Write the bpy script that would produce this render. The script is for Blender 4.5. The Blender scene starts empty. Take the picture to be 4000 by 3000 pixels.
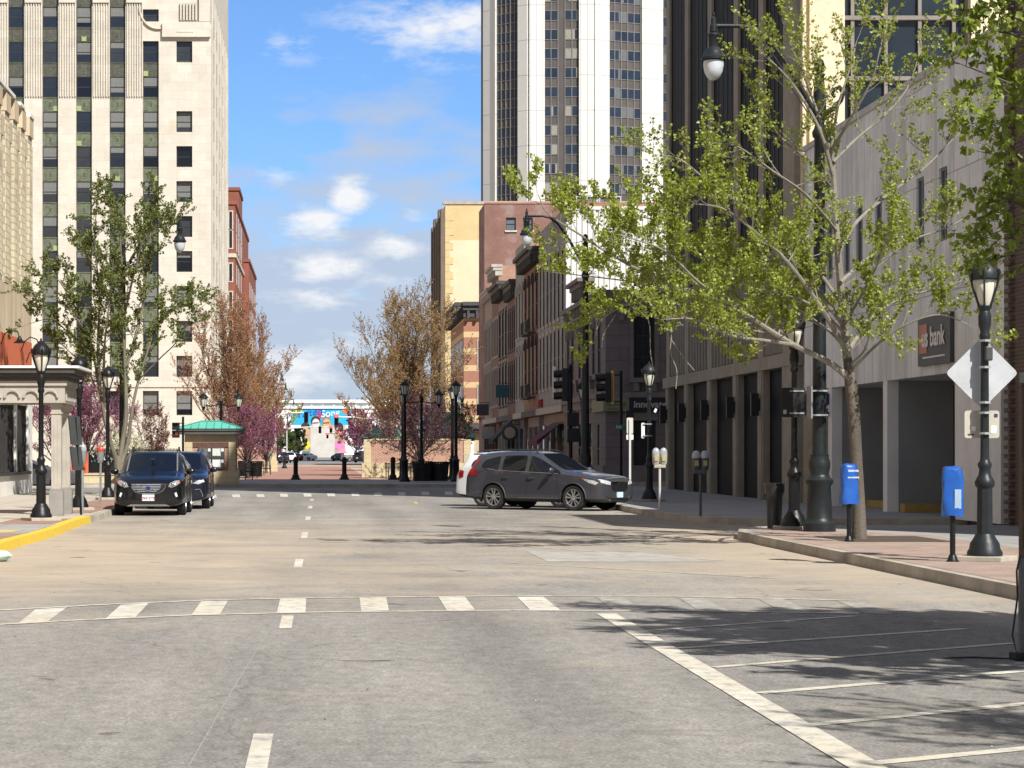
import bpy, bmesh, math, random
import numpy as np
from mathutils import Vector, Matrix

S = bpy.context.scene
COL = S.collection
R = math.radians
# ---------------------------------------------------------------- camera: eye 1.63 m above the road, street runs along +Y
F, CU, CV, EYE = 8900.0, 1257.0, 1765.0, 1.63
cam_d = bpy.data.cameras.new("camera")
cam_d.sensor_width = 36.0
cam_d.lens = F / 4000 * 36
cam_d.shift_x = (2000 - CU) / 4000
cam_d.shift_y = (CV - 1500) / 4000
cam_d.clip_start = 0.1
cam_d.clip_end = 6000
cam = bpy.data.objects.new("camera", cam_d)
COL.objects.link(cam)
cam.location = (0, 0, EYE)
cam.rotation_euler = (R(90), 0, 0)
S.camera = cam
# ---------------------------------------------------------------- light
TOSUN = Vector((0.50, -0.86, 1.0)).normalized()
EL = math.asin(TOSUN.z)
W = bpy.data.worlds.new("World")
S.world = W
W.use_nodes = True
EXPOSURE = 0.5
SUN_STRENGTH = 5.0
SKY_STRENGTH = 0.11
S.view_settings.view_transform = 'Standard'
S.view_settings.look = 'None'
S.view_settings.exposure = EXPOSURE
S.view_settings.gamma = 1
S.view_settings.use_curve_mapping = False
S.render.engine = 'CYCLES'
S.cycles.use_denoising = True
S.cycles.max_bounces = 6
S.cycles.transparent_max_bounces = 6
S.cycles.sample_clamp_indirect = 6


def nd(nt, t, **kw):
    n = nt.nodes.new(t)
    for k, v in kw.items():
        setattr(n, k, v)
    return n


def math_n(nt, op, a, b=None, clamp=False):
    n = nd(nt, 'ShaderNodeMath', operation=op, use_clamp=clamp)
    for i, q in enumerate((a, b)):
        if q is None:
            continue
        if isinstance(q, (int, float)):
            n.inputs[i].default_value = q
        else:
            nt.links.new(q, n.inputs[i])
    return n.outputs[0]


def mixc(nt, f, a, b, blend='MIX'):
    n = nd(nt, 'ShaderNodeMix', data_type='RGBA', blend_type=blend)
    for k, q in ((0, f), (6, a), (7, b)):
        if isinstance(q, (int, float)):
            n.inputs[k].default_value = q
        elif isinstance(q, (tuple, list)):
            n.inputs[k].default_value = (*q[:3], 1)
        else:
            nt.links.new(q, n.inputs[k])
    return n.outputs[2]


def ramp(nt, fac, stops):
    n = nd(nt, 'ShaderNodeValToRGB')
    nt.links.new(fac, n.inputs[0])
    e = n.color_ramp.elements
    while len(e) < len(stops):
        e.new(0.5)
    for i, (p, c) in enumerate(stops):
        e[i].position = p
        e[i].color = (c, c, c, 1) if isinstance(c, (int, float)) else (*c, 1)
    return n.outputs[0]


def build_world():
    nt = W.node_tree
    nt.nodes.clear()
    out = nd(nt, 'ShaderNodeOutputWorld')
    bg = nd(nt, 'ShaderNodeBackground')
    bg.inputs[1].default_value = SKY_STRENGTH
    nt.links.new(bg.outputs[0], out.inputs[0])
    sky = nd(nt, 'ShaderNodeTexSky', sky_type='NISHITA')
    sky.sun_disc = False
    sky.sun_elevation = EL
    sky.sun_rotation = math.atan2(TOSUN.x, TOSUN.y)
    sky.air_density = 1.0
    sky.dust_density = 0.3
    sky.ozone_density = 3.0
    tc = nd(nt, 'ShaderNodeTexCoord')
    sp = nd(nt, 'ShaderNodeSeparateXYZ')
    nt.links.new(tc.outputs['Generated'], sp.inputs[0])
    # clouds live on the sky dome: azimuth and elevation of the direction
    az = math_n(nt, 'ARCTAN2', sp.outputs[0], sp.outputs[1])
    el = math_n(nt, 'ARCSINE', sp.outputs[2])
    cmb = nd(nt, 'ShaderNodeCombineXYZ')
    nt.links.new(az, cmb.inputs[0])
    nt.links.new(math_n(nt, 'MULTIPLY', el, 2.6), cmb.inputs[1])

    def noise(scale, detail=6, rough=0.55, dist=0.0, off=0.0):
        mp = nd(nt, 'ShaderNodeMapping')
        mp.inputs['Location'].default_value = (off, off * 0.7, off * 0.3)
        nt.links.new(cmb.outputs[0], mp.inputs[0])
        n = nd(nt, 'ShaderNodeTexNoise')
        n.inputs['Scale'].default_value = scale
        n.inputs['Detail'].default_value = detail
        n.inputs['Roughness'].default_value = rough
        n.inputs['Distortion'].default_value = dist
        nt.links.new(mp.outputs[0], n.inputs['Vector'])
        return n.outputs[0]

    base = mixc(nt, 1.0, sky.outputs[0], (0.50, 0.68, 0.95), 'MULTIPLY')
    # veil: grey blue layer that thickens toward the horizon
    low = math_n(nt, 'SUBTRACT', 1.0, math_n(nt, 'DIVIDE', el, 0.168), True)
    n1 = noise(22, 5, 0.5, 0.15, 3.1)
    veil = math_n(nt, 'MULTIPLY', ramp(nt, math_n(nt, 'ADD', math_n(nt, 'MULTIPLY', low, 1.08), math_n(nt, 'MULTIPLY', math_n(nt, 'SUBTRACT', n1, 0.5), 1.3)), [(0.18, 0.0), (0.50, 1.0)]), 0.88)
    c1 = mixc(nt, veil, base, CLOUD_GREY)
    # puffs: brighter heads at fixed places on the dome, plus added grey cover out of view for fill light
    pts = [((1370 - CU) / F, (CV - 770) / F, .009, .0075, 1.0), ((1225 - CU) / F, (CV - 880) / F, .016, .0065, .9),
           ((1540 - CU) / F, (CV - 975) / F, .012, .006, .75), ((1270 - CU) / F, (CV - 1050) / F, .017, .006, .9),
           ((1160 - CU) / F, (CV - 1440) / F, .020, .011, .8), ((1740 - CU) / F, (CV - 120) / F, .042, .015, .66),
           ((1140 - CU) / F, (CV - 205) / F, .013, .008, .5), ((1230 - CU) / F, (CV - 1160) / F, .024, .006, .6),
           ((1480 - CU) / F, (CV - 1090) / F, .020, .006, .5), ((1060 - CU) / F, (CV - 690) / F, .014, .006, .42), ((1420 - CU) / F, (CV - 1330) / F, .022, .006, .5), ((1600 - CU) / F, (CV - 830) / F, .012, .005, .4)]
    nz = noise(52, 7, 0.6, 0.15, 9.7)
    tot = None
    for (a, e, ra, re, k) in pts:
        da = math_n(nt, 'DIVIDE', math_n(nt, 'SUBTRACT', az, a), ra)
        de = math_n(nt, 'DIVIDE', math_n(nt, 'SUBTRACT', el, e), re)
        d2 = math_n(nt, 'ADD', math_n(nt, 'MULTIPLY', da, da), math_n(nt, 'MULTIPLY', de, de))
        g = math_n(nt, 'MULTIPLY', math_n(nt, 'EXPONENT', math_n(nt, 'MULTIPLY', d2, -0.6)), k)
        tot = g if tot is None else math_n(nt, 'MAXIMUM', tot, g)
    m = math_n(nt, 'MULTIPLY', ramp(nt, math_n(nt, 'ADD', math_n(nt, 'MULTIPLY', tot, 0.95), math_n(nt, 'MULTIPLY', math_n(nt, 'SUBTRACT', nz, 0.5), 1.5)), [(0.30, 0.0), (0.80, 1.0)]), math_n(nt, 'MULTIPLY', tot, 1.5, True), True)
    far = ramp(nt, noise(2.2, 9, 0.6, 0.4, 1.7), [(0.30, 0.0), (0.52, 0.9)])
    away = ramp(nt, math_n(nt, 'ABSOLUTE', az), [(0.12, 0.0), (0.30, 1.0)])
    c1 = mixc(nt, math_n(nt, 'MULTIPLY', far, away), c1, CLOUD_FILL)
    c2 = mixc(nt, m, c1, CLOUD_WHITE)
    nt.links.new(c2, bg.inputs[0])


CLOUD_GREY = (3.3, 3.8, 4.7)
CLOUD_FILL = (2.4, 2.35, 2.3)  # unseen cloud, added to set the fill light and keep shadows neutral
CLOUD_WHITE = (5.9, 6.0, 6.2)
build_world()
sd = bpy.data.lights.new("sun", 'SUN')
sd.energy = SUN_STRENGTH
sd.angle = R(0.53)
sd.color = (1.0, 0.965, 0.905)
so = bpy.data.objects.new("sun", sd)
COL.objects.link(so)
so.location = (30, -40, 60)
so.rotation_euler = TOSUN.to_track_quat('Z', 'Y').to_euler()


# ---------------------------------------------------------------- measuring: photograph point + depth -> metres
def X(u, Y):
    return (u - CU) * Y / F


def Z(v, Y):
    return EYE + (CV - v) * Y / F


def G(u, v, z=0.0):
    Y = F * (EYE - z) / (v - CV)
    return (X(u, Y), Y)


# ---------------------------------------------------------------- materials
MATS = {}


def mat(name, col, rough=0.75, metal=0.0, var=0.18, scale=2.5, bump=0.0, bscale=40.0, spec=0.5, coat=0.0, streak=False, col2=None, thr=None, emit=None, emit_s=0.0, alpha=None):
    if name in MATS:
        return MATS[name]
    m = bpy.data.materials.new(name)
    m.use_nodes = True
    nt = m.node_tree
    b = nt.nodes['Principled BSDF']
    b.inputs['Roughness'].default_value = rough
    b.inputs['Metallic'].default_value = metal
    b.inputs['Specular IOR Level'].default_value = spec
    b.inputs['Coat Weight'].default_value = coat
    if emit:
        b.inputs['Emission Color'].default_value = (*emit, 1)
        b.inputs['Emission Strength'].default_value = emit_s
    tc = nd(nt, 'ShaderNodeTexCoord')
    if var or col2:
        mp = nd(nt, 'ShaderNodeMapping')
        if streak:
            mp.inputs['Scale'].default_value = (1, 1, 0.15)
        nt.links.new(tc.outputs['Object'], mp.inputs[0])
        n = nd(nt, 'ShaderNodeTexNoise')
        n.inputs['Scale'].default_value = scale
        n.inputs['Detail'].default_value = 8
        n.inputs['Roughness'].default_value = 0.62
        nt.links.new(mp.outputs[0], n.inputs['Vector'])
        if col2:
            f = ramp(nt, n.outputs[0], [(thr or 0.42, 0.0), ((thr or 0.42) + 0.16, 1.0)])
            c = mixc(nt, f, col, col2)
        else:
            lo = tuple(c * (1 - var) for c in col)
            hi = tuple(min(1, c * (1 + var)) for c in col)
            c = ramp(nt, n.outputs[0], [(0.3, lo), (0.7, hi)])
        nt.links.new(c, b.inputs['Base Color'])
    else:
        b.inputs['Base Color'].default_value = (*col, 1)
    if bump:
        n2 = nd(nt, 'ShaderNodeTexNoise')
        n2.inputs['Scale'].default_value = bscale
        n2.inputs['Detail'].default_value = 4
        nt.links.new(tc.outputs['Object'], n2.inputs['Vector'])
        bp = nd(nt, 'ShaderNodeBump')
        bp.inputs['Strength'].default_value = bump
        bp.inputs['Distance'].default_value = 0.02
        nt.links.new(n2.outputs[0], bp.inputs['Height'])
        nt.links.new(bp.outputs[0], b.inputs['Normal'])
    MATS[name] = m
    return m


def wall_vec(nt, flat=False):
    """(along the wall, height) for vertical walls; plan coordinates when flat"""
    tc = nd(nt, 'ShaderNodeTexCoord')
    if flat:
        return tc.outputs['Object'], tc
    sp = nd(nt, 'ShaderNodeSeparateXYZ')
    nt.links.new(tc.outputs['Object'], sp.inputs[0])
    cb = nd(nt, 'ShaderNodeCombineXYZ')
    nt.links.new(math_n(nt, 'ADD', sp.outputs[0], sp.outputs[1]), cb.inputs[0])
    nt.links.new(sp.outputs[2], cb.inputs[1])
    return cb.outputs[0], tc


def brick(name, c1, c2, mortar, bw=0.22, bh=0.075, ms=0.012, rough=0.85, flat=False, var=0.25, vscale=0.6, bump=0.4, dirt=None, dthr=0.55, rot=0.0, off=0.5, streak=0):
    if name in MATS:
        return MATS[name]
    m = bpy.data.materials.new(name)
    m.use_nodes = True
    nt = m.node_tree
    b = nt.nodes['Principled BSDF']
    b.inputs['Roughness'].default_value = rough
    v, tc = wall_vec(nt, flat)
    if rot:
        mp = nd(nt, 'ShaderNodeMapping')
        mp.inputs['Rotation'].default_value = (0, 0, R(rot))
        nt.links.new(v, mp.inputs[0])
        v = mp.outputs[0]
    t = nd(nt, 'ShaderNodeTexBrick')
    t.offset = off
    t.inputs['Scale'].default_value = 1
    t.inputs['Color1'].default_value = (*c1, 1)
    t.inputs['Color2'].default_value = (*c2, 1)
    t.inputs['Mortar'].default_value = (*mortar, 1)
    t.inputs['Mortar Size'].default_value = ms
    t.inputs['Mortar Smooth'].default_value = 0.2
    t.inputs['Brick Width'].default_value = bw
    t.inputs['Row Height'].default_value = bh
    nt.links.new(v, t.inputs['Vector'])
    n = nd(nt, 'ShaderNodeTexNoise')
    n.inputs['Scale'].default_value = vscale
    n.inputs['Detail'].default_value = 9
    n.inputs['Roughness'].default_value = 0.65
    nt.links.new(tc.outputs['Object'], n.inputs['Vector'])
    k = ramp(nt, n.outputs[0], [(0.28, 1 - var), (0.72, 1 + var * 0.5)])
    c = mixc(nt, 1.0, t.outputs[0], k, 'MULTIPLY')
    if dirt:
        n3 = nd(nt, 'ShaderNodeTexNoise')
        n3.inputs['Scale'].default_value = 0.35
        n3.inputs['Detail'].default_value = 10
        n3.inputs['Roughness'].default_value = 0.7
        mp3 = nd(nt, 'ShaderNodeMapping')
        mp3.inputs['Scale'].default_value = (3.5, 3.5, streak) if streak else (1, 1, 1)
        nt.links.new(tc.outputs['Object'], mp3.inputs[0])
        nt.links.new(mp3.outputs[0], n3.inputs['Vector'])
        f = ramp(nt, n3.outputs[0], [(dthr, 0.0), (dthr + 0.1, 0.8)])
        c = mixc(nt, f, c, dirt)
    nt.links.new(c, b.inputs['Base Color'])
    if bump:
        bp = nd(nt, 'ShaderNodeBump')
        bp.inputs['Strength'].default_value = bump
        bp.inputs['Distance'].default_value = 0.01
        bp.invert = True
        nt.links.new(t.outputs['Fac'], bp.inputs['Height'])
        nt.links.new(bp.outputs[0], b.inputs['Normal'])
    MATS[name] = m
    return m


def glass(name, col=(0.018, 0.022, 0.028), rough=0.06, spec=0.6):
    return mat(name, col, rough, 0.0, 0.35, 0.35, spec=spec)


def leafmat(name, cols, trans=0.45):
    if name in MATS:
        return MATS[name]
    m = bpy.data.materials.new(name)
    m.use_nodes = True
    nt = m.node_tree
    nt.nodes.clear()
    out = nd(nt, 'ShaderNodeOutputMaterial')
    g = nd(nt, 'ShaderNodeNewGeometry')
    n = len(cols)
    c = ramp(nt, g.outputs['Random Per Island'], [(i / max(1, n - 1), q) for i, q in enumerate(cols)])
    d = nd(nt, 'ShaderNodeBsdfDiffuse')
    nt.links.new(c, d.inputs[0])
    t = nd(nt, 'ShaderNodeBsdfTranslucent')
    nt.links.new(mixc(nt, 1.0, c, (1.25, 1.2, 0.7), 'MULTIPLY'), t.inputs[0])
    mx = nd(nt, 'ShaderNodeMixShader')
    mx.inputs[0].default_value = trans
    nt.links.new(d.outputs[0], mx.inputs[1])
    nt.links.new(t.outputs[0], mx.inputs[2])
    gl = nd(nt, 'ShaderNodeBsdfGlossy')
    gl.inputs['Roughness'].default_value = 0.5
    m2 = nd(nt, 'ShaderNodeMixShader')
    m2.inputs[0].default_value = 0.04
    nt.links.new(mx.outputs[0], m2.inputs[1])
    nt.links.new(gl.outputs[0], m2.inputs[2])
    nt.links.new(m2.outputs[0], out.inputs[0])
    MATS[name] = m
    return m


# ---------------------------------------------------------------- mesh collecting
class MB:
    def __init__(s, M=None):
        s.v, s.f, s.m, s.sm = [], [], [], []
        s.M = M
        s.mat = 0
        s.smooth = False

    def add(s, vs, fs):
        o = len(s.v)
        flip = False
        if s.M is not None:
            vs = [s.M @ Vector(p) for p in vs]
            flip = s.M.to_3x3().determinant() < 0
        s.v.extend([tuple(p) for p in vs])
        for f in fs:
            q = [i + o for i in f]
            if flip:
                q.reverse()
            s.f.append(q)
            s.m.append(s.mat)
            s.sm.append(s.smooth)
        return s

    def box(s, x0, x1, y0, y1, z0, z1):
        if x0 > x1: x0, x1 = x1, x0
        if y0 > y1: y0, y1 = y1, y0
        if z0 > z1: z0, z1 = z1, z0
        return s.add([(x0, y0, z0), (x1, y0, z0), (x1, y1, z0), (x0, y1, z0), (x0, y0, z1), (x1, y0, z1), (x1, y1, z1), (x0, y1, z1)],
                     [(0, 3, 2, 1), (4, 5, 6, 7), (0, 1, 5, 4), (1, 2, 6, 5), (2, 3, 7, 6), (3, 0, 4, 7)])

    def poly(s, pts):
        return s.add(pts, [list(range(len(pts)))])

    def prism(s, pts, z0, z1):
        a = sum(pts[i][0] * pts[(i + 1) % len(pts)][1] - pts[(i + 1) % len(pts)][0] * pts[i][1] for i in range(len(pts)))
        if a < 0:
            pts = pts[::-1]
        n = len(pts)
        vs = [(p[0], p[1], z0) for p in pts] + [(p[0], p[1], z1) for p in pts]
        fs = [list(range(n))[::-1], list(range(n, 2 * n))] + [(i, (i + 1) % n, n + (i + 1) % n, n + i) for i in range(n)]
        return s.add(vs, fs)

    def tube(s, pts, rad, n=8, cap=True):
        pts = [Vector(p) for p in pts]
        if isinstance(rad, (int, float)):
            rad = [rad] * len(pts)
        vs, fs = [], []
        prev = None
        for i, p in enumerate(pts):
            t = (pts[min(i + 1, len(pts) - 1)] - pts[max(i - 1, 0)])
            if t.length < 1e-9:
                t = Vector((0, 0, 1))
            t.normalize()
            if prev is None:
                a = t.orthogonal().normalized()
            else:
                a = prev - t * prev.dot(t)
                a = a.normalized() if a.length > 1e-6 else t.orthogonal().normalized()
            prev = a
            b = t.cross(a)
            for k in range(n):
                w = 2 * math.pi * k / n
                vs.append(p + (a * math.cos(w) + b * math.sin(w)) * rad[i])
        for i in range(len(pts) - 1):
            for k in range(n):
                fs.append((i * n + k, i * n + (k + 1) % n, (i + 1) * n + (k + 1) % n, (i + 1) * n + k))
        if cap:
            fs.append(list(range(n))[::-1])
            fs.append(list(range((len(pts) - 1) * n, len(pts) * n)))
        return s.add(vs, fs)

    def lathe(s, prof, n=14, c=(0, 0, 0), flute=0.0, cap=True):
        vs, fs = [], []
        for r, z in prof:
            for k in range(n):
                w = 2 * math.pi * k / n
                q = r * (1 - flute * (k % 2))
                vs.append((c[0] + q * math.cos(w), c[1] + q * math.sin(w), c[2] + z))
        for i in range(len(prof) - 1):
            for k in range(n):
                fs.append((i * n + k, i * n + (k + 1) % n, (i + 1) * n + (k + 1) % n, (i + 1) * n + k))
        if cap:
            fs.append(list(range(n))[::-1])
            fs.append(list(range((len(prof) - 1) * n, len(prof) * n)))
        return s.add(vs, fs)

    def ball(s, c, r, n=10, sz=1.0):
        k = 6
        return s.lathe([(max(1e-4, r * math.sin(math.pi * i / k)), -r * sz * math.cos(math.pi * i / k)) for i in range(k + 1)], n, c)

    def build(s, name, mats, parent=None, loc=(0, 0, 0), rot=0.0, bevel=0.0, shade=True, link=True):
        me = bpy.data.meshes.new(name)
        me.from_pydata(s.v, [], s.f)
        if not isinstance(mats, (list, tuple)):
            mats = [mats]
        for q in mats:
            me.materials.append(q)
        me.polygons.foreach_set('material_index', s.m)
        if any(s.sm):
            me.polygons.foreach_set('use_smooth', s.sm)
            me.update()
            me.set_sharp_from_angle(angle=R(42))
        me.update()
        o = bpy.data.objects.new(name, me)
        if link:
            COL.objects.link(o)
        o.parent = parent
        o.location = loc
        o.rotation_euler = (0, 0, rot)
        if bevel:
            b = o.modifiers.new('bevel', 'BEVEL')
            b.width = bevel
            b.segments = 2
            b.limit_method = 'ANGLE'
        return o


def frame(P, t, n):
    """matrix for facade coordinates: s along the wall, o outward, z up"""
    t = Vector((t[0], t[1], 0)).normalized()
    n = Vector((n[0], n[1], 0)).normalized()
    return Matrix(((t.x, n.x, 0, P[0]), (t.y, n.y, 0, P[1]), (0, 0, 1, P[2] if len(P) > 2 else 0), (0, 0, 0, 1)))


def thing(name, label, cat, loc=(0, 0, 0), rot=0.0, group=None):
    o = bpy.data.objects.new(name, None)
    COL.objects.link(o)
    o.location = loc
    o.rotation_euler = (0, 0, rot)
    o.empty_display_size = 0.2
    return tag(o, label, cat, group)


def tag(o, label, cat, group=None):
    o['label'] = label
    o['category'] = cat
    if group:
        o['group'] = group
    return o


def struct(o, kind='structure'):
    o['kind'] = kind
    return o


def kids(o):
    return [c for c in COL.objects if c.parent == o]


def copy_tree(o, loc=None, rot=None, label=None, group=None, parent=None):
    c = o.copy()
    COL.objects.link(c)
    if parent is not None:
        c.parent = parent
    for ch in kids(o):
        copy_tree(ch, parent=c)
    if loc is not None:
        c.location = loc
    if rot is not None:
        c.rotation_euler = (0, 0, rot)
    if label:
        c['label'] = label
    if group:
        c['group'] = group
    return c


def text(name, s, size, M, m, parent=None, extrude=0.01, align='CENTER', spacing=1.0, bold=0.0):
    """lettering as a mesh, in facade coordinates: matrix M takes (right, up, out)"""
    cu = bpy.data.curves.new(name, 'FONT')
    cu.body = s
    cu.size = size
    cu.extrude = extrude
    cu.offset = bold
    cu.align_x = align
    cu.align_y = 'CENTER'
    cu.space_character = spacing
    t = bpy.data.objects.new(name, cu)
    COL.objects.link(t)
    dg = bpy.context.evaluated_depsgraph_get()
    me = bpy.data.meshes.new_from_object(t.evaluated_get(dg))
    bpy.data.objects.remove(t)
    me.transform(M)
    me.materials.clear()
    me.materials.append(m)
    o = bpy.data.objects.new(name, me)
    COL.objects.link(o)
    o.parent = parent
    return o


def text_m(P, right, out):
    r = Vector(right).normalized()
    n = Vector(out).normalized()
    u = Vector((0, 0, 1))
    return Matrix(((r.x, u.x, n.x, P[0]), (r.y, u.y, n.y, P[1]), (r.z, u.z, n.z, P[2]), (0, 0, 0, 1)))


def holes_wall(mb, s0, s1, z0, z1, holes, depth, o=0.0, m_wall=0, m_rev=0):
    """wall sheet at offset o with rectangular openings, each with reveals going in by depth"""
    ss = sorted({s0, s1, *[q for h in holes for q in (h[0], h[1])]})
    zs = sorted({z0, z1, *[q for h in holes for q in (h[2], h[3])]})
    ss = [q for q in ss if s0 - 1e-6 <= q <= s1 + 1e-6]
    zs = [q for q in zs if z0 - 1e-6 <= q <= z1 + 1e-6]
    mb.mat = m_wall
    for j in range(len(zs) - 1):
        zc = (zs[j] + zs[j + 1]) / 2
        run = None
        for i in range(len(ss)):
            solid = False
            if i < len(ss) - 1:
                sc = (ss[i] + ss[i + 1]) / 2
                solid = not any(h[0] < sc < h[1] and h[2] < zc < h[3] for h in holes)
            if solid and run is None:
                run = ss[i]
            if not solid and run is not None:
                a, b = run, ss[i]
                mb.poly([(a, o, zs[j]), (b, o, zs[j]), (b, o, zs[j + 1]), (a, o, zs[j + 1])])
                run = None
    mb.mat = m_rev
    for (a, b, c, d) in holes:
        i = o - depth
        mb.poly([(a, o, c), (a, i, c), (a, i, d), (a, o, d)])
        mb.poly([(b, o, c), (b, o, d), (b, i, d), (b, i, c)])
        mb.poly([(a, o, d), (a, i, d), (b, i, d), (b, o, d)])
        mb.poly([(a, o, c), (b, o, c), (b, i, c), (a, i, c)])
    mb.mat = m_wall


WCACHE = {}


def window_at(parent, Mx, h, depth, mf, mg, mblind=None, rng=random, nx=1, nz=2, fr=0.06, name='window'):
    """window in opening h=(s0,s1,z0,z1): frame mesh as the part, pane as its sub-part"""
    w, hh = h[1] - h[0], h[3] - h[2]
    lvl = rng.choice((0, 0, 0, 0.3, 0.45, 0.6, 0.75)) if mblind else 0
    if mg.name == 'dark_glass':
        mg = rng.choice((mg, mg, glass('dark_glass_pale', (.034, .037, .04), .08), glass('dark_glass_black', (.006, .007, .009), .12)))
    key = (round(w, 2), round(hh, 2), mf.name, mg.name, nx, nz, lvl, mblind.name if mblind else '')
    if key not in WCACHE:
        a = MB()
        a.box(0, fr, 0, .06, 0, hh); a.box(w - fr, w, 0, .06, 0, hh)
        a.box(fr, w - fr, 0, .06, 0, fr * 1.3); a.box(fr, w - fr, 0, .06, hh - fr, hh)
        for i in range(1, nx):
            a.box(w * i / nx - fr / 2, w * i / nx + fr / 2, 0, .055, fr * 1.3, hh - fr)
        for j in range(1, nz):
            zz = hh * j / nz
            a.box(fr, w - fr, 0.004, .05, zz - fr / 2, zz + fr / 2)
        p = MB()
        p.box(fr * .5, w - fr * .5, -.03, .012, fr * .5, hh - fr * .5)
        if lvl:
            p.mat = 1
            p.box(fr * 1.02, w - fr * 1.02, .012, .022, hh * (1 - lvl), hh - fr * 1.02)
        oa = a.build(name, mf, link=False)
        ob = p.build('pane', [mg, mblind] if mblind else mg, link=False)
        WCACHE[key] = (oa.data, ob.data)
    da, db = WCACHE[key]
    o = bpy.data.objects.new(name, da)
    COL.objects.link(o)
    o.parent = parent
    o.matrix_local = Mx @ Matrix.Translation((h[0], -depth, h[2]))
    q = bpy.data.objects.new('pane', db)
    COL.objects.link(q)
    q.parent = o
    return o


# ================================================================ GROUND
def asphalt_mat():
    m = bpy.data.materials.new('asphalt')
    m.use_nodes = True
    nt = m.node_tree
    b = nt.nodes['Principled BSDF']
    b.inputs['Roughness'].default_value = 0.9
    b.inputs['Specular IOR Level'].default_value = 0.25
    tc = nd(nt, 'ShaderNodeTexCoord')
    P = tc.outputs['Object']

    def noise(scale, sc=(1, 1, 1), detail=6, rough=0.6, loc=(0, 0, 0), dist=0):
        mp = nd(nt, 'ShaderNodeMapping')
        mp.inputs['Scale'].default_value = sc
        mp.inputs['Location'].default_value = loc
        nt.links.new(P, mp.inputs[0])
        n = nd(nt, 'ShaderNodeTexNoise')
        n.inputs['Scale'].default_value = scale
        n.inputs['Detail'].default_value = detail
        n.inputs['Roughness'].default_value = rough
        n.inputs['Distortion'].default_value = dist
        nt.links.new(mp.outputs[0], n.inputs['Vector'])
        return n.outputs[0]
    sp = nd(nt, 'ShaderNodeSeparateXYZ')
    nt.links.new(P, sp.inputs[0])
    big = ramp(nt, noise(0.5, (1, .35, 1), 9, .62), [(0.32, (.206, .195, .176)), (0.68, (.282, .267, .242))])
    # wheel polished lanes along the street
    lane = ramp(nt, noise(0.9, (1, .05, 1), 4, .5, (7, 0, 0)), [(0.35, 0.84), (0.65, 1.10)])
    c = mixc(nt, 1.0, big, lane, 'MULTIPLY')
    # stone chips
    c = mixc(nt, 1.0, c, ramp(nt, noise(42, detail=3), [(0.33, 0.66), (0.5, 1.0), (0.67, 1.38)]), 'MULTIPLY')
    c = mixc(nt, 1.0, c, ramp(nt, noise(9, (1, .5, 1), 8, .7), [(0.34, 0.78), (0.66, 1.2)]), 'MULTIPLY')
    # washed out sandy soil lying on the road, between about 24 and 60 m
    y1 = ramp(nt, math_n(nt, 'DIVIDE', sp.outputs[1], 100.0), [(0.19, 0.0), (0.29, 0.9), (0.40, 0.9), (0.56, 0.40), (0.70, 0.10), (0.9, 0.0)])
    xs = math_n(nt, 'DIVIDE', math_n(nt, 'ADD', sp.outputs[0], 6.0), 16.0)
    side = ramp(nt, xs, [(0.0, 1.0), (0.3, 0.75), (0.5, 0.42), (0.68, 0.5), (0.85, 1.0)])
    nn = noise(0.55, (.7, .85, 1), 10, .72, (3, 11, 0), .6)
    sand = ramp(nt, math_n(nt, 'ADD', math_n(nt, 'MULTIPLY', math_n(nt, 'MULTIPLY', y1, side), 0.50), math_n(nt, 'MULTIPLY', nn, 1.05)), [(0.60, 0.0), (0.98, 0.95)])
    sc = ramp(nt, noise(1.1, (.4, 1.4, 1), 8, .6, (1, 2, 0)), [(0.3, (.40, .315, .225)), (0.7, (.43, .375, .295))])
    c = mixc(nt, sand, c, sc)
    # small dry spots further forward
    sp2 = ramp(nt, noise(1.3, (.7, 1, 1), 6, .6, (20, 4, 0)), [(0.66, 0.0), (0.74, 0.5)])
    c = mixc(nt, sp2, c, (.42, .35, .25))
    # oil drips and rubber smears
    oil = ramp(nt, noise(1.25, (1.0, 1.2, 1), 3, .5, (5, 31, 0), .4), [(0.69, 0.0), (0.73, 0.72)])
    c = mixc(nt, oil, c, (.06, .052, .045))
    sm = ramp(nt, noise(0.8, (.5, 3.2, 1), 7, .62, (13, 5, 0), .8), [(0.60, 0.0), (0.72, 0.42)])
    c = mixc(nt, sm, c, (.14, .13, .115))
    # hair cracks
    vo = nd(nt, 'ShaderNodeTexVoronoi', feature='DISTANCE_TO_EDGE')
    vo.inputs['Scale'].default_value = 0.16
    wn = nd(nt, 'ShaderNodeTexNoise')
    wn.inputs['Scale'].default_value = 0.8
    wn.inputs['Detail'].default_value = 8
    nt.links.new(P, wn.inputs['Vector'])
    ad = nd(nt, 'ShaderNodeVectorMath', operation='ADD')
    nt.links.new(P, ad.inputs[0])
    nt.links.new(wn.outputs[1], ad.inputs[1])
    nt.links.new(ad.outputs[0], vo.inputs['Vector'])
    cr = ramp(nt, vo.outputs['Distance'], [(0.0, 0.32), (0.003, 0.0)])
    c = mixc(nt, cr, c, (.07, .065, .06))
    nt.links.new(c, b.inputs['Base Color'])
    bp = nd(nt, 'ShaderNodeBump')
    bp.inputs['Strength'].default_value = 0.35
    bp.inputs['Distance'].default_value = 0.01
    nt.links.new(noise(70, detail=3), bp.inputs['Height'])
    nt.links.new(bp.outputs[0], b.inputs['Normal'])
    return m


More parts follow.
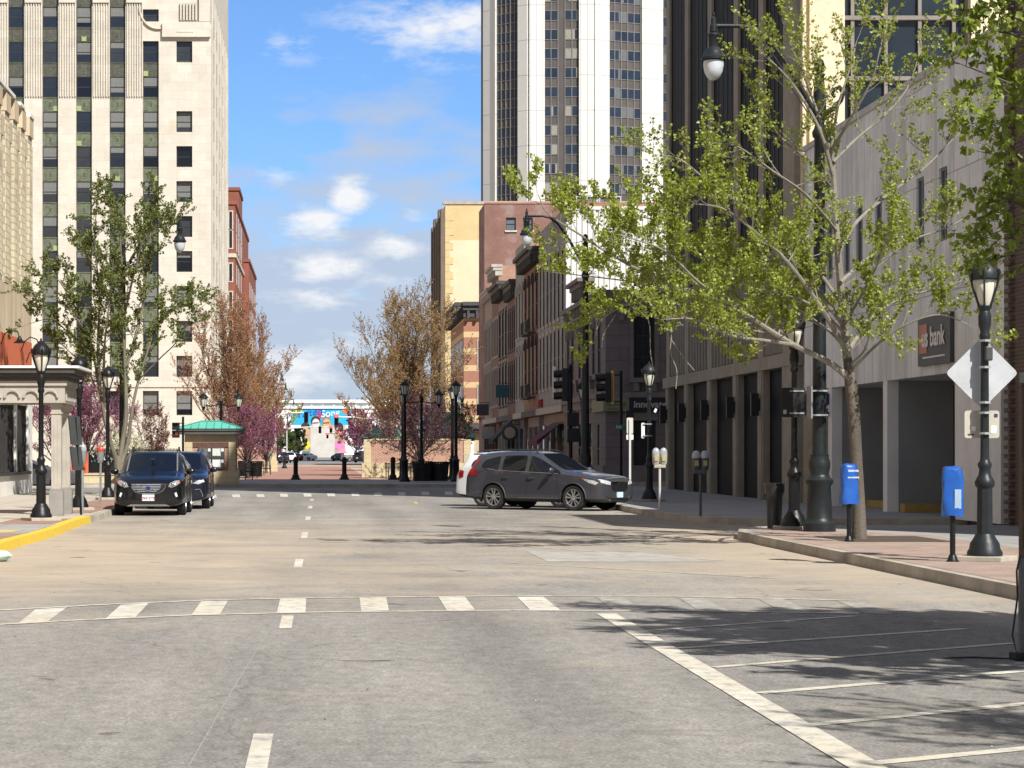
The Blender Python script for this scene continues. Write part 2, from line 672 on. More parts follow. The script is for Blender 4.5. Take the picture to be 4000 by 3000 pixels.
def paint_mat(name, col, wear=0.47, under=(.2, .19, .175)):
    m = bpy.data.materials.new(name)
    m.use_nodes = True
    nt = m.node_tree
    b = nt.nodes['Principled BSDF']
    b.inputs['Roughness'].default_value = 0.8
    tc = nd(nt, 'ShaderNodeTexCoord')
    n = nd(nt, 'ShaderNodeTexNoise')
    n.inputs['Scale'].default_value = 5
    n.inputs['Detail'].default_value = 12
    n.inputs['Roughness'].default_value = 0.78
    nt.links.new(tc.outputs['Object'], n.inputs['Vector'])
    f = ramp(nt, n.outputs[0], [(wear - .08, 0.10), (wear + .06, 1.0)])
    n2 = nd(nt, 'ShaderNodeTexNoise')
    n2.inputs['Scale'].default_value = 1.4
    n2.inputs['Detail'].default_value = 6
    nt.links.new(tc.outputs['Object'], n2.inputs['Vector'])
    pc = mixc(nt, 1.0, col, ramp(nt, n2.outputs[0], [(0.3, (.78, .76, .70)), (0.7, (1.05, 1.05, 1.05))]), 'MULTIPLY')
    n3 = nd(nt, 'ShaderNodeTexNoise')
    n3.inputs['Scale'].default_value = 0.7
    n3.inputs['Detail'].default_value = 8
    nt.links.new(tc.outputs['Object'], n3.inputs['Vector'])
    pc = mixc(nt, ramp(nt, n3.outputs[0], [(0.45, 0.0), (0.62, 0.55)]), pc, (.50, .42, .29))
    nt.links.new(mixc(nt, f, under, pc), b.inputs['Base Color'])
    return m


asphalt = asphalt_mat()
white_paint = paint_mat('white_road_paint', (.64, .61, .53), .46, (.27, .255, .235))
faded_paint = paint_mat('faded_road_paint', (.58, .56, .50), .48, (.27, .255, .235))
yellow_paint = paint_mat('yellow_road_paint', (.62, .42, .06), .45, (.3, .27, .22))
concrete = brick('concrete_walk', (.47, .42, .345), (.44, .40, .33), (.20, .18, .15), 1.5, 1.5, .014, .9, True, .22, .7, .15, (.34, .29, .23), .56, off=0)
concrete_grey = brick('grey_concrete_walk', (.33, .325, .31), (.30, .295, .285), (.15, .145, .14), 1.6, 1.6, .014, .9, True, .22, .7, .15, off=0)
kerb_m = mat('kerb_concrete', (.36, .325, .265), .9, 0, .30, 1.6, .3, 25)
kerb_y = mat('kerb_yellow', (.66, .46, .035), .75, 0, .14, 5, .15, 40, col2=(.40, .33, .20), thr=.56)
paver = brick('brick_paver', (.36, .215, .165), (.30, .165, .125), (.22, .19, .15), .21, .105, .010, .9, True, .28, 1.2, .3)
paver_pink = brick('pink_brick_paver', (.40, .29, .235), (.33, .225, .18), (.26, .225, .185), .21, .105, .012, .9, True, .25, 1.2, .3, (.42, .34, .26), .58)
plaza_red = brick('plaza_brick', (.39, .205, .15), (.33, .165, .12), (.28, .19, .15), .22, .11, .008, .85, True, .2, .4, .15)
plaza_tan = brick('plaza_tan_paver', (.50, .36, .26), (.45, .32, .23), (.32, .24, .18), .6, .6, .012, .85, True, .18, .4, .15)

g = MB()
g.poly([(-1500, -60, -.03), (1500, -60, -.03), (1500, 3200, -.03), (-1500, 3200, -.03)])
struct(g.build('ground', mat('bare_ground', (.20, .185, .15), .95, 0, .25, .05)))
g = MB()
g.poly([(-90, -40, 0), (90, -40, 0), (90, 104.2, 0), (-90, 104.2, 0)])
struct(g.build('road', asphalt))
g = MB()
g.poly([(-60, 249.8, .004), (60, 249.8, .004), (60, 694, .004), (-60, 694, .004)])
struct(g.build('far_road', mat('far_asphalt', (.21, .205, .195), .9, 0, .2, .25)))


def strip(name, line, inner, z, m, zb=-.02, label=None):
    """kerb: prism along a polyline, from the road edge inward"""
    mb = MB()
    n = len(line)
    for i in range(n - 1):
        a, b, c, d = line[i], line[i + 1], inner[i + 1], inner[i]
        za, zb2 = a[2] if len(a) > 2 else z, b[2] if len(b) > 2 else z
        q = .02
        mb.add([(a[0], a[1], zb), (b[0], b[1], zb), (c[0], c[1], zb), (d[0], d[1], zb),
                (a[0] + (d[0] - a[0]) * q * 6, a[1] + (d[1] - a[1]) * q * 6, za), (b[0] + (c[0] - b[0]) * q * 6, b[1] + (c[1] - b[1]) * q * 6, zb2), (c[0], c[1], zb2), (d[0], d[1], za)],
               [(0, 1, 5, 4), (4, 5, 6, 7), (2, 3, 7, 6), (0, 4, 7, 3), (1, 2, 6, 5)])
    o = mb.build(name, m)
    bm = bmesh.new(); bm.from_mesh(o.data); bmesh.ops.recalc_face_normals(bm, faces=bm.faces[:]); bm.to_mesh(o.data); bm.free()
    return struct(o)


# ---- left pavement
LK = -5.2
lk = [(LK + .02, 24, .15), (LK + .05, 31, .15), (LK + .06, 36.4, .155), (LK, 39.8, .15), (LK + .05, 41.4, .147), (LK + .05, 44.4, .147), (LK - .02, 46.2, .15), (LK - .08, 49, .155), (LK - .12, 52.6, .152)]
strip('kerb', lk, [(p[0] - .24, p[1], p[2]) for p in lk], .15, kerb_y)
lk2 = [(LK - .12, 52.604, .155), (LK - .07, 54.4, .13), (LK - .16, 57.5, .15), (LK - .18, 70, .15), (LK - .18, 78, .15), (LK - .9, 81, .15), (LK - 2.4, 83.2, .15), (LK - 5, 84.4, .15), (-60, 84.6, .15)]
strip('kerb', lk2, [(p[0] - (.2 if i < 5 else .1), p[1] - (0 if i < 5 else .2)) for i, p in enumerate(lk2)], .15, kerb_m)
mb = MB()
mb.prism([(-60, -10), (LK - .20, -10), (LK - .20, 52), (LK - .31, 57), (LK - .32, 78), (LK - 1.0, 80.7), (LK - 2.5, 82.95), (LK - 5, 84.15), (-60, 84.4)], -.1, .146)
struct(mb.build('pavement', concrete))
for nm, x0, x1, y0, y1, m_ in (('pavement', LK - 1.55, LK - .34, 46.6, 50.6, paver), ('pavement', LK - 1.75, LK - .40, 55.2, 72, paver), ('pavement', LK - 2.6, LK - .20, 41.2, 46.55, concrete_grey), ('pavement', LK - 2.6, LK - .2, 35.5, 41.15, paver)):
    mb = MB(); mb.poly([(x0, y0, .151), (x1, y0, .151), (x1, y1, .151), (x0, y1, .151)]); struct(mb.build(nm, m_))
mb = MB(); mb.poly([(LK - 1.25, 41.5, .156), (LK - .5, 41.6, .156), (LK - .42, 43.2, .156), (LK - 1.2, 43.1, .156)])
struct(mb.build('pavement', paint_mat('tactile_yellow', (.62, .46, .10), .5, (.35, .33, .3))))

# ---- right pavement
RK = 7.66
rk = [(RK, -10), (RK, 30), (RK + .02, 40), (RK + .1, 42.6), (RK + .42, 44.2), (RK + 1.0, 45.2), (RK + 1.9, 45.9), (RK + 6.4, 46.2)]
strip('kerb', rk, [(RK + .17, -10), (RK + .17, 30), (RK + .19, 40), (RK + .27, 42.5), (RK + .56, 44.0), (RK + 1.1, 45.0), (RK + 1.95, 45.7), (RK + 6.4, 46.0)], .15, kerb_m)
mb = MB(); mb.prism([(RK + .15, -10), (60, -10), (60, 46), (RK + 6.4, 46.0), (RK + 1.95, 45.72), (RK + 1.08, 45.02), (RK + .54, 44.02), (RK + .25, 42.5), (RK + .17, 40)], -.1, .146)
struct(mb.build('pavement', concrete_grey))
mb = MB(); mb.poly([(RK + .18, 6, .151), (RK + 3.1, 6, .151), (RK + 3.1, 40.5, .151), (RK + 1.5, 43.6, .151), (RK + .5, 43.4, .151), (RK + .19, 40, .151)])
struct(mb.build('pavement', paver_pink))
mb = MB(); mb.poly([(8.62, 37.4, .156), (10.4, 37.4, .156), (10.4, 40.0, .156), (8.62, 40.0, .156)])
struct(mb.build('ground', mat('tree_pit_soil', (.075, .055, .04), .95, 0, .4, 8, .8, 30)))
rk2 = [(14.3, 50.5), (9.9, 50.7), (9.1, 51.1), (8.5, 52.2), (8.27, 53.6), (8.25, 60), (8.25, 80), (8.6, 84.5), (9.8, 87.6), (12, 89.2), (60, 89.6)]
strip('kerb', rk2, [(14.3, 50.7), (9.95, 50.9), (9.22, 51.28), (8.66, 52.3), (8.44, 53.7), (8.42, 60), (8.42, 80), (8.76, 84.4), (9.9, 87.44), (12, 89.0), (60, 89.4)], .15, kerb_m)
mb = MB(); mb.prism([(14.3, 50.68), (9.95, 50.88), (9.2, 51.26), (8.64, 52.3), (8.42, 53.7), (8.40, 60), (8.40, 80), (8.74, 84.4), (9.9, 87.46), (12, 89.02), (60, 89.42), (60, 50.68)], -.1, .146)
struct(mb.build('pavement', concrete_grey))
mb = MB(); mb.poly([(RK + .4, 46.25, .012), (60, 46.25, .012), (60, 50.45, .012), (9.4, 50.45, .012), (RK + 1.6, 48, .012)])
struct(mb.build('road', mat('alley_concrete', (.24, .235, .22), .9, 0, .2, 1.2)))

# ---- far pavement round the square
fk = [(-70, 104.0), (14, 104.0)]
strip('kerb', fk, [(p[0], p[1] + .22) for p in fk], .15, kerb_m)
mb = MB(); mb.prism([(-70, 104.2), (14.0, 104.2), (14.0, 250), (-70, 250)], -.1, .146)
struct(mb.build('pavement', plaza_tan))
mb = MB(); mb.poly([(-4.2, 121, .152), (2.6, 121, .152), (2.6, 232, .152), (-4.2, 232, .152)])
struct(mb.build('path', plaza_red))
mb = MB(); mb.poly([(-70, 104.5, .151), (14, 104.5, .151), (14, 119, .151), (-70, 119, .151)])
struct(mb.build('pavement', concrete_grey))
fk = [(14.02, 112.0), (60, 112.0)]
strip('kerb', fk, [(p[0], p[1] + .2) for p in fk], .15, kerb_m)
mb = MB()
for y0 in (128, 158):
    mb.poly([(-4.7, y0, .156), (-4.45, y0, .156), (-4.2 + .0, y0 + 16, .156), (-4.55, y0 + 16, .156)])
struct(mb.build('drain_grate', mat('grate_iron', (.07, .065, .06), .6, .3)))

# ---- road markings, read off the photograph and laid on the road
Z1 = .004


def marking(name, quads, m, z=Z1):
    mb = MB()
    for q in quads:
        p = [G(*c) for c in q]
        a = sum(p[i][0] * p[(i + 1) % 4][1] - p[(i + 1) % 4][0] * p[i][1] for i in range(4))
        p = p if a > 0 else p[::-1]
        mb.poly([(x, y, z) for x, y in p])
    return struct(mb.build(name, m))


def wline(mb, pts, w, z=Z1):
    """painted line of width w along plan points"""
    for (a, b) in zip(pts[:-1], pts[1:]):
        a, b = Vector((a[0], a[1])), Vector((b[0], b[1]))
        t = (b - a).normalized(); n = Vector((-t.y, t.x)) * w / 2
        q = [a - n, b - n, b + n, a + n]
        mb.poly([(p.x, p.y, z) for p in q])


# lane dashes
mb = MB()
for y0, y1, w in ((10.4, 13.15, .115), (21.0, 22.65, .115), (32.0, 34.6, .12), (43.0, 46.2, .12), (54.3, 57.2, .12), (65.5, 68.6, .12), (76.0, 78.8, .12)):
    f = lambda y: X(CU - 0.2069 * (F * EYE / y), y)
    xa, xb = f(y0), f(y1)
    mb.poly([(xa - w / 2, y0, Z1), (xa + w / 2, y0, Z1), (xb + w / 2, y1, Z1), (xb - w / 2, y1, Z1)])
struct(mb.build('road_marking', white_paint))
# near crosswalk
k = .9045
c1 = lambda x, y: (x * k, 2100 + y * k)
c2 = lambda x, y: (2000 + x * .9042, 2000 + y * .9042)
bars = [[c1(155, 310), c1(290, 302), c1(205, 364), c1(80, 371)], [c1(522, 291), c1(642, 284), c1(585, 345), c1(455, 352)],
        [c1(870, 276), c1(985, 273), c1(950, 332), c1(825, 337)], [c1(1210, 266), c1(1322, 263), c1(1320, 325), c1(1195, 328)],
        [c1(1552, 260), c1(1668, 260), c1(1680, 316), c1(1560, 318)], [c1(1893, 256), c1(2005, 253), c1(2052, 313), c1(1930, 317)],
        [c2(22, 368), c2(135, 367), c2(208, 424), c2(78, 424)], [c2(365, 367), c2(478, 368), c2(570, 428), c2(440, 427)],
        [c2(715, 370), c2(828, 372), c2(940, 430), c2(812, 430)], [c2(1062, 376), c2(1175, 378), c2(1300, 436), c2(1172, 434)], [c2(1400, 384), c2(1510, 388), c2(1650, 442), c2(1530, 440)]]
marking('road_marking', bars[:7], white_paint)
marking('road_marking', bars[7:], paint_mat('ghost_road_paint', (.50, .48, .43), .57, (.25, .24, .22)))
mb = MB()
wline(mb, [G(*c1(-60, 318)), G(*c1(420, 292)), G(*c1(880, 272)), G(*c1(1330, 262)), G(*c1(2212, 253)), G(*c2(700, 366)), G(*c2(1500, 384))], .11, .0055)
wline(mb, [G(*c1(-60, 380)), G(*c1(330, 358)), G(*c1(830, 336)), G(*c1(1330, 324)), G(*c1(2212, 315)), G(*c2(700, 428)), G(*c2(1500, 440))], .12, .0055)
struct(mb.build('road_marking', white_paint))
# edge line and slanted bay lines on the right
mb = MB()
wline(mb, [(2.86, 22.9), (2.83, 16), (2.80, 9.0)], .20, .0055)
struct(mb.build('road_marking', white_paint))
mb = MB()
for (a, b, c, d, w) in ((3410, 2983, 4060, 2920, .12), (3150, 2835, 4060, 2745, .12), (2965, 2709, 4060, 2617, .12), (2787, 2608, 3826, 2524, .10), (2651, 2533, 3640, 2466, .10), (2506, 2466, 3240, 2414, .09)):
    p0, p1 = Vector(G(a, b)), Vector(G(c, d))
    p1 = p0 + (p1 - p0) * 1.15
    wline(mb, [p0, p1], w, .0042)
struct(mb.build('road_marking', white_paint))
mb = MB()
for (a, b, c, d) in ((1990, 2199, 3022, 2259), (1990, 2131, 2820, 2190), (2000, 2106, 2560, 2140), (1720, 2005, 2430, 2028), (1705, 1986, 2430, 2014), (1760, 2058, 2600, 2098)):
    wline(mb, [G(a, b), G(c, d)], .10, .0042)
struct(mb.build('road_marking', faded_paint))
mb = MB()
for (a, b, c, d) in ((772, 2018, 845, 2016), (770, 1996, 812, 1994), (812, 1975, 850, 1973)):
    wline(mb, [G(a, b), G(c, d)], .10)
struct(mb.build('road_marking', white_paint))
# pale repair slab
marking('road', [[(2054, 2153), (2542, 2160), (2800, 2195), (2140, 2195)]], mat('pale_patch', (.34, .325, .295), .9, 0, .25, 2.5), .0035)
# a long pale seam in the near lane
mb = MB(); wline(mb, [G(735, 2998), G(905, 2700), G(1080, 2415)], .008, .002); struct(mb.build('road_marking', mat('seam_pale', (.27, .257, .235), .9, 0, .3, 9)))
# far crosswalk
mb = MB()
for i, x in enumerate((60, 245, 435, 620, 805, 990, 1180, 1360, 1545, 1730, 1915)):
    f = i / 10
    yt, yb = 1072 - 26 * f, 1094 - 20 * f
    p = [G(800 + (x - 24) * .4973, 1400 + yb * .4973), G(800 + (x + 36) * .4973, 1400 + yb * .4973), G(800 + (x + 28) * .4973, 1400 + yt * .4973), G(800 + (x - 32) * .4973, 1400 + yt * .4973)]
    mb.poly([(a, b, Z1) for a, b in p])
struct(mb.build('road_marking', white_paint))
mb = MB()
wline(mb, [G(800, 1400 + 1098 * .4973), G(1900, 1400 + 1076 * .4973)], .14, .006)
struct(mb.build('road_marking', faded_paint))
mb = MB(); mb.poly([(*G(1618, 1968), Z1), (*G(1634, 1968), Z1), (*G(1629, 1960), Z1), (*G(1616, 1960), Z1)])
struct(mb.build('road_marking', yellow_paint))
# loose grit and bits of litter on the road
rr = random.Random(77)
mb = MB()
for i in range(1100):
    y = 9 + 45 * rr.random() ** 1.6
    x = rr.uniform(-5.0, 7.5)
    s = rr.choice((.003, .004, .005, .006, .009))
    a = rr.uniform(0, 6.28)
    p = [(x + s * math.cos(a + k * 2.1) * rr.uniform(.6, 1.2), y + s * math.sin(a + k * 2.1) * rr.uniform(.6, 1.2), .001) for k in range(3)]
    mb.mat = rr.choice((0, 0, 1))
    mb.add(p + [(x, y, .001 + s * .9)], [(0, 1, 3), (1, 2, 3), (2, 0, 3)])
o = mb.build('grit', [mat('pale_grit', (.36, .345, .31), .9, 0, 0), mat('dark_grit', (.05, .045, .04), .9, 0, 0)])
tag(o, 'loose pale and dark grit scattered over the road', 'grit')
struct(o, 'stuff')


# ================================================================ BUILDINGS
RNG = random.Random(7)
gl_dark = glass('dark_glass')
gl_blue = glass('blue_dark_glass', (.02, .028, .04), .08)
dark_metal = mat('dark_window_metal', (.035, .033, .032), .5, .2, .2)
bronze = mat('bronze_metal', (.055, .047, .04), .45, .3, .2)
blind = mat('window_blind', (.15, .155, .15), .8, 0, .15, 3)
curtain = mat('curtain', (.27, .25, .21), .85, 0, .3, 9)
roofing = mat('roofing', (.2, .2, .195), .9, 0, .2, 1)


def mass(mb, x0, x1, y0, y1, z0, z1, skip=''):
    """closed block without the faces named in skip: s(outh, facing the camera), w, e, n, t"""
    if 's' not in skip: mb.poly([(x0, y0, z0), (x1, y0, z0), (x1, y0, z1), (x0, y0, z1)])
    if 'n' not in skip: mb.poly([(x1, y1, z0), (x0, y1, z0), (x0, y1, z1), (x1, y1, z1)])
    if 'w' not in skip: mb.poly([(x0, y1, z0), (x0, y0, z0), (x0, y0, z1), (x0, y1, z1)])
    if 'e' not in skip: mb.poly([(x1, y0, z0), (x1, y1, z0), (x1, y1, z1), (x1, y0, z1)])
    if 't' not in skip: mb.poly([(x0, y0, z1), (x1, y0, z1), (x1, y1, z1), (x0, y1, z1)])


# ---------------------------------------------------------------- limestone office tower, left
def limestone_tower():
    stone = brick('limestone', (.60, .565, .485), (.555, .515, .435), (.45, .415, .345), 1.55, .93, .014, .8, False, .14, .5, .1, (.50, .41, .29), .60)
    stone_d = mat('weathered_limestone', (.52, .45, .35), .85, 0, .25, .9, streak=True)
    Y0 = 242.0
    k = Y0 / F
    root = thing('office_tower', 'tall cream limestone art deco office tower with columns of dark windows and green metal panels', 'office tower', (-20, Y0, 0))
    ox, oy = -20, Y0
    sx = lambda u: X(u, Y0) - ox       # local s along front
    zz = lambda v: Z(v, Y0)
    fr = frame((0, 0, 0), (1, 0), (0, -1))
    w = MB(fr)
    cols = [-72, 63, 196, 328, 459, 589, 720]
    hw = 31
    tops = [24 + 136.6 * i for i in range(-1, 12)]
    holes, wins, panels = [], [], []
    right_edge = 822
    zt = 62
    for ci, c in enumerate(cols):
        a, b = sx(c - hw), sx(c + hw)
        if c == 720:
            holes.append((a, b, zz(tops[2] + 82 + 1), zz(160)))
            wins.append((a, b, zz(160 + 78), zz(160))); wins.append((a, b, zz(297 + 78), zz(297)))
            panels.append((a, b, zz(297), zz(160 + 78)))
            for t in tops[4:-1]:
                holes.append((a, b, zz(t + 82), zz(t))); wins.append(holes[-1])
            holes.append((a, b, zz(1527 + 95), zz(1527))); wins.append(holes[-1])
        else:
            top = zz(160) if c == 589 else zt - 2
            holes.append((a, b, zz(1390 + 82), top))
            for t in tops[:-1]:
                if zz(t) > top + .1:
                    continue
                wins.append((a, b, zz(t + 82), zz(t)))
                if t + 130 < 1390 + 20:
                    panels.append((a, b, zz(t + 136.6), zz(t + 82)))
            if c > 0:
                holes.append((a, b, zz(1527 + 95), zz(1527))); wins.append(holes[-1])
            if c == 589:
                q = (a, b, zz(84), zz(36)); holes.append(q); wins.append(q)
    holes_wall(w, sx(-140), sx(right_edge), 0, zt, holes, .5)
    # string course above the lowest windows and plinth
    w.box(sx(-140), sx(right_edge), .0, .12, zz(1512), zz(1500))
    w.box(sx(-140), sx(right_edge) + .1, .0, .25, 0, 1.6)
    # corner bay standing forward with a shouldered top
    za = zz(88)
    bay = [(sx(626), 0, za - 3), (sx(626), .55, za - 3)]
    w.box(sx(634), sx(right_edge), .002, .38, zz(146), za)
    w.box(sx(690), sx(756), .002, .42, zz(128), zz(120))
    # fluted upper piers
    for c0, c1 in ((-41, 32), (94, 165), (227, 297), (359, 428), (490, 558)):
        n = 7
        for i in range(n):
            u0 = c0 + (c1 - c0) * (i + .28) / n
            u1 = c0 + (c1 - c0) * (i + .74) / n
            w.box(sx(u0 + 3), sx(u1 + 3), 0.001, .16, zz(378), zz(14))
    # scrolls at the head of the piers
    for c0, c1 in ((-41, 32), (94, 165), (227, 297), (359, 428), (490, 558)):
        w.box(sx(c0 + 4), sx(c1 - 2), .002, .26, zz(12), zz(-8))
    # fluted block beside the corner top
    for i in range(6):
        w.box(sx(704 + 12 * i), sx(710 + 12 * i), .002, .3, zz(80), zz(10))
    w.box(sx(778), sx(822), .002, .34, zz(86), zt)
    # block body
    L, D = sx(-140), 46
    w.M = None
    mass(w, L, sx(822), 0, D, 0, zt, 'se')
    # side wall to the street, with vertical fins and slit windows
    sd_ = frame((sx(822), 0, 0), (0, 1), (1, 0))
    w.M = sd_
    hs, ws = [], []
    for c in (7.5, 14.5, 22, 30, 38):
        for t in tops[1:]:
            q = (c - .8, c + .8, zz(t + 82), zz(t)); hs.append(q); ws.append(q)
    holes_wall(w, 0, D, 0, 51.5, hs, .06)
    w.poly([(0, 0, 51.5), (D, 0, 51.5), (D, 0, zt), (0, 0, zt)])
    for c in (3.5, 5.4, 9.6, 12.4, 16.6, 20, 24, 28, 32, 36, 40, 44):
        w.box(c - .35, c + .35, .001, .07, 3, 51)
    w.box(0, 2.2, .001, .10, 3, 47)
    wall = w.build('wall', [stone], root)
    sm = mat('green_spandrel', (.125, .145, .095), .6, .1, .35, 2.2)
    sm2 = mat('dark_spandrel', (.080, .083, .062), .6, .1, .35, 2.2)
    sm3 = mat('pale_green_block', (.27, .33, .15), .6, 0, .2, 2.2)
    RNG.shuffle(panels)
    for (a, b, c, d) in panels[:99]:
        p = MB(frame((0, 0, 0), (1, 0), (0, -1)))
        p.mat = 0
        p.box(a, b, -.47, -.36, c, d)
        ww, hh = b - a, d - c
        p.box(a, b, -.36, -.30, d - .10, d)
        for i in (.08, .17, .26, .70, .79, .88):
            p.box(a + ww * i, a + ww * (i + .05), -.36, -.32, c + hh * .08, d - hh * .16)
        p.box(a + ww * .36, a + ww * .64, -.36, -.33, c + hh * .2, d - hh * .25)
        p.mat = 1
        p.box(a + ww * .44, a + ww * .56, -.33, -.29, c + hh * .36, d - hh * .38)
        if RNG.random() < .28:
            q = RNG.choice((.02, .33, .68))
            p.box(a + ww * q, a + ww * (q + .3), -.325, -.31, c + .05, c + hh * .4)
            p.m[-6:] = [2] * 6
        p.build('spandrel', [sm if c < zz(420) else sm2, sm2, sm3], root)
    for h in wins:
        window_at(root, fr, h, .44, dark_metal, gl_dark, blind, RNG, 1, 2, .08)
    for h in ws[:40]:
        window_at(root, sd_, h, .05, dark_metal, gl_dark, None, RNG, 1, 2, .08)
    # curved scroll relief beside the top window
    c = MB(fr); c.smooth = True
    cx, cz = sx(618), zz(28)
    c.tube([(cx + 2.0 * math.cos(t), .12, cz + 2.3 * math.sin(t)) for t in [math.pi + i * math.pi / 20 for i in range(0, 12)]], .13, 6)
    c.build('scroll', stone_d, root)


limestone_tower()


# ---------------------------------------------------------------- red brick hotel beyond it
def red_hotel():
    b = brick('red_brick_far', (.285, .088, .055), (.25, .075, .047), (.24, .11, .08), .3, .1, .01, .85, False, .2, .3, .1)
    root = thing('brick_hotel', 'stepped red brick block behind the cream office tower, pale stone window surrounds', 'building', (-14, 300, 0))
    w = MB()
    for (x0, x1, y0, y1, z) in ((-10, 3.0, -11, 41, 33.0), (-10, 2.9, 5, 18, 36.6), (2.7, 3.75, 20, 54, 28.3), (-10, 3.4, 42, 60, 26.5)):
        mass(w, x0, x1, y0, y1, 0, z)
        w.box(x0 - .15, x1 + .15, y0 - .15, y1, z, z + .45)
    w.build('wall', b, root)
    st = mat('pale_stone_trim', (.55, .50, .42), .8, 0, .15)
    t = MB(); t.box(-10, 3.15, -11.15, 41, 26.3, 26.8); t.build('stone_band', st, root)

    def win(fm, zc, hw=.75):
        p = MB(Matrix(fm) @ Matrix.Translation((0, 0, zc)))
        p.box(-hw, hw, .002, .05, -1.25, 1.25); p.mat = 1; p.box(-hw + .14, hw - .14, .05, .06, -1.1, 1.1)
        p.build('window', [st, gl_dark], root)
    for zc in (10, 13.6, 17.2, 20.8, 24.4, 28.6, 31.0):
        for y in (-6, 0, 6, 12):
            win(frame((3.0, y, 0), (0, 1), (1, 0)), zc)
        if zc < 27:
            for y in (24, 30, 37, 44, 50):
                win(frame((3.75, y, 0), (0, 1), (1, 0)), zc)
        win(frame((2.45, -11, 0), (1, 0), (0, -1)), zc, .32)


red_hotel()


# ---------------------------------------------------------------- yellow glazed brick shop building at the left edge
def yellow_left():
    yb = brick('yellow_brick', (.60, .525, .375), (.56, .485, .335), (.36, .31, .22), .30, .24, .026, .6, False, .15, .5, .3)
    st = mat('buff_stone', (.56, .45, .31), .8, 0, .25, 1.0, streak=True)
    orange = mat('orange_stucco', (.56, .135, .055), .85, 0, .10, 2)
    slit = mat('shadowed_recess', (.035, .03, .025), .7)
    xw, y1 = -10.74, 84.4
    root = thing('brick_shop_building', 'yellow brick building at the left edge with fluted pilasters above an orange stucco band', 'building', (xw, y1, 0))
    fm = frame((0, 0, 0), (0, -1), (1, 0))   # s runs toward the camera
    w = MB(fm)
    Ltot = 60
    zt = 13.9
    # back plane and pilasters
    w.M = None
    mass(w, -30, -.35, -Ltot, 0, 5.66, zt - .5)
    w.M = fm
    s = 0.0
    i = 0
    while s < 26:
        pw = 1.05 if i % 2 == 0 else .55
        top = zt - (0 if i % 2 == 0 else .9)
        w.mat = 0
        o = .0 if i % 2 == 0 else -.06
        w.box(s, s + pw, -.5, o, 7.4, top - .7)
        for q in range(3 if pw > 1 else 1):
            w.box(s + .08 + q * .33, s + .30 + q * .33, o, o + .035, 7.6, top - 1.0)
        w.mat = 1
        w.box(s - .02, s + pw + .02, -.5, o + .06, top - .7, top)
        w.box(s + .1, s + pw - .1, -.5, o + .04, 11.15 if i % 2 == 0 else 10.75, 11.7)
        s += pw
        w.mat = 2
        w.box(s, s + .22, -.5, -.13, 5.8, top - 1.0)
        s += .22
        i += 1
    w.mat = 1
    w.box(0, Ltot, -.5, -.02, 5.66, 7.38)
    w.build('wall', [yb, st, slit], root)
    c = MB(fm)
    c.box(0, 1.07, -3, .10, zt, zt + .12)
    c.box(2.6, 3.8, -3, .10, zt, zt + .12); c.box(5.2, 40, -3, .10, zt, zt + .12)
    c.build('coping', mat('white_coping', (.78, .76, .72), .7, 0, .1), root)
    c = MB(); c.box(-30, 0, -Ltot, 0, 3.72, 5.655)
    c.build('stucco_band', orange, root)
    c = MB(fm)
    c.box(0, 1.2, -1, .02, 0, 3.7); c.box(1.2, 60, -1, .02, 0, .85); c.box(1.2, 60, -1, .02, 3.3, 3.7)
    for k_ in range(10):
        c.box(4.2 + 5 * k_, 4.5 + 5 * k_, -1, .02, .85, 3.3)
    c.build('shop_wall', mat('white_shop_wall', (.72, .70, .65), .7, 0, .12, 1.5), root)
    c = MB(fm)
    c.box(1.0, 60, .02, .12, .82, .93)
    c.build('sill', dark_metal, root)
    for k_ in range(4):
        a = 1.2 + (4.5 - 1.2 if k_ else 0) + max(0, k_ - 1) * 5.0
        b = 4.2 + 5 * k_
        c = MB(fm)
        for q in range(12):
            sq = a + (b - a) * (q + .3) / 12
            c.box(sq, sq + .045, -.12, -.05, .93, 3.3)
        o = c.build('shop_window', dark_metal, root)
        c = MB(fm); c.box(a, b, -.3, -.2, .93, 3.3)
        c.build('pane', glass('shop_glass', (.03, .035, .035), .02, .8), o)
    # goose neck lamps on the orange band
    lm = mat('lamp_black', (.02, .02, .021), .45, .2, .15)
    for k_, (u, v, lab) in enumerate(((117, 1398, 'far'), (98, 1372, 'mid'), (20, 1372, 'near'))):
        Y = -10.6 * F / (u - CU)
        yy = Y - y1
        tl = {'far': 'black gooseneck wall lamp on the orange band, the lowest and nearest the corner', 'mid': 'black gooseneck wall lamp on the orange band, the middle one of three', 'near': 'black gooseneck wall lamp on the orange band, the one at the photo edge'}[lab]
        t = thing('wall_lamp', tl, 'wall lamp', (xw, Y, 5.35 if lab != 'far' else 5.0), group='gooseneck lamps on the orange wall')
        a = MB(); a.smooth = True
        a.tube([(0.01, 0, -.1), (.12, 0, .22), (.32, 0, .38), (.56, 0, .30), (.62, 0, .12)], .022, 6)
        a.build('arm', lm, t)
        a = MB(); a.smooth = True
        a.lathe([(.03, .16), (.07, .10), (.10, .02), (.20, -.06), (.21, -.08)], 12, (.62, 0, .0))
        a.build('shade', lm, t)


yellow_left()


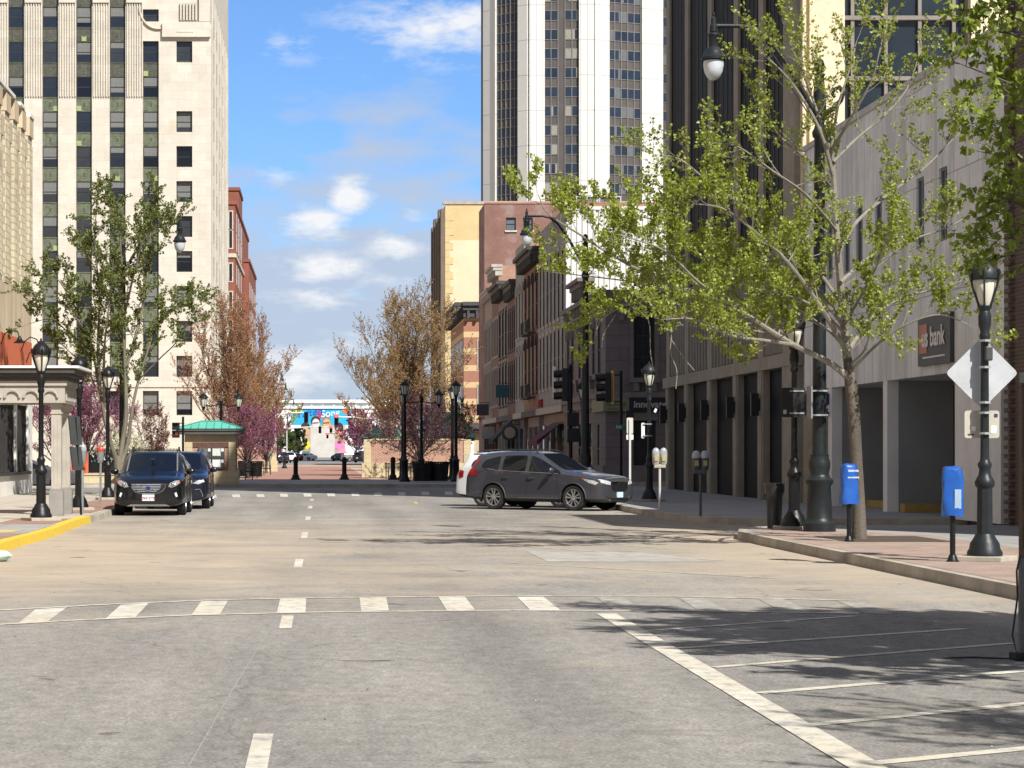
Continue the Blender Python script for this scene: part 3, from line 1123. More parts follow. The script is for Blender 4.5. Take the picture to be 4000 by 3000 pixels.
# ---------------------------------------------------------------- portico on the left pavement
def portico():
    st = mat('tan_painted_stone', (.38, .35, .30), .75, 0, .14, 2.0, .1, 20)
    base = mat('grey_plinth', (.25, .24, .22), .8, 0, .15, 2.5)
    dark = mat('dark_cornice', (.055, .05, .047), .6, 0, .2, 3)
    wh = mat('white_eave', (.78, .77, .74), .6, 0, .08)
    root = thing('portico', 'tan entrance portico with scalloped frieze and dark cornice over the left pavement', 'portico', (-6.18, 54, .146))
    x0, x1 = -4.2, .22
    y0, y1 = -1.15, 1.15
    for (px, py) in ((0, -.9), (0, .95)):
        c = MB(); c.box(px - .115, px + .115, py - .115, py + .115, .62, 2.62)
        for k_ in (-1, 1):
            c.box(px + k_ * .04 - .012, px + k_ * .04 + .012, py - .122, py + .122, .7, 2.3)
        c.box(px - .135, px + .135, py - .135, py + .135, 2.36, 2.41); c.box(px - .15, px + .15, py - .15, py + .15, 2.55, 2.62)
        o = c.build('post', st, root, bevel=.008)
        c = MB(); c.box(px - .16, px + .16, py - .16, py + .16, 0, .58); c.box(px - .14, px + .14, py - .14, py + .14, .58, .62)
        c.build('plinth', base, o, bevel=.01)
    f = MB()
    f.box(x0, x1, y0, y0 + .16, 2.62, 3.02); f.box(x1 - .16, x1, y0 + .16, y1, 2.62, 3.02); f.box(x0, x1 - .16, y1 - .16, y1, 2.62, 3.02)
    f.box(x0, x1 + .05, y0 - .05, y1 + .05, 3.02, 3.13)
    # scallops: raised arches along the front and the street side
    n = 10
    for i in range(n):
        c0 = x1 - .12 - (i + .5) * .44
        for q in range(10):
            a0, a1 = math.pi * q / 10, math.pi * (q + 1) / 10
            r = .17
            p0 = (c0 + r * math.cos(a0), 2.74 + r * math.sin(a0)); p1 = (c0 + r * math.cos(a1), 2.74 + r * math.sin(a1))
            f.tube([(p0[0], y0 - .03, p0[1]), (p1[0], y0 - .03, p1[1])], .034, 5)
    for i in range(8):
        yy = y0 + .2 + i * .27
        f.box(x1 - .01, x1 + .03, yy, yy + .12, 2.68, 2.95)
    f.build('frieze', st, root)
    d = MB()
    for k_, (g_, z0, z1) in enumerate(((.08, 3.13, 3.22), (.16, 3.22, 3.30), (.25, 3.30, 3.42))):
        d.box(x0, x1 + g_, y0 - g_, y1 + g_, z0, z1)
    d.build('cornice', dark, root, bevel=.01)
    d = MB(); d.box(x0, x1 + .36, y0 - .30, y1 + .30, 3.42, 3.475)
    d.build('eave', wh, root)


portico()


# ---------------------------------------------------------------- round fronted hotel tower, right of the sky
def hotel_tower():
    pier = brick('white_panel', (.66, .65, .60), (.64, .63, .585), (.40, .39, .36), 1.05, 5.3, .06, .7, False, .07, .3, .1, off=0)
    brown = mat('brown_panel', (.085, .072, .064), .6, .1, .15, .5)
    silver = mat('silver_mullion', (.25, .245, .24), .5, .4, .1)
    wd = glass('hotel_glass', (.022, .03, .045), .05)
    Y0 = 344.0
    root = thing('hotel_tower', 'very tall hotel tower with white panelled piers and brown window bands', 'hotel tower', (30, Y0, 0))
    prof = [(1879, 356.5, None), (1896, 348.6, 'p'), (1942, 347.0, 'b'), (2030, 344.2, 'p'), (2066, 343.2, 'p'), (2125, 343.4, 'b'), (2261, 343.0, 'p'), (2318, 343.0, 'p'), (2374, 343.9, 'b'), (2500, 346.0, 'p'), (2581, 348.0, 'b'), (2720, 354, 'p'), (2790, 358, None)]
    zt, zb = 84, 20
    pts = [(X(u, y) - 30, y - Y0) for u, y, _ in prof]
    wall = MB()
    for i in range(len(prof) - 1):
        p, q = pts[i], pts[i + 1]
        typ = prof[i][2]
        t = Vector((q[0] - p[0], q[1] - p[1]))
        L = t.length
        t.normalize()
        n = Vector((t.y, -t.x))
        wall.M = frame(p, t, n)
        if typ == 'p':
            wall.mat = 0
            wall.box(-.02, L + .02, -1.5, .55, 0, zt)
        elif typ == 'b':
            wall.mat = 1
            wall.box(0, L, -1.5, 0, 0, zt)
            wall.mat = 2
            for k_ in range(6):
                c = L * k_ / 5
                wall.box(c - .05, c + .05, .0, .16, 0, zt)
        else:
            wall.mat = 1
            wall.box(-.02, L, -1.5, .0, 0, zt)
    wall.M = None
    wall.mat = 1
    wall.prism([(pts[0][0] + 1, pts[0][1] + 1), (pts[5][0], 2), (pts[-1][0], pts[-1][1] + 2), (pts[-1][0], 40), (pts[0][0] + 4, 40)], 0, zt - .1)
    wall.build('wall', [pier, brown, silver], root)
    rows = [Z(v, Y0) for v in (32 + 74.6 * j for j in range(0, 10))]
    for i in range(len(prof) - 1):
        if prof[i][2] != 'b':
            continue
        p, q = pts[i], pts[i + 1]
        t = Vector((q[0] - p[0], q[1] - p[1])); L = t.length; t.normalize(); n = Vector((t.y, -t.x))
        fm = frame(p, t, n)
        for j in range(-1, 11):
            zc = Z(64 + 74.6 * j, Y0)
            w = MB(fm)
            for k_ in range(5):
                a, b = L * k_ / 5 + .05, L * (k_ + 1) / 5 - .05
                if i == 5 and k_ == 2:
                    w.build('window_band', [wd, curtain, silver], root)
                    w = MB(fm)
                    continue
                dark_side = i == 2
                r = RNG.random()
                w.mat = 0
                w.box(a, b, .0, .05, zc - .72, zc + .72)
                if not dark_side and r < .5:
                    w.mat = 1
                    if r < .22:
                        w.box(a + .03, b - .03, .05, .07, zc - .70, zc + .70)
                    else:
                        d = (b - a) * RNG.uniform(.25, .5)
                        if RNG.random() < .5: w.box(a + .03, a + d, .05, .07, zc - .70, zc + .70)
                        else: w.box(b - d, b - .03, .05, .07, zc - .70, zc + .70)
                w.mat = 2
                w.box(a, b, .0, .09, zc - .80, zc - .72); w.box(a, b, .0, .09, zc + .72, zc + .80)
            w.build('window_band', [wd, curtain if i == 5 else mat('dim_blind', (.11, .115, .12), .7), silver], root)


hotel_tower()


# ---------------------------------------------------------------- brown ribbed office building, right (casts the long shade over the crossing)
def brown_office():
    conc = mat('exposed_aggregate', (.31, .275, .22), .9, 0, .16, 1.5, .5, 60)
    tan = mat('tan_aggregate', (.63, .53, .365), .9, 0, .16, 5, .6, 26)
    fin = mat('dark_fin', (.06, .056, .05), .6, .1, .2)
    gls = glass('black_glass', (.004, .005, .008), .55, .08)
    xw, y0, y1, zt = 13.8, 66.0, 91.0, 36.5
    root = thing('office_building', 'brown ribbed concrete office building with black glass and a tan end wall', 'office building', (xw, y0, 0))
    D = y1 - y0
    w = MB()
    fs = frame((0, 0, 0), (0, 1), (-1, 0))       # street front
    w.M = fs
    ps = [.9, 5.1, 9.4, 14.5, 19.6, 24.2]
    w.mat = 0
    for i, s in enumerate(ps):
        hwid = 0.8 if i == 0 else .40
        w.box(s - hwid, s + hwid, -.6, .10, 4.55, zt)
        w.box(s - hwid - .02, s + hwid + .02, -.5, .12, .146, 4.5)
        w.box(s - hwid + .1, s + hwid - .1, .12, .15, .15, 4.45)
    # deep beam over the ground floor
    w.box(-.05, D + .05, -.5, .18, 4.15, 4.55)
    w.M = None
    w.mat = 0
    mass(w, 1.2, 40, .7, D, 4.3, zt, 't')
    mass(w, 0.4, 40, D - .2, D + .01, 0, zt, 'sw')
    w.box(3.0, 40, 2, D, .1, 4.6)
    w.build('wall', [conc], root)
    rf = MB(); rf.box(-.3, 40, -.1, D, zt + .002, zt + .8); rf.build('roof', roofing, root)
    # dark glazing between the ribs
    for i in range(len(ps) - 1):
        a, b = ps[i] + .40, ps[i + 1] - .40
        if i == 0: a = ps[0] + .8
        q = MB(fs)
        q.box(a, b, -.9, .0, 7.6, zt)
        o = q.build('window', gls, root)
        f = MB(fs)
        n = 5
        for k_ in range(n + 1):
            c = a + (b - a) * k_ / n
            f.box(c - .02, c + .02, .0, .018, 7.6, zt)
        f.build('frame', fin, o)
        # ribbed spandrel under the glass
        f = MB(fs)
        f.box(a, b, -.5, .01, 4.56, 7.6)
        for k_ in range(7):
            c = a + (b - a) * (k_ + .5) / 7
            f.box(c - .20, c + .20, .01, .05, 4.6, 7.5)
        f.box(a, b, -.4, .09, 7.52, 7.75)
        f.build('ribbed_panel', mat('ribbed_concrete', (.20, .18, .15), .85, 0, .2, 1.5), root)
        f = MB(fs)
        f.box(a, b, -1.4, -.10, .15, 4.14)
        f.build('entrance_glass', gls, root)
    for i, s in enumerate(ps[1:]):
        f = MB(fs); f.box(s - .22, s - .06, .20, .44, 2.75, 3.45); f.box(s - .18, s - .10, .15, .25, 2.9, 3.3)
        tag(f.build('wall_light', mat('lamp_black', (.02, .02, .021), .45), None, loc=(xw, y0, 0)), 'black box wall light on a brown office pier, %s' % ('beside the white bank', 'second from the bank', 'third from the bank', 'fourth from the bank', 'at the far corner')[i], 'wall light', 'box lights on the office piers')
    # tan end wall facing the camera
    e = MB()
    fe = frame((0, 0, 0), (1, 0), (0, -1))
    e.M = fe
    sx = lambda u: X(u, y0) - xw
    a, b = sx(3300), sx(3792)
    holes_wall(e, sx(3138), sx(3960) + 14, 0, zt, [(a, b, 9.0, zt - 1)], .45)
    e.box(sx(3128), sx(3142), -.3, .25, 8, zt)
    e.box(sx(3158), sx(3168), .002, .16, 8, zt)
    e.build('end_wall', tan, root)
    g_ = MB(fe); g_.box(a, b, -.5, -.42, 9, zt - 1)
    o = g_.build('end_window', glass('bluegrey_glass', (.022, .03, .04), .10, .45), root)
    f = MB(fe)
    for u in (3300, 3340, 3471, 3604, 3738, 3788):
        f.box(sx(u) - .05, sx(u) + .05, -.42, -.30, 9, zt - 1)
    for v in (62, 300, -180, -420):
        f.box(a, b, -.42, -.26, Z(v, y0) - .06, Z(v, y0) + .06)
    f.build('frame', mat('taupe_frame', (.20, .175, .15), .55, .2, .1), o)


brown_office()


# ---------------------------------------------------------------- white marble bank
def bank():
    marble = brick('grey_marble', (.78, .785, .77), (.73, .735, .72), (.40, .40, .395), .92, 2.6, .017, .6, False, .22, .9, .08, (.46, .455, .445), .50, off=.3, streak=.22)
    pale = mat('pale_fin', (.76, .755, .73), .7, 0, .12, 1.0)
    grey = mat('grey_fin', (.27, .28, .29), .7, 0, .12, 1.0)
    xw, y0, y1, zt = 13.9, 46.4, 65.6, 10.25
    root = thing('bank_building', 'grey marble bank with blank upper wall above an open ground floor of fins', 'bank', (xw, y0, 0))
    D = y1 - y0
    fs = frame((0, 0, 0), (0, 1), (-1, 0))
    w = MB(fs)
    holes, hh = [], []
    for u in (3357, 3431, 3594, 3684):
        s = xw * F / (u - CU) - y0
        hh.append((s - .34, s + .34, 6.35, 8.0))
    hh += [(13.6, 14.3, 6.35, 8.0), (15.6, 16.3, 6.35, 8.0)]
    holes_wall(w, 0, D, 3.38, zt, hh, .12)
    w.poly([(0, 0, 3.38), (D, 0, 3.38), (D, -6, 3.38), (0, -6, 3.38)])
    w.M = None
    mass(w, 0, 30, 0, D - .1, 3.38, zt, 'w')
    w.build('wall', marble, root)
    for h in hh:
        window_at(root, fs, h, .11, mat('grey_blue_metal', (.16, .18, .2), .5, .2), glass('slit_glass', (.12, .14, .16), .3), None, RNG, 2, 1, .06)
    c = MB(fs); c.box(-.02, D, -.6, .06, zt + .002, zt + .16)
    c.build('coping', mat('marble_coping', (.48, .46, .43), .7, 0, .2, 2), root)
    for i, (s, wd_, dp) in enumerate(((16.0, .45, 1.5), (9.9, .42, 1.35), (2.0, 3.4, .9))):
        f = MB(fs); f.box(s - wd_ / 2, s + wd_ / 2, -.3, -.02, .15, 3.38)
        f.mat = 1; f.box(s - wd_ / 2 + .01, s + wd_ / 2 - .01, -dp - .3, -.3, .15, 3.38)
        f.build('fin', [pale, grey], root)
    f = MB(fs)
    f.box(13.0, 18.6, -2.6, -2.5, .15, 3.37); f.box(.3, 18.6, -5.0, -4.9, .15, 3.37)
    d = MB(fs); d.box(10.6, 12.6, -4.9, -4.84, .15, 2.6); o_ = d.build('door', glass('door_glass', (.02, .025, .03), .08), root)
    d = MB(fs)
    for q in (10.6, 11.56, 12.5): d.box(q, q + .1, -4.84, -4.78, .15, 2.6)
    d.box(10.6, 12.6, -4.838, -4.79, 2.2, 2.3); d.build('door_frame', MATS.get('galvanised_steel') or mat('galvanised_steel', (.42, .43, .43), .45, .5, .2, 5), o_)
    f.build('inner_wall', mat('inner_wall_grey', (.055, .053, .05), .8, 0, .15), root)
    for bx in ((9.2, 9.65, -1.6, -.32, .15, .36), (13.2, 15.7, -1.9, -.9, .15, .33)):
        f = MB(fs); f.box(*bx)
        f.build('yellow_kerb_block', mat('yellow_block', (.42, .29, .09), .8, 0, .2), root)
    f = MB(fs); f.smooth = True
    f.lathe([(.30, .15), (.30, 1.55), (.31, 1.62)], 14, (6.0, -1.6, 0))
    f.build('pedestal', mat('pedestal_grey', (.14, .145, .15), .6), root)
    # sign panel
    t = thing('bank_sign', 'dark grey bank sign on the marble wall reading us bank', 'sign', (xw, 51.4, 4.1))
    p = MB(); p.box(-.10, .0, -1.35, 1.35, -.5, .62); p.build('panel', mat('sign_charcoal', (.05, .05, .055), .5), t)
    p = MB(); p.box(-.112, -.10, .55, 1.2, -.22, .45); p.build('emblem', mat('sign_salmon', (.50, .20, .13), .6), t)
    wm = mat('sign_white', (.72, .70, .66), .6, 0, .04)
    text('lettering', 'us bank', .62, text_m((-.118, 0.0, .12), (0, -1, 0), (-1, 0, 0)), wm, t, .006, bold=.012)
    p = MB(); p.box(-.112, -.10, -.95, .9, -.34, -.30); p.build('rule', wm, t)
    # cash machine blade sign
    t = thing('atm_sign', 'blue blade sign lettered ATM at the corner of the marble bank', 'sign', (13.66, 62.6, 2.95))
    p = MB(); p.box(-.42, .36, -.12, .12, -.32, .28); p.build('panel', mat('sign_blue', (.012, .02, .11), .5), t, bevel=.01)
    text('lettering', 'ATM', .26, text_m((-.0, -.125, -.14), (1, 0, 0), (0, -1, 0)), wm, t, .005, bold=.008)


bank()


# ---------------------------------------------------------------- dark brick building at the right edge
def edge_building():
    b = brick('dark_brick', (.115, .07, .055), (.09, .055, .045), (.16, .13, .11), .23, .08, .012, .85, False, .2, .6, .3)
    root = thing('brick_corner_building', 'dark brick building at the right edge beside the marble bank, toothed corner', 'building', (13.9, 46.2, 0))
    w = MB()
    mass(w, 0, 30, -9, -.05, 0, 15)
    for i in range(80):
        w.box(-.10, .02, -.5, -.1, .2 + i * .185, .29 + i * .185)
    w.build('wall', b, root)
    fs = frame((0, -6, 0), (0, 1), (-1, 0))
    for z0 in (4.5, 8.6):
        for s in (0.4, 2.5):
            p = MB(fs); p.box(s, s + 1.2, .002, .05, z0, z0 + 2.3); p.mat = 1; p.box(s + .08, s + 1.12, .05, .07, z0 + .08, z0 + 2.2)
            p.build('window', [dark_metal, gl_dark], root)
    p = MB(fs); p.box(-3, 5.0, .002, .06, .3, 3.2); p.build('shop_front', glass('edge_glass', (.02, .018, .016), .15), root)


edge_building()


# ---------------------------------------------------------------- the row of shops, right, beyond the crossing
def cornice(mb, fm, L, z, d=.5, h=.7, n=10):
    mb.M = fm
    mb.box(-.05, L + .05, -.3, d * .45, z - h, z - h * .55)
    mb.box(-.1, L + .1, -.3, d * .75, z - h * .55, z - h * .25)
    mb.box(-.15, L + .15, -.3, d, z - h * .25, z)
    for i in range(n):
        c = L * (i + .5) / n
        mb.box(c - .12, c + .12, 0, d * .7, z - h * 1.1, z - h * .3)


def shop(name, label, ya, yb, zt, mwall, mtrim, rows, fronts, corn=(.5, .7), mfront=None, arch=False, depth=.06, side=None, gm=None):
    """one narrow building of the row: s runs away from the camera along the street"""
    xw = 14.2
    root = thing(name, label, 'building', (xw, ya, 0))
    L = yb - ya
    fs = frame((0, 0, 0), (0, 1), (-1, 0))
    w = MB(fs)
    holes = []
    for (z0, z1, n, wd_) in rows:
        for i in range(n):
            c = L * (i + .5) / n
            holes.append((c - wd_ / 2, c + wd_ / 2, z0, z1))
    holes_wall(w, 0, L, 4.2, zt, holes, depth)
    w.M = None
    w.mat = 1 if side else 0
    mass(w, 0, 16, 0.01, L, 0, zt, 'w')
    w.build('wall', [mwall, side or mwall], root)
    for h in holes:
        window_at(root, fs, h, depth - .01, dark_metal, gm or gl_dark, None, RNG, 1, 2, .07)
    for (z0, z1, n, wd_) in rows:
        for i in range(n):
            t = MB(fs)
            c = L * (i + .5) / n
            if arch:
                t.tube([(c + (wd_ / 2 + .12) * math.cos(a), .06, z1 - .1 + (wd_ / 2 + .25) * math.sin(a)) for a in [math.pi * q / 8 for q in range(9)]], .07, 5)
                t.box(c - wd_ / 2 - .16, c - wd_ / 2, 0, .03, z0, z1); t.box(c + wd_ / 2, c + wd_ / 2 + .16, 0, .03, z0, z1)
            else:
                t.box(c - wd_ / 2 - .12, c + wd_ / 2 + .12, 0, .05, z1, z1 + .22)
            t.box(c - wd_ / 2 - .17, c + wd_ / 2 + .17, 0, .08, z0 - .16, z0 + .001)
            if not arch:
                t.box(c - wd_ / 2 - .1, c - wd_ / 2, 0, .025, z0, z1); t.box(c + wd_ / 2, c + wd_ / 2 + .1, 0, .025, z0, z1)
            t.build('window_surround', mtrim, root)
    t = MB(fs)
    t.box(-.01, L + .01, -.1, .22, 4.0, 4.4)
    t.build('string_course', mtrim, root)
    t = MB(fs)
    if corn:
        cornice(t, fs, L, zt + .1, corn[0], corn[1], max(4, int(L * 1.2)))
        t.build('cornice', mtrim, root)
    # shop front
    f = MB(fs)
    n = fronts
    f.mat = 0
    f.box(0, L, -.9, -.3, 3.3, 4.0)
    for i in range(n + 1):
        c = L * i / n
        f.box(max(0, c - .18), min(L, c + .18), -.9, .04, 0, 3.3)
    f.box(0, L, -.9, .0, 0.1, .6)
    f.build('shop_front', mfront or mtrim, root)
    for i in range(n):
        a, b = L * i / n + .18, L * (i + 1) / n - .18
        g_ = MB(fs); g_.box(a, b, -.6, -.10, .6, 3.3)
        g_.build('shop_window', gl_dark, root)
    return root, fs, L


def row():
    grey = brick('grey_stone_front', (.34, .325, .30), (.31, .295, .275), (.22, .21, .195), 1.4, .7, .01, .85, False, .22, .6, .1)
    obr = brick('rust_brick', (.36, .19, .12), (.31, .155, .10), (.20, .15, .12), .22, .075, .01, .85, False, .2, .6, .2)
    green = mat('green_grey_stone', (.30, .31, .27), .85, 0, .2, 1.2)
    rbr = brick('plum_brick', (.26, .125, .10), (.225, .108, .09), (.17, .13, .11), .22, .075, .01, .85, False, .2, .6, .2)
    stone = mat('brown_stone_front', (.33, .265, .215), .85, 0, .2, 1.0)
    sidebr = brick('orange_side_brick', (.40, .20, .13), (.33, .16, .10), (.40, .33, .26), .24, .08, .014, .85, False, .3, 1.2, .2, (.35, .30, .25), .60)
    dark = mat('dark_trim', (.06, .055, .05), .7, 0, .2)
    pale = mat('pale_trim', (.42, .395, .35), .8, 0, .15)
    white = mat('white_corrugated', (.66, .655, .63), .55, .1, .05, .4)
    innov = brick('plum_stone', (.195, .155, .15), (.175, .14, .135), (.085, .07, .068), 1.5, .62, .012, .8, False, .18, .7, .2)
    itrim = mat('plum_trim', (.19, .16, .155), .8, 0, .18, 1.2)
    # corner building
    root = thing('corner_building', 'low dark plum stone corner building with arched upper window and black shop signs', 'building', (14.2, 114, 0))
    ff = frame((0, 0, 0), (1, 0), (0, -1)); fs = frame((0, 0, 0), (0, 1), (-1, 0))
    w = MB(ff)
    zt = 9.75
    s1, s2 = X(2445, 114) - 14.2, X(2512, 114) - 14.2
    hf = [(X(2475, 114) - 14.2, X(2558, 114) - 14.2, 5.35, 8.5), (X(2475, 114) - 14.2, X(2562, 114) - 14.2, .6, 3.2)]
    holes_wall(w, 0, 14, 0, zt, hf, .4)
    w.M = fs
    hs = [(c - .42, c + .42, 5.6, 8.1) for c in (2.6, 5.0, 9.0, 11.4, 15.0, 17.2)] + [(2.4, 3.4, .5, 3.1), (5.6, 7.0, .5, 3.2), (10, 12, .5, 3.2)]
    holes_wall(w, 0, 19, 0, zt, hs, .07)
    w.M = None
    mass(w, 0, 14, 0, 19, 0, zt, 'sw')
    w.build('wall', innov, root)
    for h in hf: window_at(root, ff, h, .35, dark_metal, gl_dark, None, RNG, 2, 3, .08)
    for h in hs: window_at(root, fs, h, .06, dark_metal, gl_dark, None, RNG, 1, 2, .07)
    def trim(nm, fr_, boxes, arc=None):
        t = MB(fr_)
        for q in boxes: t.box(*q)
        if arc:
            cx, z, rx, rz, r_ = arc
            t.tube([(cx + rx * math.cos(a), .05, z + rz * math.sin(a)) for a in [math.pi * q / 10 for q in range(11)]], r_, 5)
        t.build(nm, itrim, root)
    for fr_, L_ in ((ff, 14), (fs, 19)):
        e_ = -.25 if fr_ is fs else 0
        trim('string_course', fr_, [(e_, L_, 0, .25, 4.35, 4.62), (e_ / 2, L_, 0, .12, 3.9, 4.351)])
        trim('plinth', fr_, [(e_ / 2, L_, 0, .16, .1, .95)])
        trim('frieze', fr_, [(e_ / 2, L_, 0, .14, 8.9, 9.05)])
    h = hf[0]
    trim('window_surround', ff, [(h[0] - .2, h[1] + .2, 0, .35, 5.1, 5.3), (h[0] - .05, h[0] + .25, 0, .28, 4.65, 5.101), (h[1] - .25, h[1] + .05, 0, .28, 4.65, 5.101), (h[0] - .2, h[0], 0, .04, 5.3, 8.2), (h[1], h[1] + .2, 0, .04, 5.3, 8.2)], ((h[0] + h[1]) / 2, 8.2, 1.15, .7, .14))
    trim('lintel', ff, [(hf[1][0] - .1, hf[1][1] + .1, 0, .12, 3.2, 3.6)])
    for h in hs[:6]:
        trim('window_surround', fs, [(h[0] - .15, h[1] + .15, 0, .3, 5.35, 5.58), (h[0] + .05, h[0] + .25, 0, .25, 4.9, 5.351), (h[0] - .1, h[0], 0, .03, 5.58, 8.1), (h[1], h[1] + .1, 0, .03, 5.58, 8.1)], ((h[0] + h[1]) / 2, 8.05, .5, .55, .1))
    trim('cornice', fs, [(-.2, 19, 0, .28, 9.55, 9.8)] + [(.3 + i * .7, .55 + i * .7, .0, .16, 9.1, 9.551) for i in range(26)])
    # little roof pediment over the street front
    trim('pediment', fs, [(8, 13.5, -.4, .35, 10.5, 10.75), (8.3, 13.2, -.4, .1, 9.8, 10.501), (7.7, 13.8, -.4, .55, 10.75, 10.95)] + [(8.6 + .8 * i, 8.85 + .8 * i, .1, .3, 9.9, 10.501) for i in range(6)])
    # shop signs of the corner building
    wm = mat('sign_pale_letters', (.42, .41, .38), .6, 0, .05)
    sg = thing('shop_sign', 'black sign band lettered innovate springfield on the plum corner building', 'sign', (X(2455, 114), 113.86, 4.02))
    p = MB(); p.box(0, 5.2, -.12, .0, -.36, .32); p.build('panel', mat('sign_black', (.012, .012, .014), .5), sg)
    text('lettering', 'innovate', .48, text_m((.22, -.13, -.03), (1, 0, 0), (0, -1, 0)), wm, sg, .006, 'LEFT', 1.0, .012)
    text('lettering', 'springfield', .46, text_m((2.12, -.13, -.03), (1, 0, 0), (0, -1, 0)), mat('sign_grey_letters', (.2, .2, .19), .6), sg, .006, 'LEFT', 1.05)
    sg = thing('shop_sign', 'olive green wrap round corner sign lettered ILLINOIS', 'sign', (14.2, 113.86, 4.02))
    p = MB(); p.box(-.15, 1.15, -.10, .0, -.36, .34); p.box(-.15, -.02, .0, 4.6, -.36, .34); p.build('panel', mat('sign_olive', (.22, .21, .115), .6), sg)
    dk = mat('sign_dark_letters', (.05, .06, .04), .6)
    text('lettering', 'ILLINOIS', .26, text_m((.5, -.105, -.02), (1, 0, 0), (0, -1, 0)), dk, sg, .005, spacing=1.0)
    text('lettering', 'REALESTATE', .11, text_m((.5, -.105, -.25), (1, 0, 0), (0, -1, 0)), dk, sg, .005, spacing=1.2)

    # grey tall front, with white sheet wall on its side
    r, fs, L = shop('shop_building', 'tall grey stone fronted building with narrow window strips and a white corrugated side wall', 133, 149, 15.9, grey, pale, [(9.6, 13.6, 7, .9), (5.6, 9.0, 7, .9)], 4, None, stone)
    c = MB(frame((0, 0, 0), (1, 0), (0, -1)))
    for i in range(34):
        a = i * .32
        c.add([(a, .03, 9.9), (a + .05, .12, 9.9), (a + .16, .12, 9.9), (a + .21, .03, 9.9), (a + .32, .03, 9.9), (a, .03, 15.75), (a + .05, .12, 15.75), (a + .16, .12, 15.75), (a + .21, .03, 15.75), (a + .32, .03, 15.75)], [(q, q + 1, q + 6, q + 5) for q in range(4)])
    c.box(0, 10.9, 0.0, .16, 15.75, 15.95)
    c.build('sheet_wall', white, r)
    a = MB(fs)
    a.add([(1.6, .0, 3.4), (7.4, .0, 3.4), (7.4, 1.5, 2.3), (1.6, 1.5, 2.3), (1.6, 1.5, 2.0), (7.4, 1.5, 2.0)], [(0, 1, 2, 3), (3, 2, 5, 4), (0, 3, 4), (1, 5, 2)])
    a.build('awning', mat('maroon_canvas', (.095, .02, .035), .85), r)
    a = MB(fs); a.box(4.9, 5.2, .02, .2, 4.9, 6.8); a.build('light_strip', mat('white_strip', (.8, .8, .78), .5), r)
    for i in range(3):
        a = MB(fs); a.box(13.2 + i * .8, 13.5 + i * .8, .02, .15, 4.5, 5.0)
        a.build('banner', mat('red_banner', (.35, .025, .03), .8), r)
    # rust brick
    r, fs, L = shop('shop_building', 'rust brick building with dark projecting cornice and narrow arched windows', 149, 160, 15.0, obr, dark, [(9.9, 13.0, 4, .95), (5.6, 8.8, 4, .95)], 3, (.8, 1.0), stone, True)
    for c in (3.2, 6.6):
        for z in (5.3, 9.6):
            a = MB(fs); a.box(c - 1.0, c + 1.0, .02, .55, z - .1, z)
            for i in range(9):
                a.box(c - 1.0 + i * .245, c - .96 + i * .245, .5, .54, z, z + .8)
            a.box(c - 1.0, c + 1.0, .49, .55, z + .8, z + .85)
            a.build('balcony', dark, r)
    # green grey
    r, fs, L = shop('shop_building', 'pale green grey stone front with triple arched windows between brick neighbours', 160, 167, 16.4, green, pale, [(9.8, 13.0, 3, .9), (5.4, 8.6, 3, .9)], 2, None, mat('blue_grey_front', (.12, .14, .16), .7), True, side=sidebr)
    # plum brick
    r, fs, L = shop('shop_building', 'plum brick front with corbelled parapet beside the green grey front', 167, 174, 14.2, rbr, dark, [(9.2, 12.2, 4, .8), (5.4, 8.2, 4, .8)], 2, (.5, 1.2), mat('green_front', (.03, .07, .05), .6), side=sidebr)
    a = MB(fs)
    a.add([(.6, .0, 4.2), (5.6, .0, 4.2), (5.6, 1.6, 2.5), (.6, 1.6, 2.5), (.6, 1.6, 2.2), (5.6, 1.6, 2.2)], [(0, 1, 2, 3), (3, 2, 5, 4), (0, 3, 4), (1, 5, 2)])
    a.build('awning', mat('charcoal_canvas', (.045, .045, .055), .85), r)
    # brown stone, pediment
    r, fs, L = shop('shop_building', 'brown stone front with wide dark windows and dark pedimented cornice', 174, 183, 14.6, stone, dark, [(9.0, 12.6, 3, 1.6), (5.2, 8.4, 3, 1.6)], 3, (.9, 1.1), mat('cream_front', (.40, .37, .28), .7), side=sidebr)
    # brick with white gable cap
    r, fs, L = shop('shop_building', 'brick front with stepped parapet capped in white near the end of the row', 183, 190, 16.6, rbr, pale, [(9.4, 12.4, 4, .7), (5.4, 8.4, 4, .7)], 2, (.6, .9), mat('red_front', (.17, .04, .03), .7), side=sidebr)
    r, fs, L = shop('shop_building', 'last brick front of the row with bracketed hood moulds over narrow windows', 190, 198.6, 15.2, stone, pale, [(9.2, 12.2, 5, .8), (5.4, 8.4, 5, .8)], 3, (.5, .8), dark, True, side=sidebr)
    # projecting shop signs along the row
    for (y, z, s_, lab, mm) in ((163, 3.0, 'round', 'round dark projecting shop sign with pale face on the row of shops', None), (186, 3.2, 'box', 'small pale projecting shop sign near the end of the row of shops', (.42, .42, .38)), (192, 5.2, 'box', 'tall dark projecting sign high on the last brick front', (.06, .06, .065)), (171, 6.2, 'box', 'teal box sign above the green shop front', (.03, .10, .13))):
        t = thing('hanging_sign', lab, 'sign', (14.2, y, z))
        p = MB()
        if s_ == 'round':
            p.smooth = True
            p.M = Matrix.Translation((-.75, 0, 0)) @ Matrix.Rotation(R(90), 4, 'X')
            p.lathe([(.55, -.08), (.6, -.06), (.6, .06), (.55, .08)], 20)
            p.mat = 1; p.lathe([(.40, .082), (.40, .10)], 20)
            p.build('panel', [dark, mat('sign_cream', (.38, .36, .29), .7)], t)
        else:
            p.box(-1.15, -.12, -.06, .06, -.5, .45); p.build('panel', mat('sign_%d' % y, mm, .6), t)
        p = MB(); p.box(-.9, 0, -.03, .03, .55, .6); p.build('bracket', dark, t)


row()


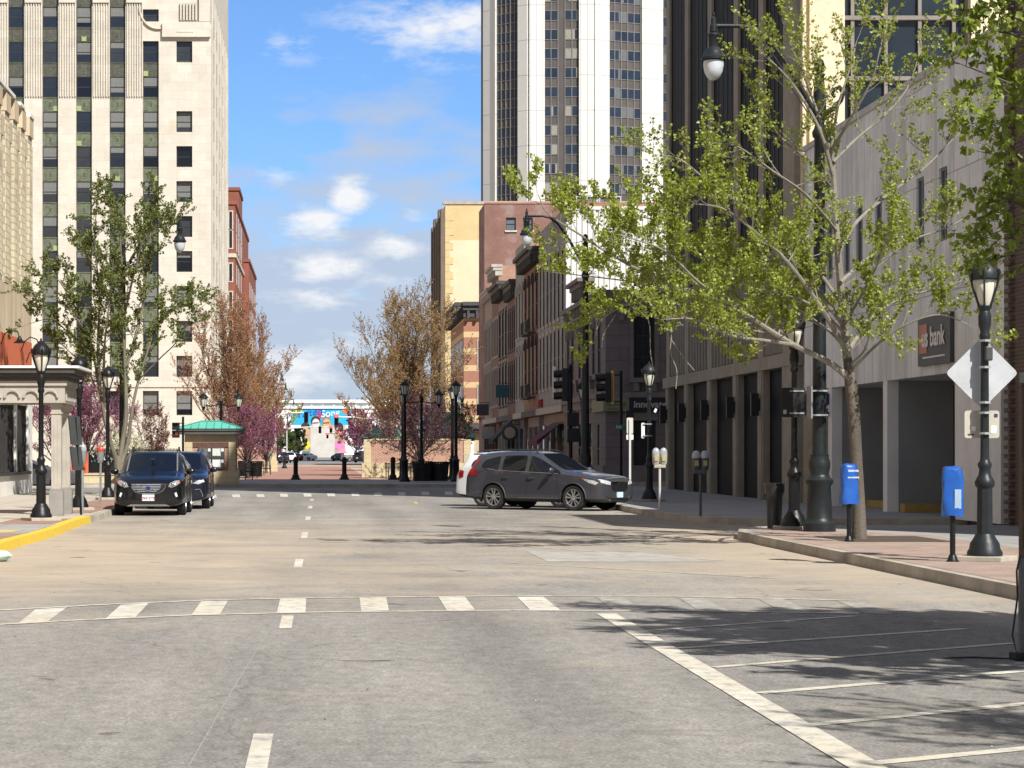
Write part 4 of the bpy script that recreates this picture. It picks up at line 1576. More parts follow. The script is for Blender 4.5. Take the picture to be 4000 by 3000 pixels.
# ---------------------------------------------------------------- red and yellow brick blocks beyond the row
def far_blocks():
    rb = brick('old_red_brick', (.27, .125, .095), (.22, .10, .08), (.24, .17, .14), .24, .08, .012, .85, False, .3, .35, .2, (.26, .215, .205), .50)
    yb = brick('cream_painted_brick', (.66, .58, .40), (.64, .56, .38), (.58, .50, .34), .4, .13, .008, .85, False, .10, .5, .1)
    yb2 = brick('deep_yellow_brick', (.60, .47, .245), (.58, .45, .23), (.50, .38, .2), .4, .13, .008, .85, False, .12, .5, .1)
    # red
    root = thing('brick_block', 'big old red brick side wall with two small windows above the row of shops', 'building', (14.2, 199, 0))
    ff = frame((0, 0, 0), (1, 0), (0, -1))
    xx = lambda u: X(u, 199) - X(1893, 199)
    w = MB(ff)
    hs = [(xx(1978), xx(2016), Z(900, 199), Z(850, 199)), (xx(2044), xx(2082), Z(900, 199), Z(850, 199))]
    holes_wall(w, 0, 18, 0, 23.3, hs, .25)
    w.M = None
    mass(w, 0, 18, 0, 6.9, 0, 23.3, 's')
    w.build('wall', rb, root)
    for h in hs:
        window_at(root, ff, h, .2, dark_metal, glass('grey_glass', (.13, .16, .19), .1), None, RNG, 1, 2, .05)
        t = MB(ff); t.box(h[0] - .1, h[1] + .1, 0, .12, h[2] - .14, h[2]); t.build('sill', mat('pale_sill', (.55, .52, .47), .8), root)
    t = MB(ff); t.box(0, 18, -.4, .06, 23.3, 23.42); t.box(xx(2190), xx(2228), .0, .1, 22.4, 23.3)
    t.box(xx(2190), 18, .002, .05, 22.3, 23.28)
    t.build('coping', brick('coping_red_brick', (.42, .19, .12), (.36, .16, .1), (.36, .24, .19), .24, .08, .012), root)
    # condensers on its roof
    for i, (a, b, lab) in enumerate(((2252, 2334, 'left'), (2343, 2424, 'right'))):
        t = thing('roof_condenser', 'open white frame with grey condenser on the red brick roof, the %s one' % lab, 'roof equipment', (X(a, 202), 202, 23.42), group='roof condensers')
        wd_ = X(b, 202) - X(a, 202)
        f = MB()
        for x in (0, wd_ / 2, wd_):
            for y in (0, 1.2):
                f.box(x - .04, x + .04, y - .04, y + .04, 0, .86)
        f.box(-.08, wd_ + .08, -.05, 1.25, .80, .87)
        f.build('frame', mat('galvanised', (.55, .55, .54), .5, .3), t)
        f = MB(); f.box(.08, wd_ / 2 - .08, .1, 1.1, .1, .78); f.box(wd_ / 2 + .08, wd_ - .08, .1, 1.1, .1, .78)
        f.build('unit', mat('unit_grey', (.14, .14, .135), .7), t)
        f = MB(); f.smooth = True; f.tube([(wd_ / 2, .6, .2), (wd_ / 2 - .1, .5, .5), (wd_ / 2 + .05, .5, .95), (wd_ / 2 + .4, .5, .97)], .035, 6); f.build('pipe', dark_metal, t)
    # yellow
    root = thing('brick_block', 'tall cream and yellow brick block with coped roof beyond the red brick wall', 'building', (14.2, 262, 0))
    w = MB()
    zs = Z(938, 262)
    w.mat = 0; mass(w, 0, 22, 0, 25, 0, zs, 'tw')
    w.mat = 1; mass(w, 0, 22, 0, 25, zs, 30.1, 'tw')
    w.mat = 2; mass(w, 0.02, 22, 0.02, 25, 0, 30.0, 'sen')
    fs = frame((0, 0, 0), (0, 1), (-1, 0))
    w.M = fs
    for s in (0, 5.5, 11, 16.5, 22):
        w.box(s, s + 2.2, 0, .5, 0, 29.6 + (.5 if s in (5.5, 16.5) else 0))
    w.M = frame((0, 0, 0), (1, 0), (0, -1))
    w.mat = 1
    for i in range(34):
        w.box(-.02, .55 + .35 * (i % 2), .002, .05, .5 + i * .84, .5 + i * .84 + .82)
    w.build('wall', [yb, yb2, mat('brown_brick_front', (.16, .125, .095), .85, 0, .2, .6)], root)
    t = MB(); t.box(-.3, 22, -.12, .5, 30.1, 30.45); t.build('coping', mat('tile_coping', (.38, .33, .28), .8, 0, .2, 2), root)
    for z0 in (6, 10, 14, 18, 22, 26):
        for s in (3.0, 8.6, 14.2, 19.6):
            p = MB(fs); p.box(s, s + 1.6, .02, .1, z0, z0 + 2.2); p.mat = 1; p.box(s + .15, s + 1.45, .1, .12, z0 + .15, z0 + 2.05)
            p.build('window', [dark_metal, gl_dark], root)
    # striped corner building with black cornice
    root = thing('striped_building', 'red and cream striped brick corner building with a heavy black bracketed cornice', 'building', (14.2, 228, 0))
    m = bpy.data.materials.new('striped_brick'); m.use_nodes = True
    nt = m.node_tree; b = nt.nodes['Principled BSDF']; b.inputs['Roughness'].default_value = .85
    v, tc = wall_vec(nt)
    sp = nd(nt, 'ShaderNodeSeparateXYZ'); nt.links.new(tc.outputs['Object'], sp.inputs[0])
    ph = math_n(nt, 'FRACT', math_n(nt, 'DIVIDE', math_n(nt, 'ADD', sp.outputs[2], .35), 1.68))
    f = math_n(nt, 'LESS_THAN', ph, .34)
    bt = nd(nt, 'ShaderNodeTexBrick'); bt.inputs['Scale'].default_value = 1
    for q, c_ in (('Color1', (.36, .155, .10)), ('Color2', (.31, .13, .08)), ('Mortar', (.33, .2, .15))): bt.inputs[q].default_value = (*c_, 1)
    bt.inputs['Brick Width'].default_value = .26; bt.inputs['Row Height'].default_value = .1; bt.inputs['Mortar Size'].default_value = .012
    nt.links.new(v, bt.inputs['Vector'])
    nt.links.new(mixc(nt, f, bt.outputs[0], (.58, .42, .23)), b.inputs['Base Color'])
    w = MB(); mass(w, 0, 14, 0, 23, 0, 15.2)
    w.build('wall', m, root)
    dk = mat('black_cornice', (.06, .06, .063), .6, 0, .15)
    t = MB()
    cornice(t, frame((0, 0, 0), (0, 1), (-1, 0)), 23, 16.6, .9, 1.5, 26)
    cornice(t, frame((0, 0, 0), (1, 0), (0, -1)), 14, 16.6, .9, 1.5, 16)
    t.M = None; t.box(-.02, 14, -.02, 23, 15.1, 16.5)
    t.build('cornice', dk, root)
    t = MB(frame((0, 0, 0), (1, 0), (0, -1))); t.box(-.2, 14, 0, 1.0, 3.9, 4.5); t.box(-.2, 14, 0, .8, 3.6, 3.9)
    t.M = frame((0, 0, 0), (0, 1), (-1, 0)); t.box(-.2, 23, 0, .8, 3.6, 4.5)
    t.build('shop_cornice', dk, root)
    fs = frame((0, 0, 0), (0, 1), (-1, 0)); ff = frame((0, 0, 0), (1, 0), (0, -1))
    for z0 in (5.4, 9.9):
        for i in range(9):
            p = MB(fs); s = 1 + i * 2.4; p.box(s, s + 1.2, .002, .06, z0, z0 + 3.0); p.mat = 1; p.box(s + .1, s + 1.1, .06, .08, z0 + .1, z0 + 2.9)
            p.build('window', [mat('pale_trim', (.33, .31, .27)), gl_dark], root)
        for s in (1.35, 3.4):
            p = MB(ff); p.box(s, s + 1.1, .002, .08, z0, z0 + 3.0); p.mat = 1; p.box(s + .12, s + .98, .08, .10, z0 + .1, z0 + 2.9)
            p.build('window', [mat('pale_trim', (.33, .31, .27)), glass('brown_glass', (.06, .04, .035), .1)], root)
    t = MB(ff); t.box(.3, 6, 0.002, .1, .2, 3.5); t.build('shop_front', mat('cream_shop', (.52, .42, .28), .7), root)
    t = MB(ff); t.box(.25, 1.0, .12, .2, .9, 2.9); t.build('notice_board', mat('white_board', (.8, .8, .78), .6), root)


far_blocks()


# ---------------------------------------------------------------- painted hall at the end of the street
def mural_hall():
    Y0 = 700.0
    xx = lambda u: X(u, Y0)
    zz = lambda v: Z(v, Y0)
    root = thing('mural_building', 'long white hall closing the street, its front painted with a bright blue mural', 'building', (0, Y0, 0))
    fm = frame((0, 0, 0), (1, 0), (0, -1))
    wh = mat('white_hall', (.80, .80, .78), .7, 0, .06, .2)
    w = MB()
    mass(w, xx(960), xx(1560), 0, 60, 0, zz(1562))
    w.M = fm
    w.box(xx(960), xx(1560), 0, .5, zz(1574), zz(1566)); w.box(xx(960), xx(1560), 0, .4, zz(1596), zz(1588))
    w.build('wall', wh, root)
    for i in range(8):
        a = xx(1090 + i * 43.5)
        p = MB(fm); p.box(a, a + 38 * Y0 / F, .01, .08, zz(1587), zz(1580)); p.build('window', mat('grey_glazing', (.3, .33, .35), .3), root)
    # mural: flat paint areas a few cm thick
    A = mat('mural_blue', (.02, .36, .62), .8, 0, .15, .1)

    def area(name, pts, m, o=.04):
        q = MB(fm)
        n = len(pts)
        vs = [(xx(u), o, zz(v)) for u, v in pts] + [(xx(u), 0, zz(v)) for u, v in pts]
        q.add(vs, [list(range(n))] + [(i, (i + 1) % n, n + (i + 1) % n, n + i) for i in range(n)])
        return q.build(name, m, root)

    def ell(u, v, a, b, n=16, k0=0, k1=1, wob=0):
        return [(u + a * (1 + wob * math.sin(5 * t)) * math.cos(t), v + b * (1 + wob * math.sin(5 * t)) * math.sin(t)) for t in [2 * math.pi * (k0 + (k1 - k0) * i / n) for i in range(n)]]
    area('mural_band', [(1137, 1660), (1372, 1660), (1372, 1592), (1137, 1592)], A, .04)
    area('mural_leaf', ell(1160, 1606, 22, 14, 15, wob=.25), mat('mural_green', (.35, .55, .03), .8), .09)
    area('mural_leaf', ell(1150, 1632, 12, 22, 15, wob=.2), mat('mural_teal', (.05, .38, .30), .8), .10)
    area('mural_flower', ell(1244, 1610, 10, 14, 15, wob=.3), mat('mural_purple', (.25, .08, .35), .8), .09)
    area('mural_flower', ell(1250, 1624, 10, 10, 15, wob=.3), mat('mural_red', (.5, .03, .06), .8), .11)
    area('mural_flower', ell(1352, 1606, 16, 12, 15, wob=.25), mat('mural_orange', (.6, .16, .02), .8), .09)
    area('mural_wall', [(1180, 1783), (1350, 1783), (1350, 1661), (1180, 1661)], mat('mural_dim', (.45, .33, .25), .8, 0, .5, .15), .03)
    skin1, skin2, hair = mat('mural_pale', (.62, .55, .55), .8), mat('mural_tan', (.55, .34, .18), .8), mat('mural_hair', (.03, .025, .03), .8)
    for (u, s_, hm) in ((1233, skin1, hair), (1275, skin2, mat('mural_grey', (.2, .19, .18), .8))):
        area('mural_hair', ell(u, 1645, 19, 20), hm, .12)
        area('mural_face', ell(u + 1, 1655, 15, 20), s_, .16)
        area('mural_glasses', [(u - 13, 1655), (u + 12, 1653), (u + 12, 1649), (u - 13, 1651)], hair, .2)
    for u in (1193, 1323):
        area('mural_hair', ell(u, 1668, 18, 18), hair, .12)
        area('mural_face', ell(u + 2, 1684, 13, 17), skin2, .16)
    area('mural_flower', ell(1325, 1740, 20, 17, 20, wob=.18), mat('mural_pink', (.72, .2, .45), .8), .1)
    area('mural_flower', ell(1338, 1764, 16, 14, 20, wob=.2), mat('mural_rose', (.66, .25, .38), .8), .12)
    area('mural_flower', ell(1326, 1727, 9, 6), mat('mural_brown', (.2, .04, .04), .8), .15)
    area('mural_flower', ell(1199, 1738, 12, 16, 20, wob=.2), mat('mural_yellow', (.7, .6, .03), .8), .1)
    area('mural_leaf', ell(1195, 1772, 18, 10, 20, wob=.2), mat('mural_dark_green', (.04, .2, .1), .8), .1)
    text('lettering', 'rafted', 3.2, text_m((xx(1213), -.14, zz(1612)), (1, 0, .16), (0, -1, 0)), mat('mural_deep_blue', (.01, .1, .4), .8), root, .02)
    text('lettering', 'Song', 3.0, text_m((xx(1290), -.14, zz(1615)), (1, 0, .1), (0, -1, 0)), mat('mural_white', (.85, .85, .85), .8), root, .02)
    # bare concrete block in front
    root2 = thing('concrete_block_house', 'bare pale concrete block standing in front of the painted hall', 'building', (0, 672, 0))
    w = MB()
    k_ = 672 / F
    x0, x1 = (1213 - CU) * k_, (1308 - CU) * k_
    mass(w, x0, x1, 0, 15, 0, Z(1672, 672))
    for i in range(4):
        a = x0 + (x1 - x0) * (i * .27)
        w.box(a, a + (x1 - x0) * .18, -.02, 12, Z(1672, 672) - .01, Z(1668, 672))
    w.build('wall', mat('raw_concrete', (.50, .48, .44), .85, 0, .14, .35, streak=False), root2)


mural_hall()


# ================================================================ STREET FURNITURE
iron = mat('black_iron', (.010, .0105, .0115), .38, .0, .3, 6, .15, 30, spec=.28)
iron_g = mat('green_black_iron', (.016, .020, .022), .42, .0, .25, 4, .15, 30, spec=.3)
frost = mat('frosted_lamp_glass', (.58, .57, .47), .25, 0, .10, 5, spec=.6)
clear = mat('clear_lamp_glass', (.50, .53, .56), .08, 0, .25, 4, spec=.8)
steel = mat('galvanised_steel', (.42, .43, .43), .45, .5, .2, 5)
alu = mat('sign_back_aluminium', (.56, .58, .60), .5, .25, .08, 3)


def lantern_lamp(name, label, loc, group, tall=0.0, m=None, plinth=True, lower=1.0):
    """pedestrian lamp: flared base, fluted shaft, caged tulip lantern with domed cap"""
    m = m or iron
    t = thing(name, label, 'street lamp', loc, RNG.uniform(0, 1), group)
    z0 = 0.0
    if plinth:
        p = MB(); p.box(-.34, .34, -.34, .34, 0, .07); p.build('plinth', mat('plinth_concrete', (.40, .36, .29), .9, 0, .2, 3), t, bevel=.01)
        z0 = .07
    b = MB(); b.smooth = True
    b.lathe([(.235, 0), (.235, .05), (.205, .10), (.195, .17), (.150, .24), (.120, .30)], 20, (0, 0, z0))
    b.build('base', m, t)
    s = MB(); s.smooth = True
    q = tall
    s.lathe([(.112, .30), (.106, .92), (.135, .95), (.142, 1.0), (.118, 1.05), (.088, 1.10), (.078, 1.17), (.095, 1.21), (.100, 1.25), (.070, 1.29), (.062, 1.34), (.054, 3.02 + q), (.075, 3.06 + q), (.078, 3.10 + q), (.060, 3.14 + q), (.088, 3.24 + q), (.092, 3.36 + q), (.070, 3.43 + q), (.095, 3.47 + q), (.105, 3.50 + q)], 16, (0, 0, z0), .07)
    s.build('pole', m, t)
    g = MB(); g.smooth = True
    g.lathe([(.075, 3.50 + q), (.105, 3.57 + q), (.138, 3.68 + q), (.150, 3.78 + q), (.140, 3.90 + q)], 16, (0, 0, z0))
    g.build('lantern_glass', frost, t)
    c = MB(); c.smooth = True
    for k in range(6):
        a = 2 * math.pi * k / 6 + .3
        d = Vector((math.cos(a), math.sin(a), 0))
        c.tube([d * r + Vector((0, 0, z + z0 + q)) for r, z in ((.09, 3.50), (.125, 3.60), (.175, 3.74), (.215, 3.88), (.235, 3.96), (.215, 3.99), (.19, 3.96))], .014, 5)
    c.build('cage', m, t)
    c = MB(); c.smooth = True
    c.lathe([(.185, 3.85), (.205, 3.87), (.205, 3.93), (.185, 3.99), (.15, 4.05), (.11, 4.09), (.075, 4.11), (.07, 4.14), (.02, 4.16), (.022, 4.19), (.008, 4.22)], 18, (0, 0, z0 + q))
    c.build('cap', m, t)
    return t


SW = .146
lantern_lamp('street_lamp', 'black caged lantern lamp in front of the tan portico, nearest on the left pavement', (-6.05, 49.1, SW), 'caged lantern lamps on the left pavement', tall=-.35)
lantern_lamp('street_lamp', 'black caged lantern lamp just behind the tan portico posts', (-6.17, 58.0, SW), 'caged lantern lamps on the left pavement', tall=-.3)
lantern_lamp('street_lamp', 'black caged lantern lamp in front of the forked tree trunk behind the black car', (-6.65, 70.8, SW), 'caged lantern lamps on the left pavement', tall=-.1)
lantern_lamp('street_lamp', 'black caged lantern lamp carrying the diamond sign at the right kerb', (9.02, 31.0, SW), 'caged lantern lamps on the right pavement', tall=-.1, m=iron_g)
lantern_lamp('street_lamp', 'green black lantern lamp behind the pale sign post and the grey crossover', (9.80, 68.2, SW), 'caged lantern lamps on the right pavement', tall=-.1, m=iron_g)
lantern_lamp('street_lamp', 'dark lantern lamp beside the traffic signals in front of the plum corner building', (9.75, 85.2, SW), 'caged lantern lamps on the right pavement', tall=-.1)
lantern_lamp('street_lamp', 'dark lantern lamp behind the black rubbish bin, its lantern lost in the maple leaves', (9.0, 43.4, SW), 'caged lantern lamps on the right pavement', tall=-.1)


def tall_lamp(label, loc, rot, group, s=1.0):
    """tall fluted lamp with one curved arm and a hanging teardrop lantern; arm points along local -X"""
    t = thing('tall_street_lamp', label, 'street lamp', loc, rot, group)
    b = MB(); b.smooth = True
    b.lathe([(.30, 0), (.30, .16), (.26, .20), (.235, .26), (.215, .85), (.25, .90), (.26, .96), (.19, 1.02), (.17, 1.08), (.20, 1.2), (.20, 1.3), (.17, 1.38), (.18, 1.43)], 20, (0, 0, 0))
    b.build('base', iron_g, t)
    p = MB(); p.smooth = True
    p.lathe([(.135, 1.43), (.12, 4.0), (.095, 7.3), (.13, 7.34), (.14, 7.42), (.10, 7.5), (.085, 7.55), (.12, 7.72), (.13, 7.9), (.11, 8.2), (.085, 8.45), (.11, 8.5), (.05, 8.53), (.09, 8.60), (.10, 8.68), (.07, 8.76), (.02, 8.80)], 20, (0, 0, 0), .05)
    p.build('pole', iron_g, t)
    a = MB(); a.smooth = True
    a.tube([(-.05, 0, 7.72), (-.30, 0, 8.18), (-.62, 0, 8.72), (-.95, 0, 9.16), (-1.2, 0, 9.35), (-1.45, 0, 9.40), (-1.92, 0, 9.40)], [.05, .05, .046, .043, .04, .038, .045], 10)
    a.tube([(.05, 0, 7.75), (.26, 0, 7.86), (.40, 0, 8.02), (.44, 0, 8.16), (.37, 0, 8.26), (.27, 0, 8.22), (.24, 0, 8.13), (.29, 0, 8.07)], [.05, .05, .045, .045, .045, .04, .035, .03], 8)
    a.tube([(-.1, 0, 7.6), (-.45, 0, 8.15), (-.75, 0, 8.7), (-1.1, 0, 9.2)], .012, 5)
    a.build('arm', iron_g, t)
    x = -1.97
    h = MB(); h.smooth = True
    h.lathe([(.02, 9.30), (.03, 9.26), (.015, 9.23), (.045, 9.2), (.05, 9.08), (.07, 9.06), (.075, 8.94), (.06, 8.93), (.10, 8.91), (.115, 8.88), (.095, 8.85), (.09, 8.66), (.12, 8.63), (.18, 8.56), (.205, 8.48), (.235, 8.46), (.235, 8.42), (.19, 8.40)], 20, (x, 0, .35))
    h.lathe([(.19, 8.40), (.21, 8.40)], 12, (x, 0, .35))
    o = h.build('lamp_head', iron_g, t)
    g = MB(); g.smooth = True
    g.lathe([(.185, 8.40), (.19, 8.32), (.17, 8.2), (.12, 8.1), (.06, 8.05), (.01, 8.035)], 18, (x, 0, .35))
    g.build('globe', clear, o)
    return t


tall_lamp('tall fluted lamp with teardrop lantern, standing by the maple at the right kerb', (9.25, 42.35, SW), 0, 'tall curved arm street lamps')
tall_lamp('tall fluted lamp with teardrop lantern rising behind the grey crossover', (8.85, 76.5, SW), 0, 'tall curved arm street lamps')
tall_lamp('tall lamp with teardrop lantern, its pole behind the leafy tree on the left pavement', (-6.90, 79.0, SW), math.pi, 'tall curved arm street lamps')
for Y, xl, lab in ((232, -4.06, 'nearest'), (262, -4.15, 'second'), (294, -3.95, 'third'), (342, -4.2, 'fourth'), (420, -4.4, 'farthest')):
    tall_lamp('distant tall lamp with curved arm beyond the left plaza tree, %s of the far line' % lab, (xl - 1.97, Y, SW if Y < 250 else 0), math.pi, 'distant tall lamps along the far street')


# ---- plaza lamps
def plaza_lamp(label, loc, heads, h, group):
    t = thing('plaza_lamp', label, 'street lamp', loc, 0, group)
    b = MB(); b.smooth = True
    b.lathe([(.28, 0), (.28, .08), (.20, .2), (.17, .3), (.16, 1.0), (.20, 1.06), (.12, 1.15), (.09, 1.3)], 14)
    b.build('base', iron, t)
    p = MB(); p.smooth = True
    p.lathe([(.085, 1.3), (.07, h - .9 if heads == 1 else h - .55), (.09, h - .85 if heads == 1 else h - .5), (.06, h - .72 if heads == 1 else h - .38)], 12)
    if heads == 2:
        p.tube([(-.9, 0, h - .66), (-.5, 0, h - .72), (0, 0, h - .62), (.5, 0, h - .72), (.9, 0, h - .66)], .03, 6)
        p.lathe([(.06, h - .4), (.10, h - .45), (.04, h - .3)], 10)
    p.build('pole', iron, t)
    for k in range(heads):
        x = 0 if heads == 1 else (-.9, .9)[k]
        g = MB(); g.smooth = True
        z = h - .74
        g.lathe([(.10, z), (.16, z + .2), (.19, z + .40), (.19, z + .44)], 12, (x, 0, 0))
        o = g.build('lantern_glass', frost, t)
        c = MB(); c.smooth = True
        c.lathe([(.05, z - .22), (.09, z - .05), (.12, z)], 12, (x, 0, 0))
        c.lathe([(.20, z + .43), (.27, z + .45), (.25, z + .49), (.14, z + .60), (.06, z + .66), (.02, z + .72), (.01, z + .76)], 14, (x, 0, 0))
        for q in range(6):
            a = q * math.pi / 3
            d = Vector((math.cos(a), math.sin(a), 0))
            c.tube([Vector((x, 0, 0)) + d * .115 + Vector((0, 0, z)), Vector((x, 0, 0)) + d * .225 + Vector((0, 0, z + .46))], .014, 4)
        c.build('lantern_frame', iron, o)
    return t


gp = 'single lantern lamps on the plaza'
plaza_lamp('tall single plaza lamp behind the right bollard, front one of its pair', (X(1581, 112.5), 112.5, SW), 1, 5.06, gp)
plaza_lamp('tall single plaza lamp half hidden behind the front one near the right bollard', (X(1573, 120.5), 120.5, SW), 1, 5.06, gp)
plaza_lamp('tall single plaza lamp left of the white car, front one of its pair', (X(1781, 113.2), 113.2, SW), 1, 5.06, gp)
plaza_lamp('tall single plaza lamp left of the white car, back one of its pair', (X(1767, 121.5), 121.5, SW), 1, 5.06, gp)
gd = 'double lantern lamps on the plaza'
plaza_lamp('two headed plaza lamp above the purple tree on the right', (X(1646, 118), 118, SW), 2, 4.72, gd)
plaza_lamp('two headed plaza lamp above the green roofed newspaper kiosk on the left', (X(863, 117), 117, SW), 2, 4.55, gd)


# ---- bollards
def bollard():
    t = thing('bollard', 'black bollard in the middle of the plaza entrance, left of centre', 'bollard', (X(1155, 121), 121, SW), 0, 'black bollards closing the plaza')
    b = MB(); b.smooth = True
    b.lathe([(.27, 0), (.27, .07), (.20, .12), (.19, .20), (.15, .26), (.125, .32)], 8)
    b.build('base', iron, t)
    b = MB(); b.smooth = True
    b.lathe([(.125, .32), (.12, .92), (.15, .95), (.15, 1.0), (.125, 1.04), (.14, 1.10), (.10, 1.18), (.03, 1.22)], 14)
    b.build('post', iron, t)
    return t


b0 = bollard()
gb = 'black bollards closing the plaza'
copy_tree(b0, (X(1345, 121.4), 121.4, SW), 0, 'black bollard in the middle of the plaza entrance, right of centre', gb)
copy_tree(b0, (X(1535, 121.2), 121.2, SW), 0, 'black bollard in front of the pale stone wall base, beside the tall plaza lamps', gb)
copy_tree(b0, (X(1111, 205), 205, SW), 0, 'distant black bollard at the far end of the plaza by the parked cars', gb)


# ---- bins
def bin_slat(label, loc, group, r=.36, h=.95):
    t = thing('litter_bin', label, 'litter bin', loc, 0, group)
    b = MB()
    for k in range(26):
        a = 2 * math.pi * k / 26
        d = Vector((math.cos(a), math.sin(a), 0)); n = Vector((-d.y, d.x, 0)) * .028
        p = [d * r * .86 + Vector((0, 0, .05)), d * r * .95 + Vector((0, 0, h * .6)), d * (r + .02) + Vector((0, 0, h))]
        for i in range(2):
            b.add([p[i] - n, p[i] + n, p[i + 1] + n, p[i + 1] - n, p[i] - n - d * .02, p[i] + n - d * .02, p[i + 1] + n - d * .02, p[i + 1] - n - d * .02], [(0, 1, 2, 3), (7, 6, 5, 4), (0, 3, 7, 4), (1, 5, 6, 2)])
    for z in (.1, h * .62, h - .04):
        b.lathe([(r * .9, z), (r * .96, z), (r * .96, z + .05), (r * .9, z + .05)], 18)
    b.build('slats', iron, t)
    b = MB(); b.smooth = True; b.lathe([(r * .8, .06), (r * .86, h * .9), (r * .8, h * .9)], 16); b.build('liner', mat('bin_liner', (.03, .032, .035), .6), t)
    return t


gl_ = 'slatted litter bins on the plaza'
bin_slat('black slatted litter bin right of the tall plaza lamp, the left one of two', (X(1650, 111.5), 111.5, SW), gl_, .50, 1.02)
bin_slat('black slatted litter bin left of the white car, the right one of two', (X(1716, 111.8), 111.8, SW), gl_, .48, 1.0)
bin_slat('black slatted litter bin behind the black benches beside the kiosk', (X(953, 134), 134, SW), gl_, .36)
bin_slat('black slatted litter bin under the pink redbud left of the bronze figure', (X(999, 132), 132, SW), gl_, .40)
t = bin_slat('black litter bin with green rim behind the left tree trunk', (X(496, 92 + 14), 106, SW), gl_, .30, 1.1)
r_ = MB(); r_.smooth = True; r_.lathe([(.27, 1.10), (.33, 1.12), (.33, 1.17), (.27, 1.18)], 16); r_.build('rim', mat('green_rim', (.03, .30, .21), .5), t)
# wheeled bin with bag by the tall lamp
t = thing('rubbish_bin', 'tall black rubbish bin with a bag folded over its rim beside the tall lamp', 'rubbish bin', (8.72, 43.9, SW))
b = MB(); b.smooth = True; b.lathe([(.13, 0), (.135, .02), (.165, .84), (.17, .86)], 12); b.build('body', mat('bin_plastic', (.022, .023, .025), .5, 0, .2), t)
b = MB()
rr = random.Random(3)
prof = []
for i, (r, z) in enumerate(((.175, .66), (.19, .72), (.20, .82), (.19, .88), (.12, .86), (.05, .84))):
    prof.append((r, z))
vs, fs_ = [], []
for i, (r, z) in enumerate(prof):
    for k in range(16):
        a = 2 * math.pi * k / 16
        q = r * (1 + rr.uniform(-.08, .08))
        vs.append((q * math.cos(a), q * math.sin(a), z + (rr.uniform(-.07, .04) if i == 0 else rr.uniform(-.015, .015))))
for i in range(len(prof) - 1):
    for k in range(16):
        fs_.append((i * 16 + k, i * 16 + (k + 1) % 16, (i + 1) * 16 + (k + 1) % 16, (i + 1) * 16 + k))
b.add(vs, fs_); b.build('bag', mat('bin_bag', (.025, .026, .028), .3, 0, .2), t)


# ---- parking meters
def meter(label, loc, double, mpole, mhead, group, h=1.35, red=False):
    t = thing('parking_meter', label, 'parking meter', loc, 0, group)
    p = MB(); p.smooth = True; p.tube([(0, 0, 0), (0, 0, h - .2)], .032, 8); p.build('pole', mpole, t)
    for x in ((-.10, .10) if double else (0,)):
        b = MB(); b.smooth = True
        b.M = Matrix.Translation((x, 0, h - .2)) @ Matrix.Diagonal((1, .7, 1, 1))
        b.lathe([(.05, -.05), (.08, 0), (.095, .06), (.10, .22), (.105, .26)], 12)
        o = b.build('head', mhead, t)
        d = MB(); d.smooth = True
        d.M = Matrix.Translation((x, 0, h + .06)) @ Matrix.Diagonal((1, .7, 1, 1))
        d.lathe([(.10, 0), (.102, .05), (.085, .12), (.05, .16), (.01, .175)], 12)
        d.build('dome', mat('meter_dome_red', (.40, .05, .03), .3) if red else mat('meter_dome', (.38, .40, .42), .15, .2), o)
        f = MB(); f.box(x - .045, x + .045, -.085, -.07, h - .12, h + .0); f.build('plate', mat('meter_plate', (.40, .35, .14), .5), o) if double else None
    if double:
        b = MB(); b.box(-.15, .15, -.05, .05, h - .30, h - .22); b.build('yoke', mhead, t, bevel=.01)
    return t


mg = mat('meter_grey', (.30, .31, .32), .45, .5, .2, 4)
md = mat('meter_dark', (.10, .105, .11), .5, .4, .2, 4)
meter('single parking meter with red dome beside the lamp in front of the forked tree', (X(393, 65.5), 65.5, SW), False, mg, mg, 'parking meters', 1.42, True)
meter('single grey parking meter beside the leaning sign behind the portico', (X(322, 54.6), 54.6, SW), False, mg, mg, 'parking meters', 1.45)
meter('sunlit double headed parking meter right of the grey car', (X(2577, 59.9), 59.9, SW), True, mat('pale_pole', (.55, .54, .50), .6, 0, .15), mat('meter_tan', (.40, .37, .31), .5, .1, .2), 'parking meters', 1.36)
meter('dark double headed parking meter standing in the shade on the right pavement', (X(2736, 52.7), 52.7, SW), True, md, md, 'parking meters', 1.28)


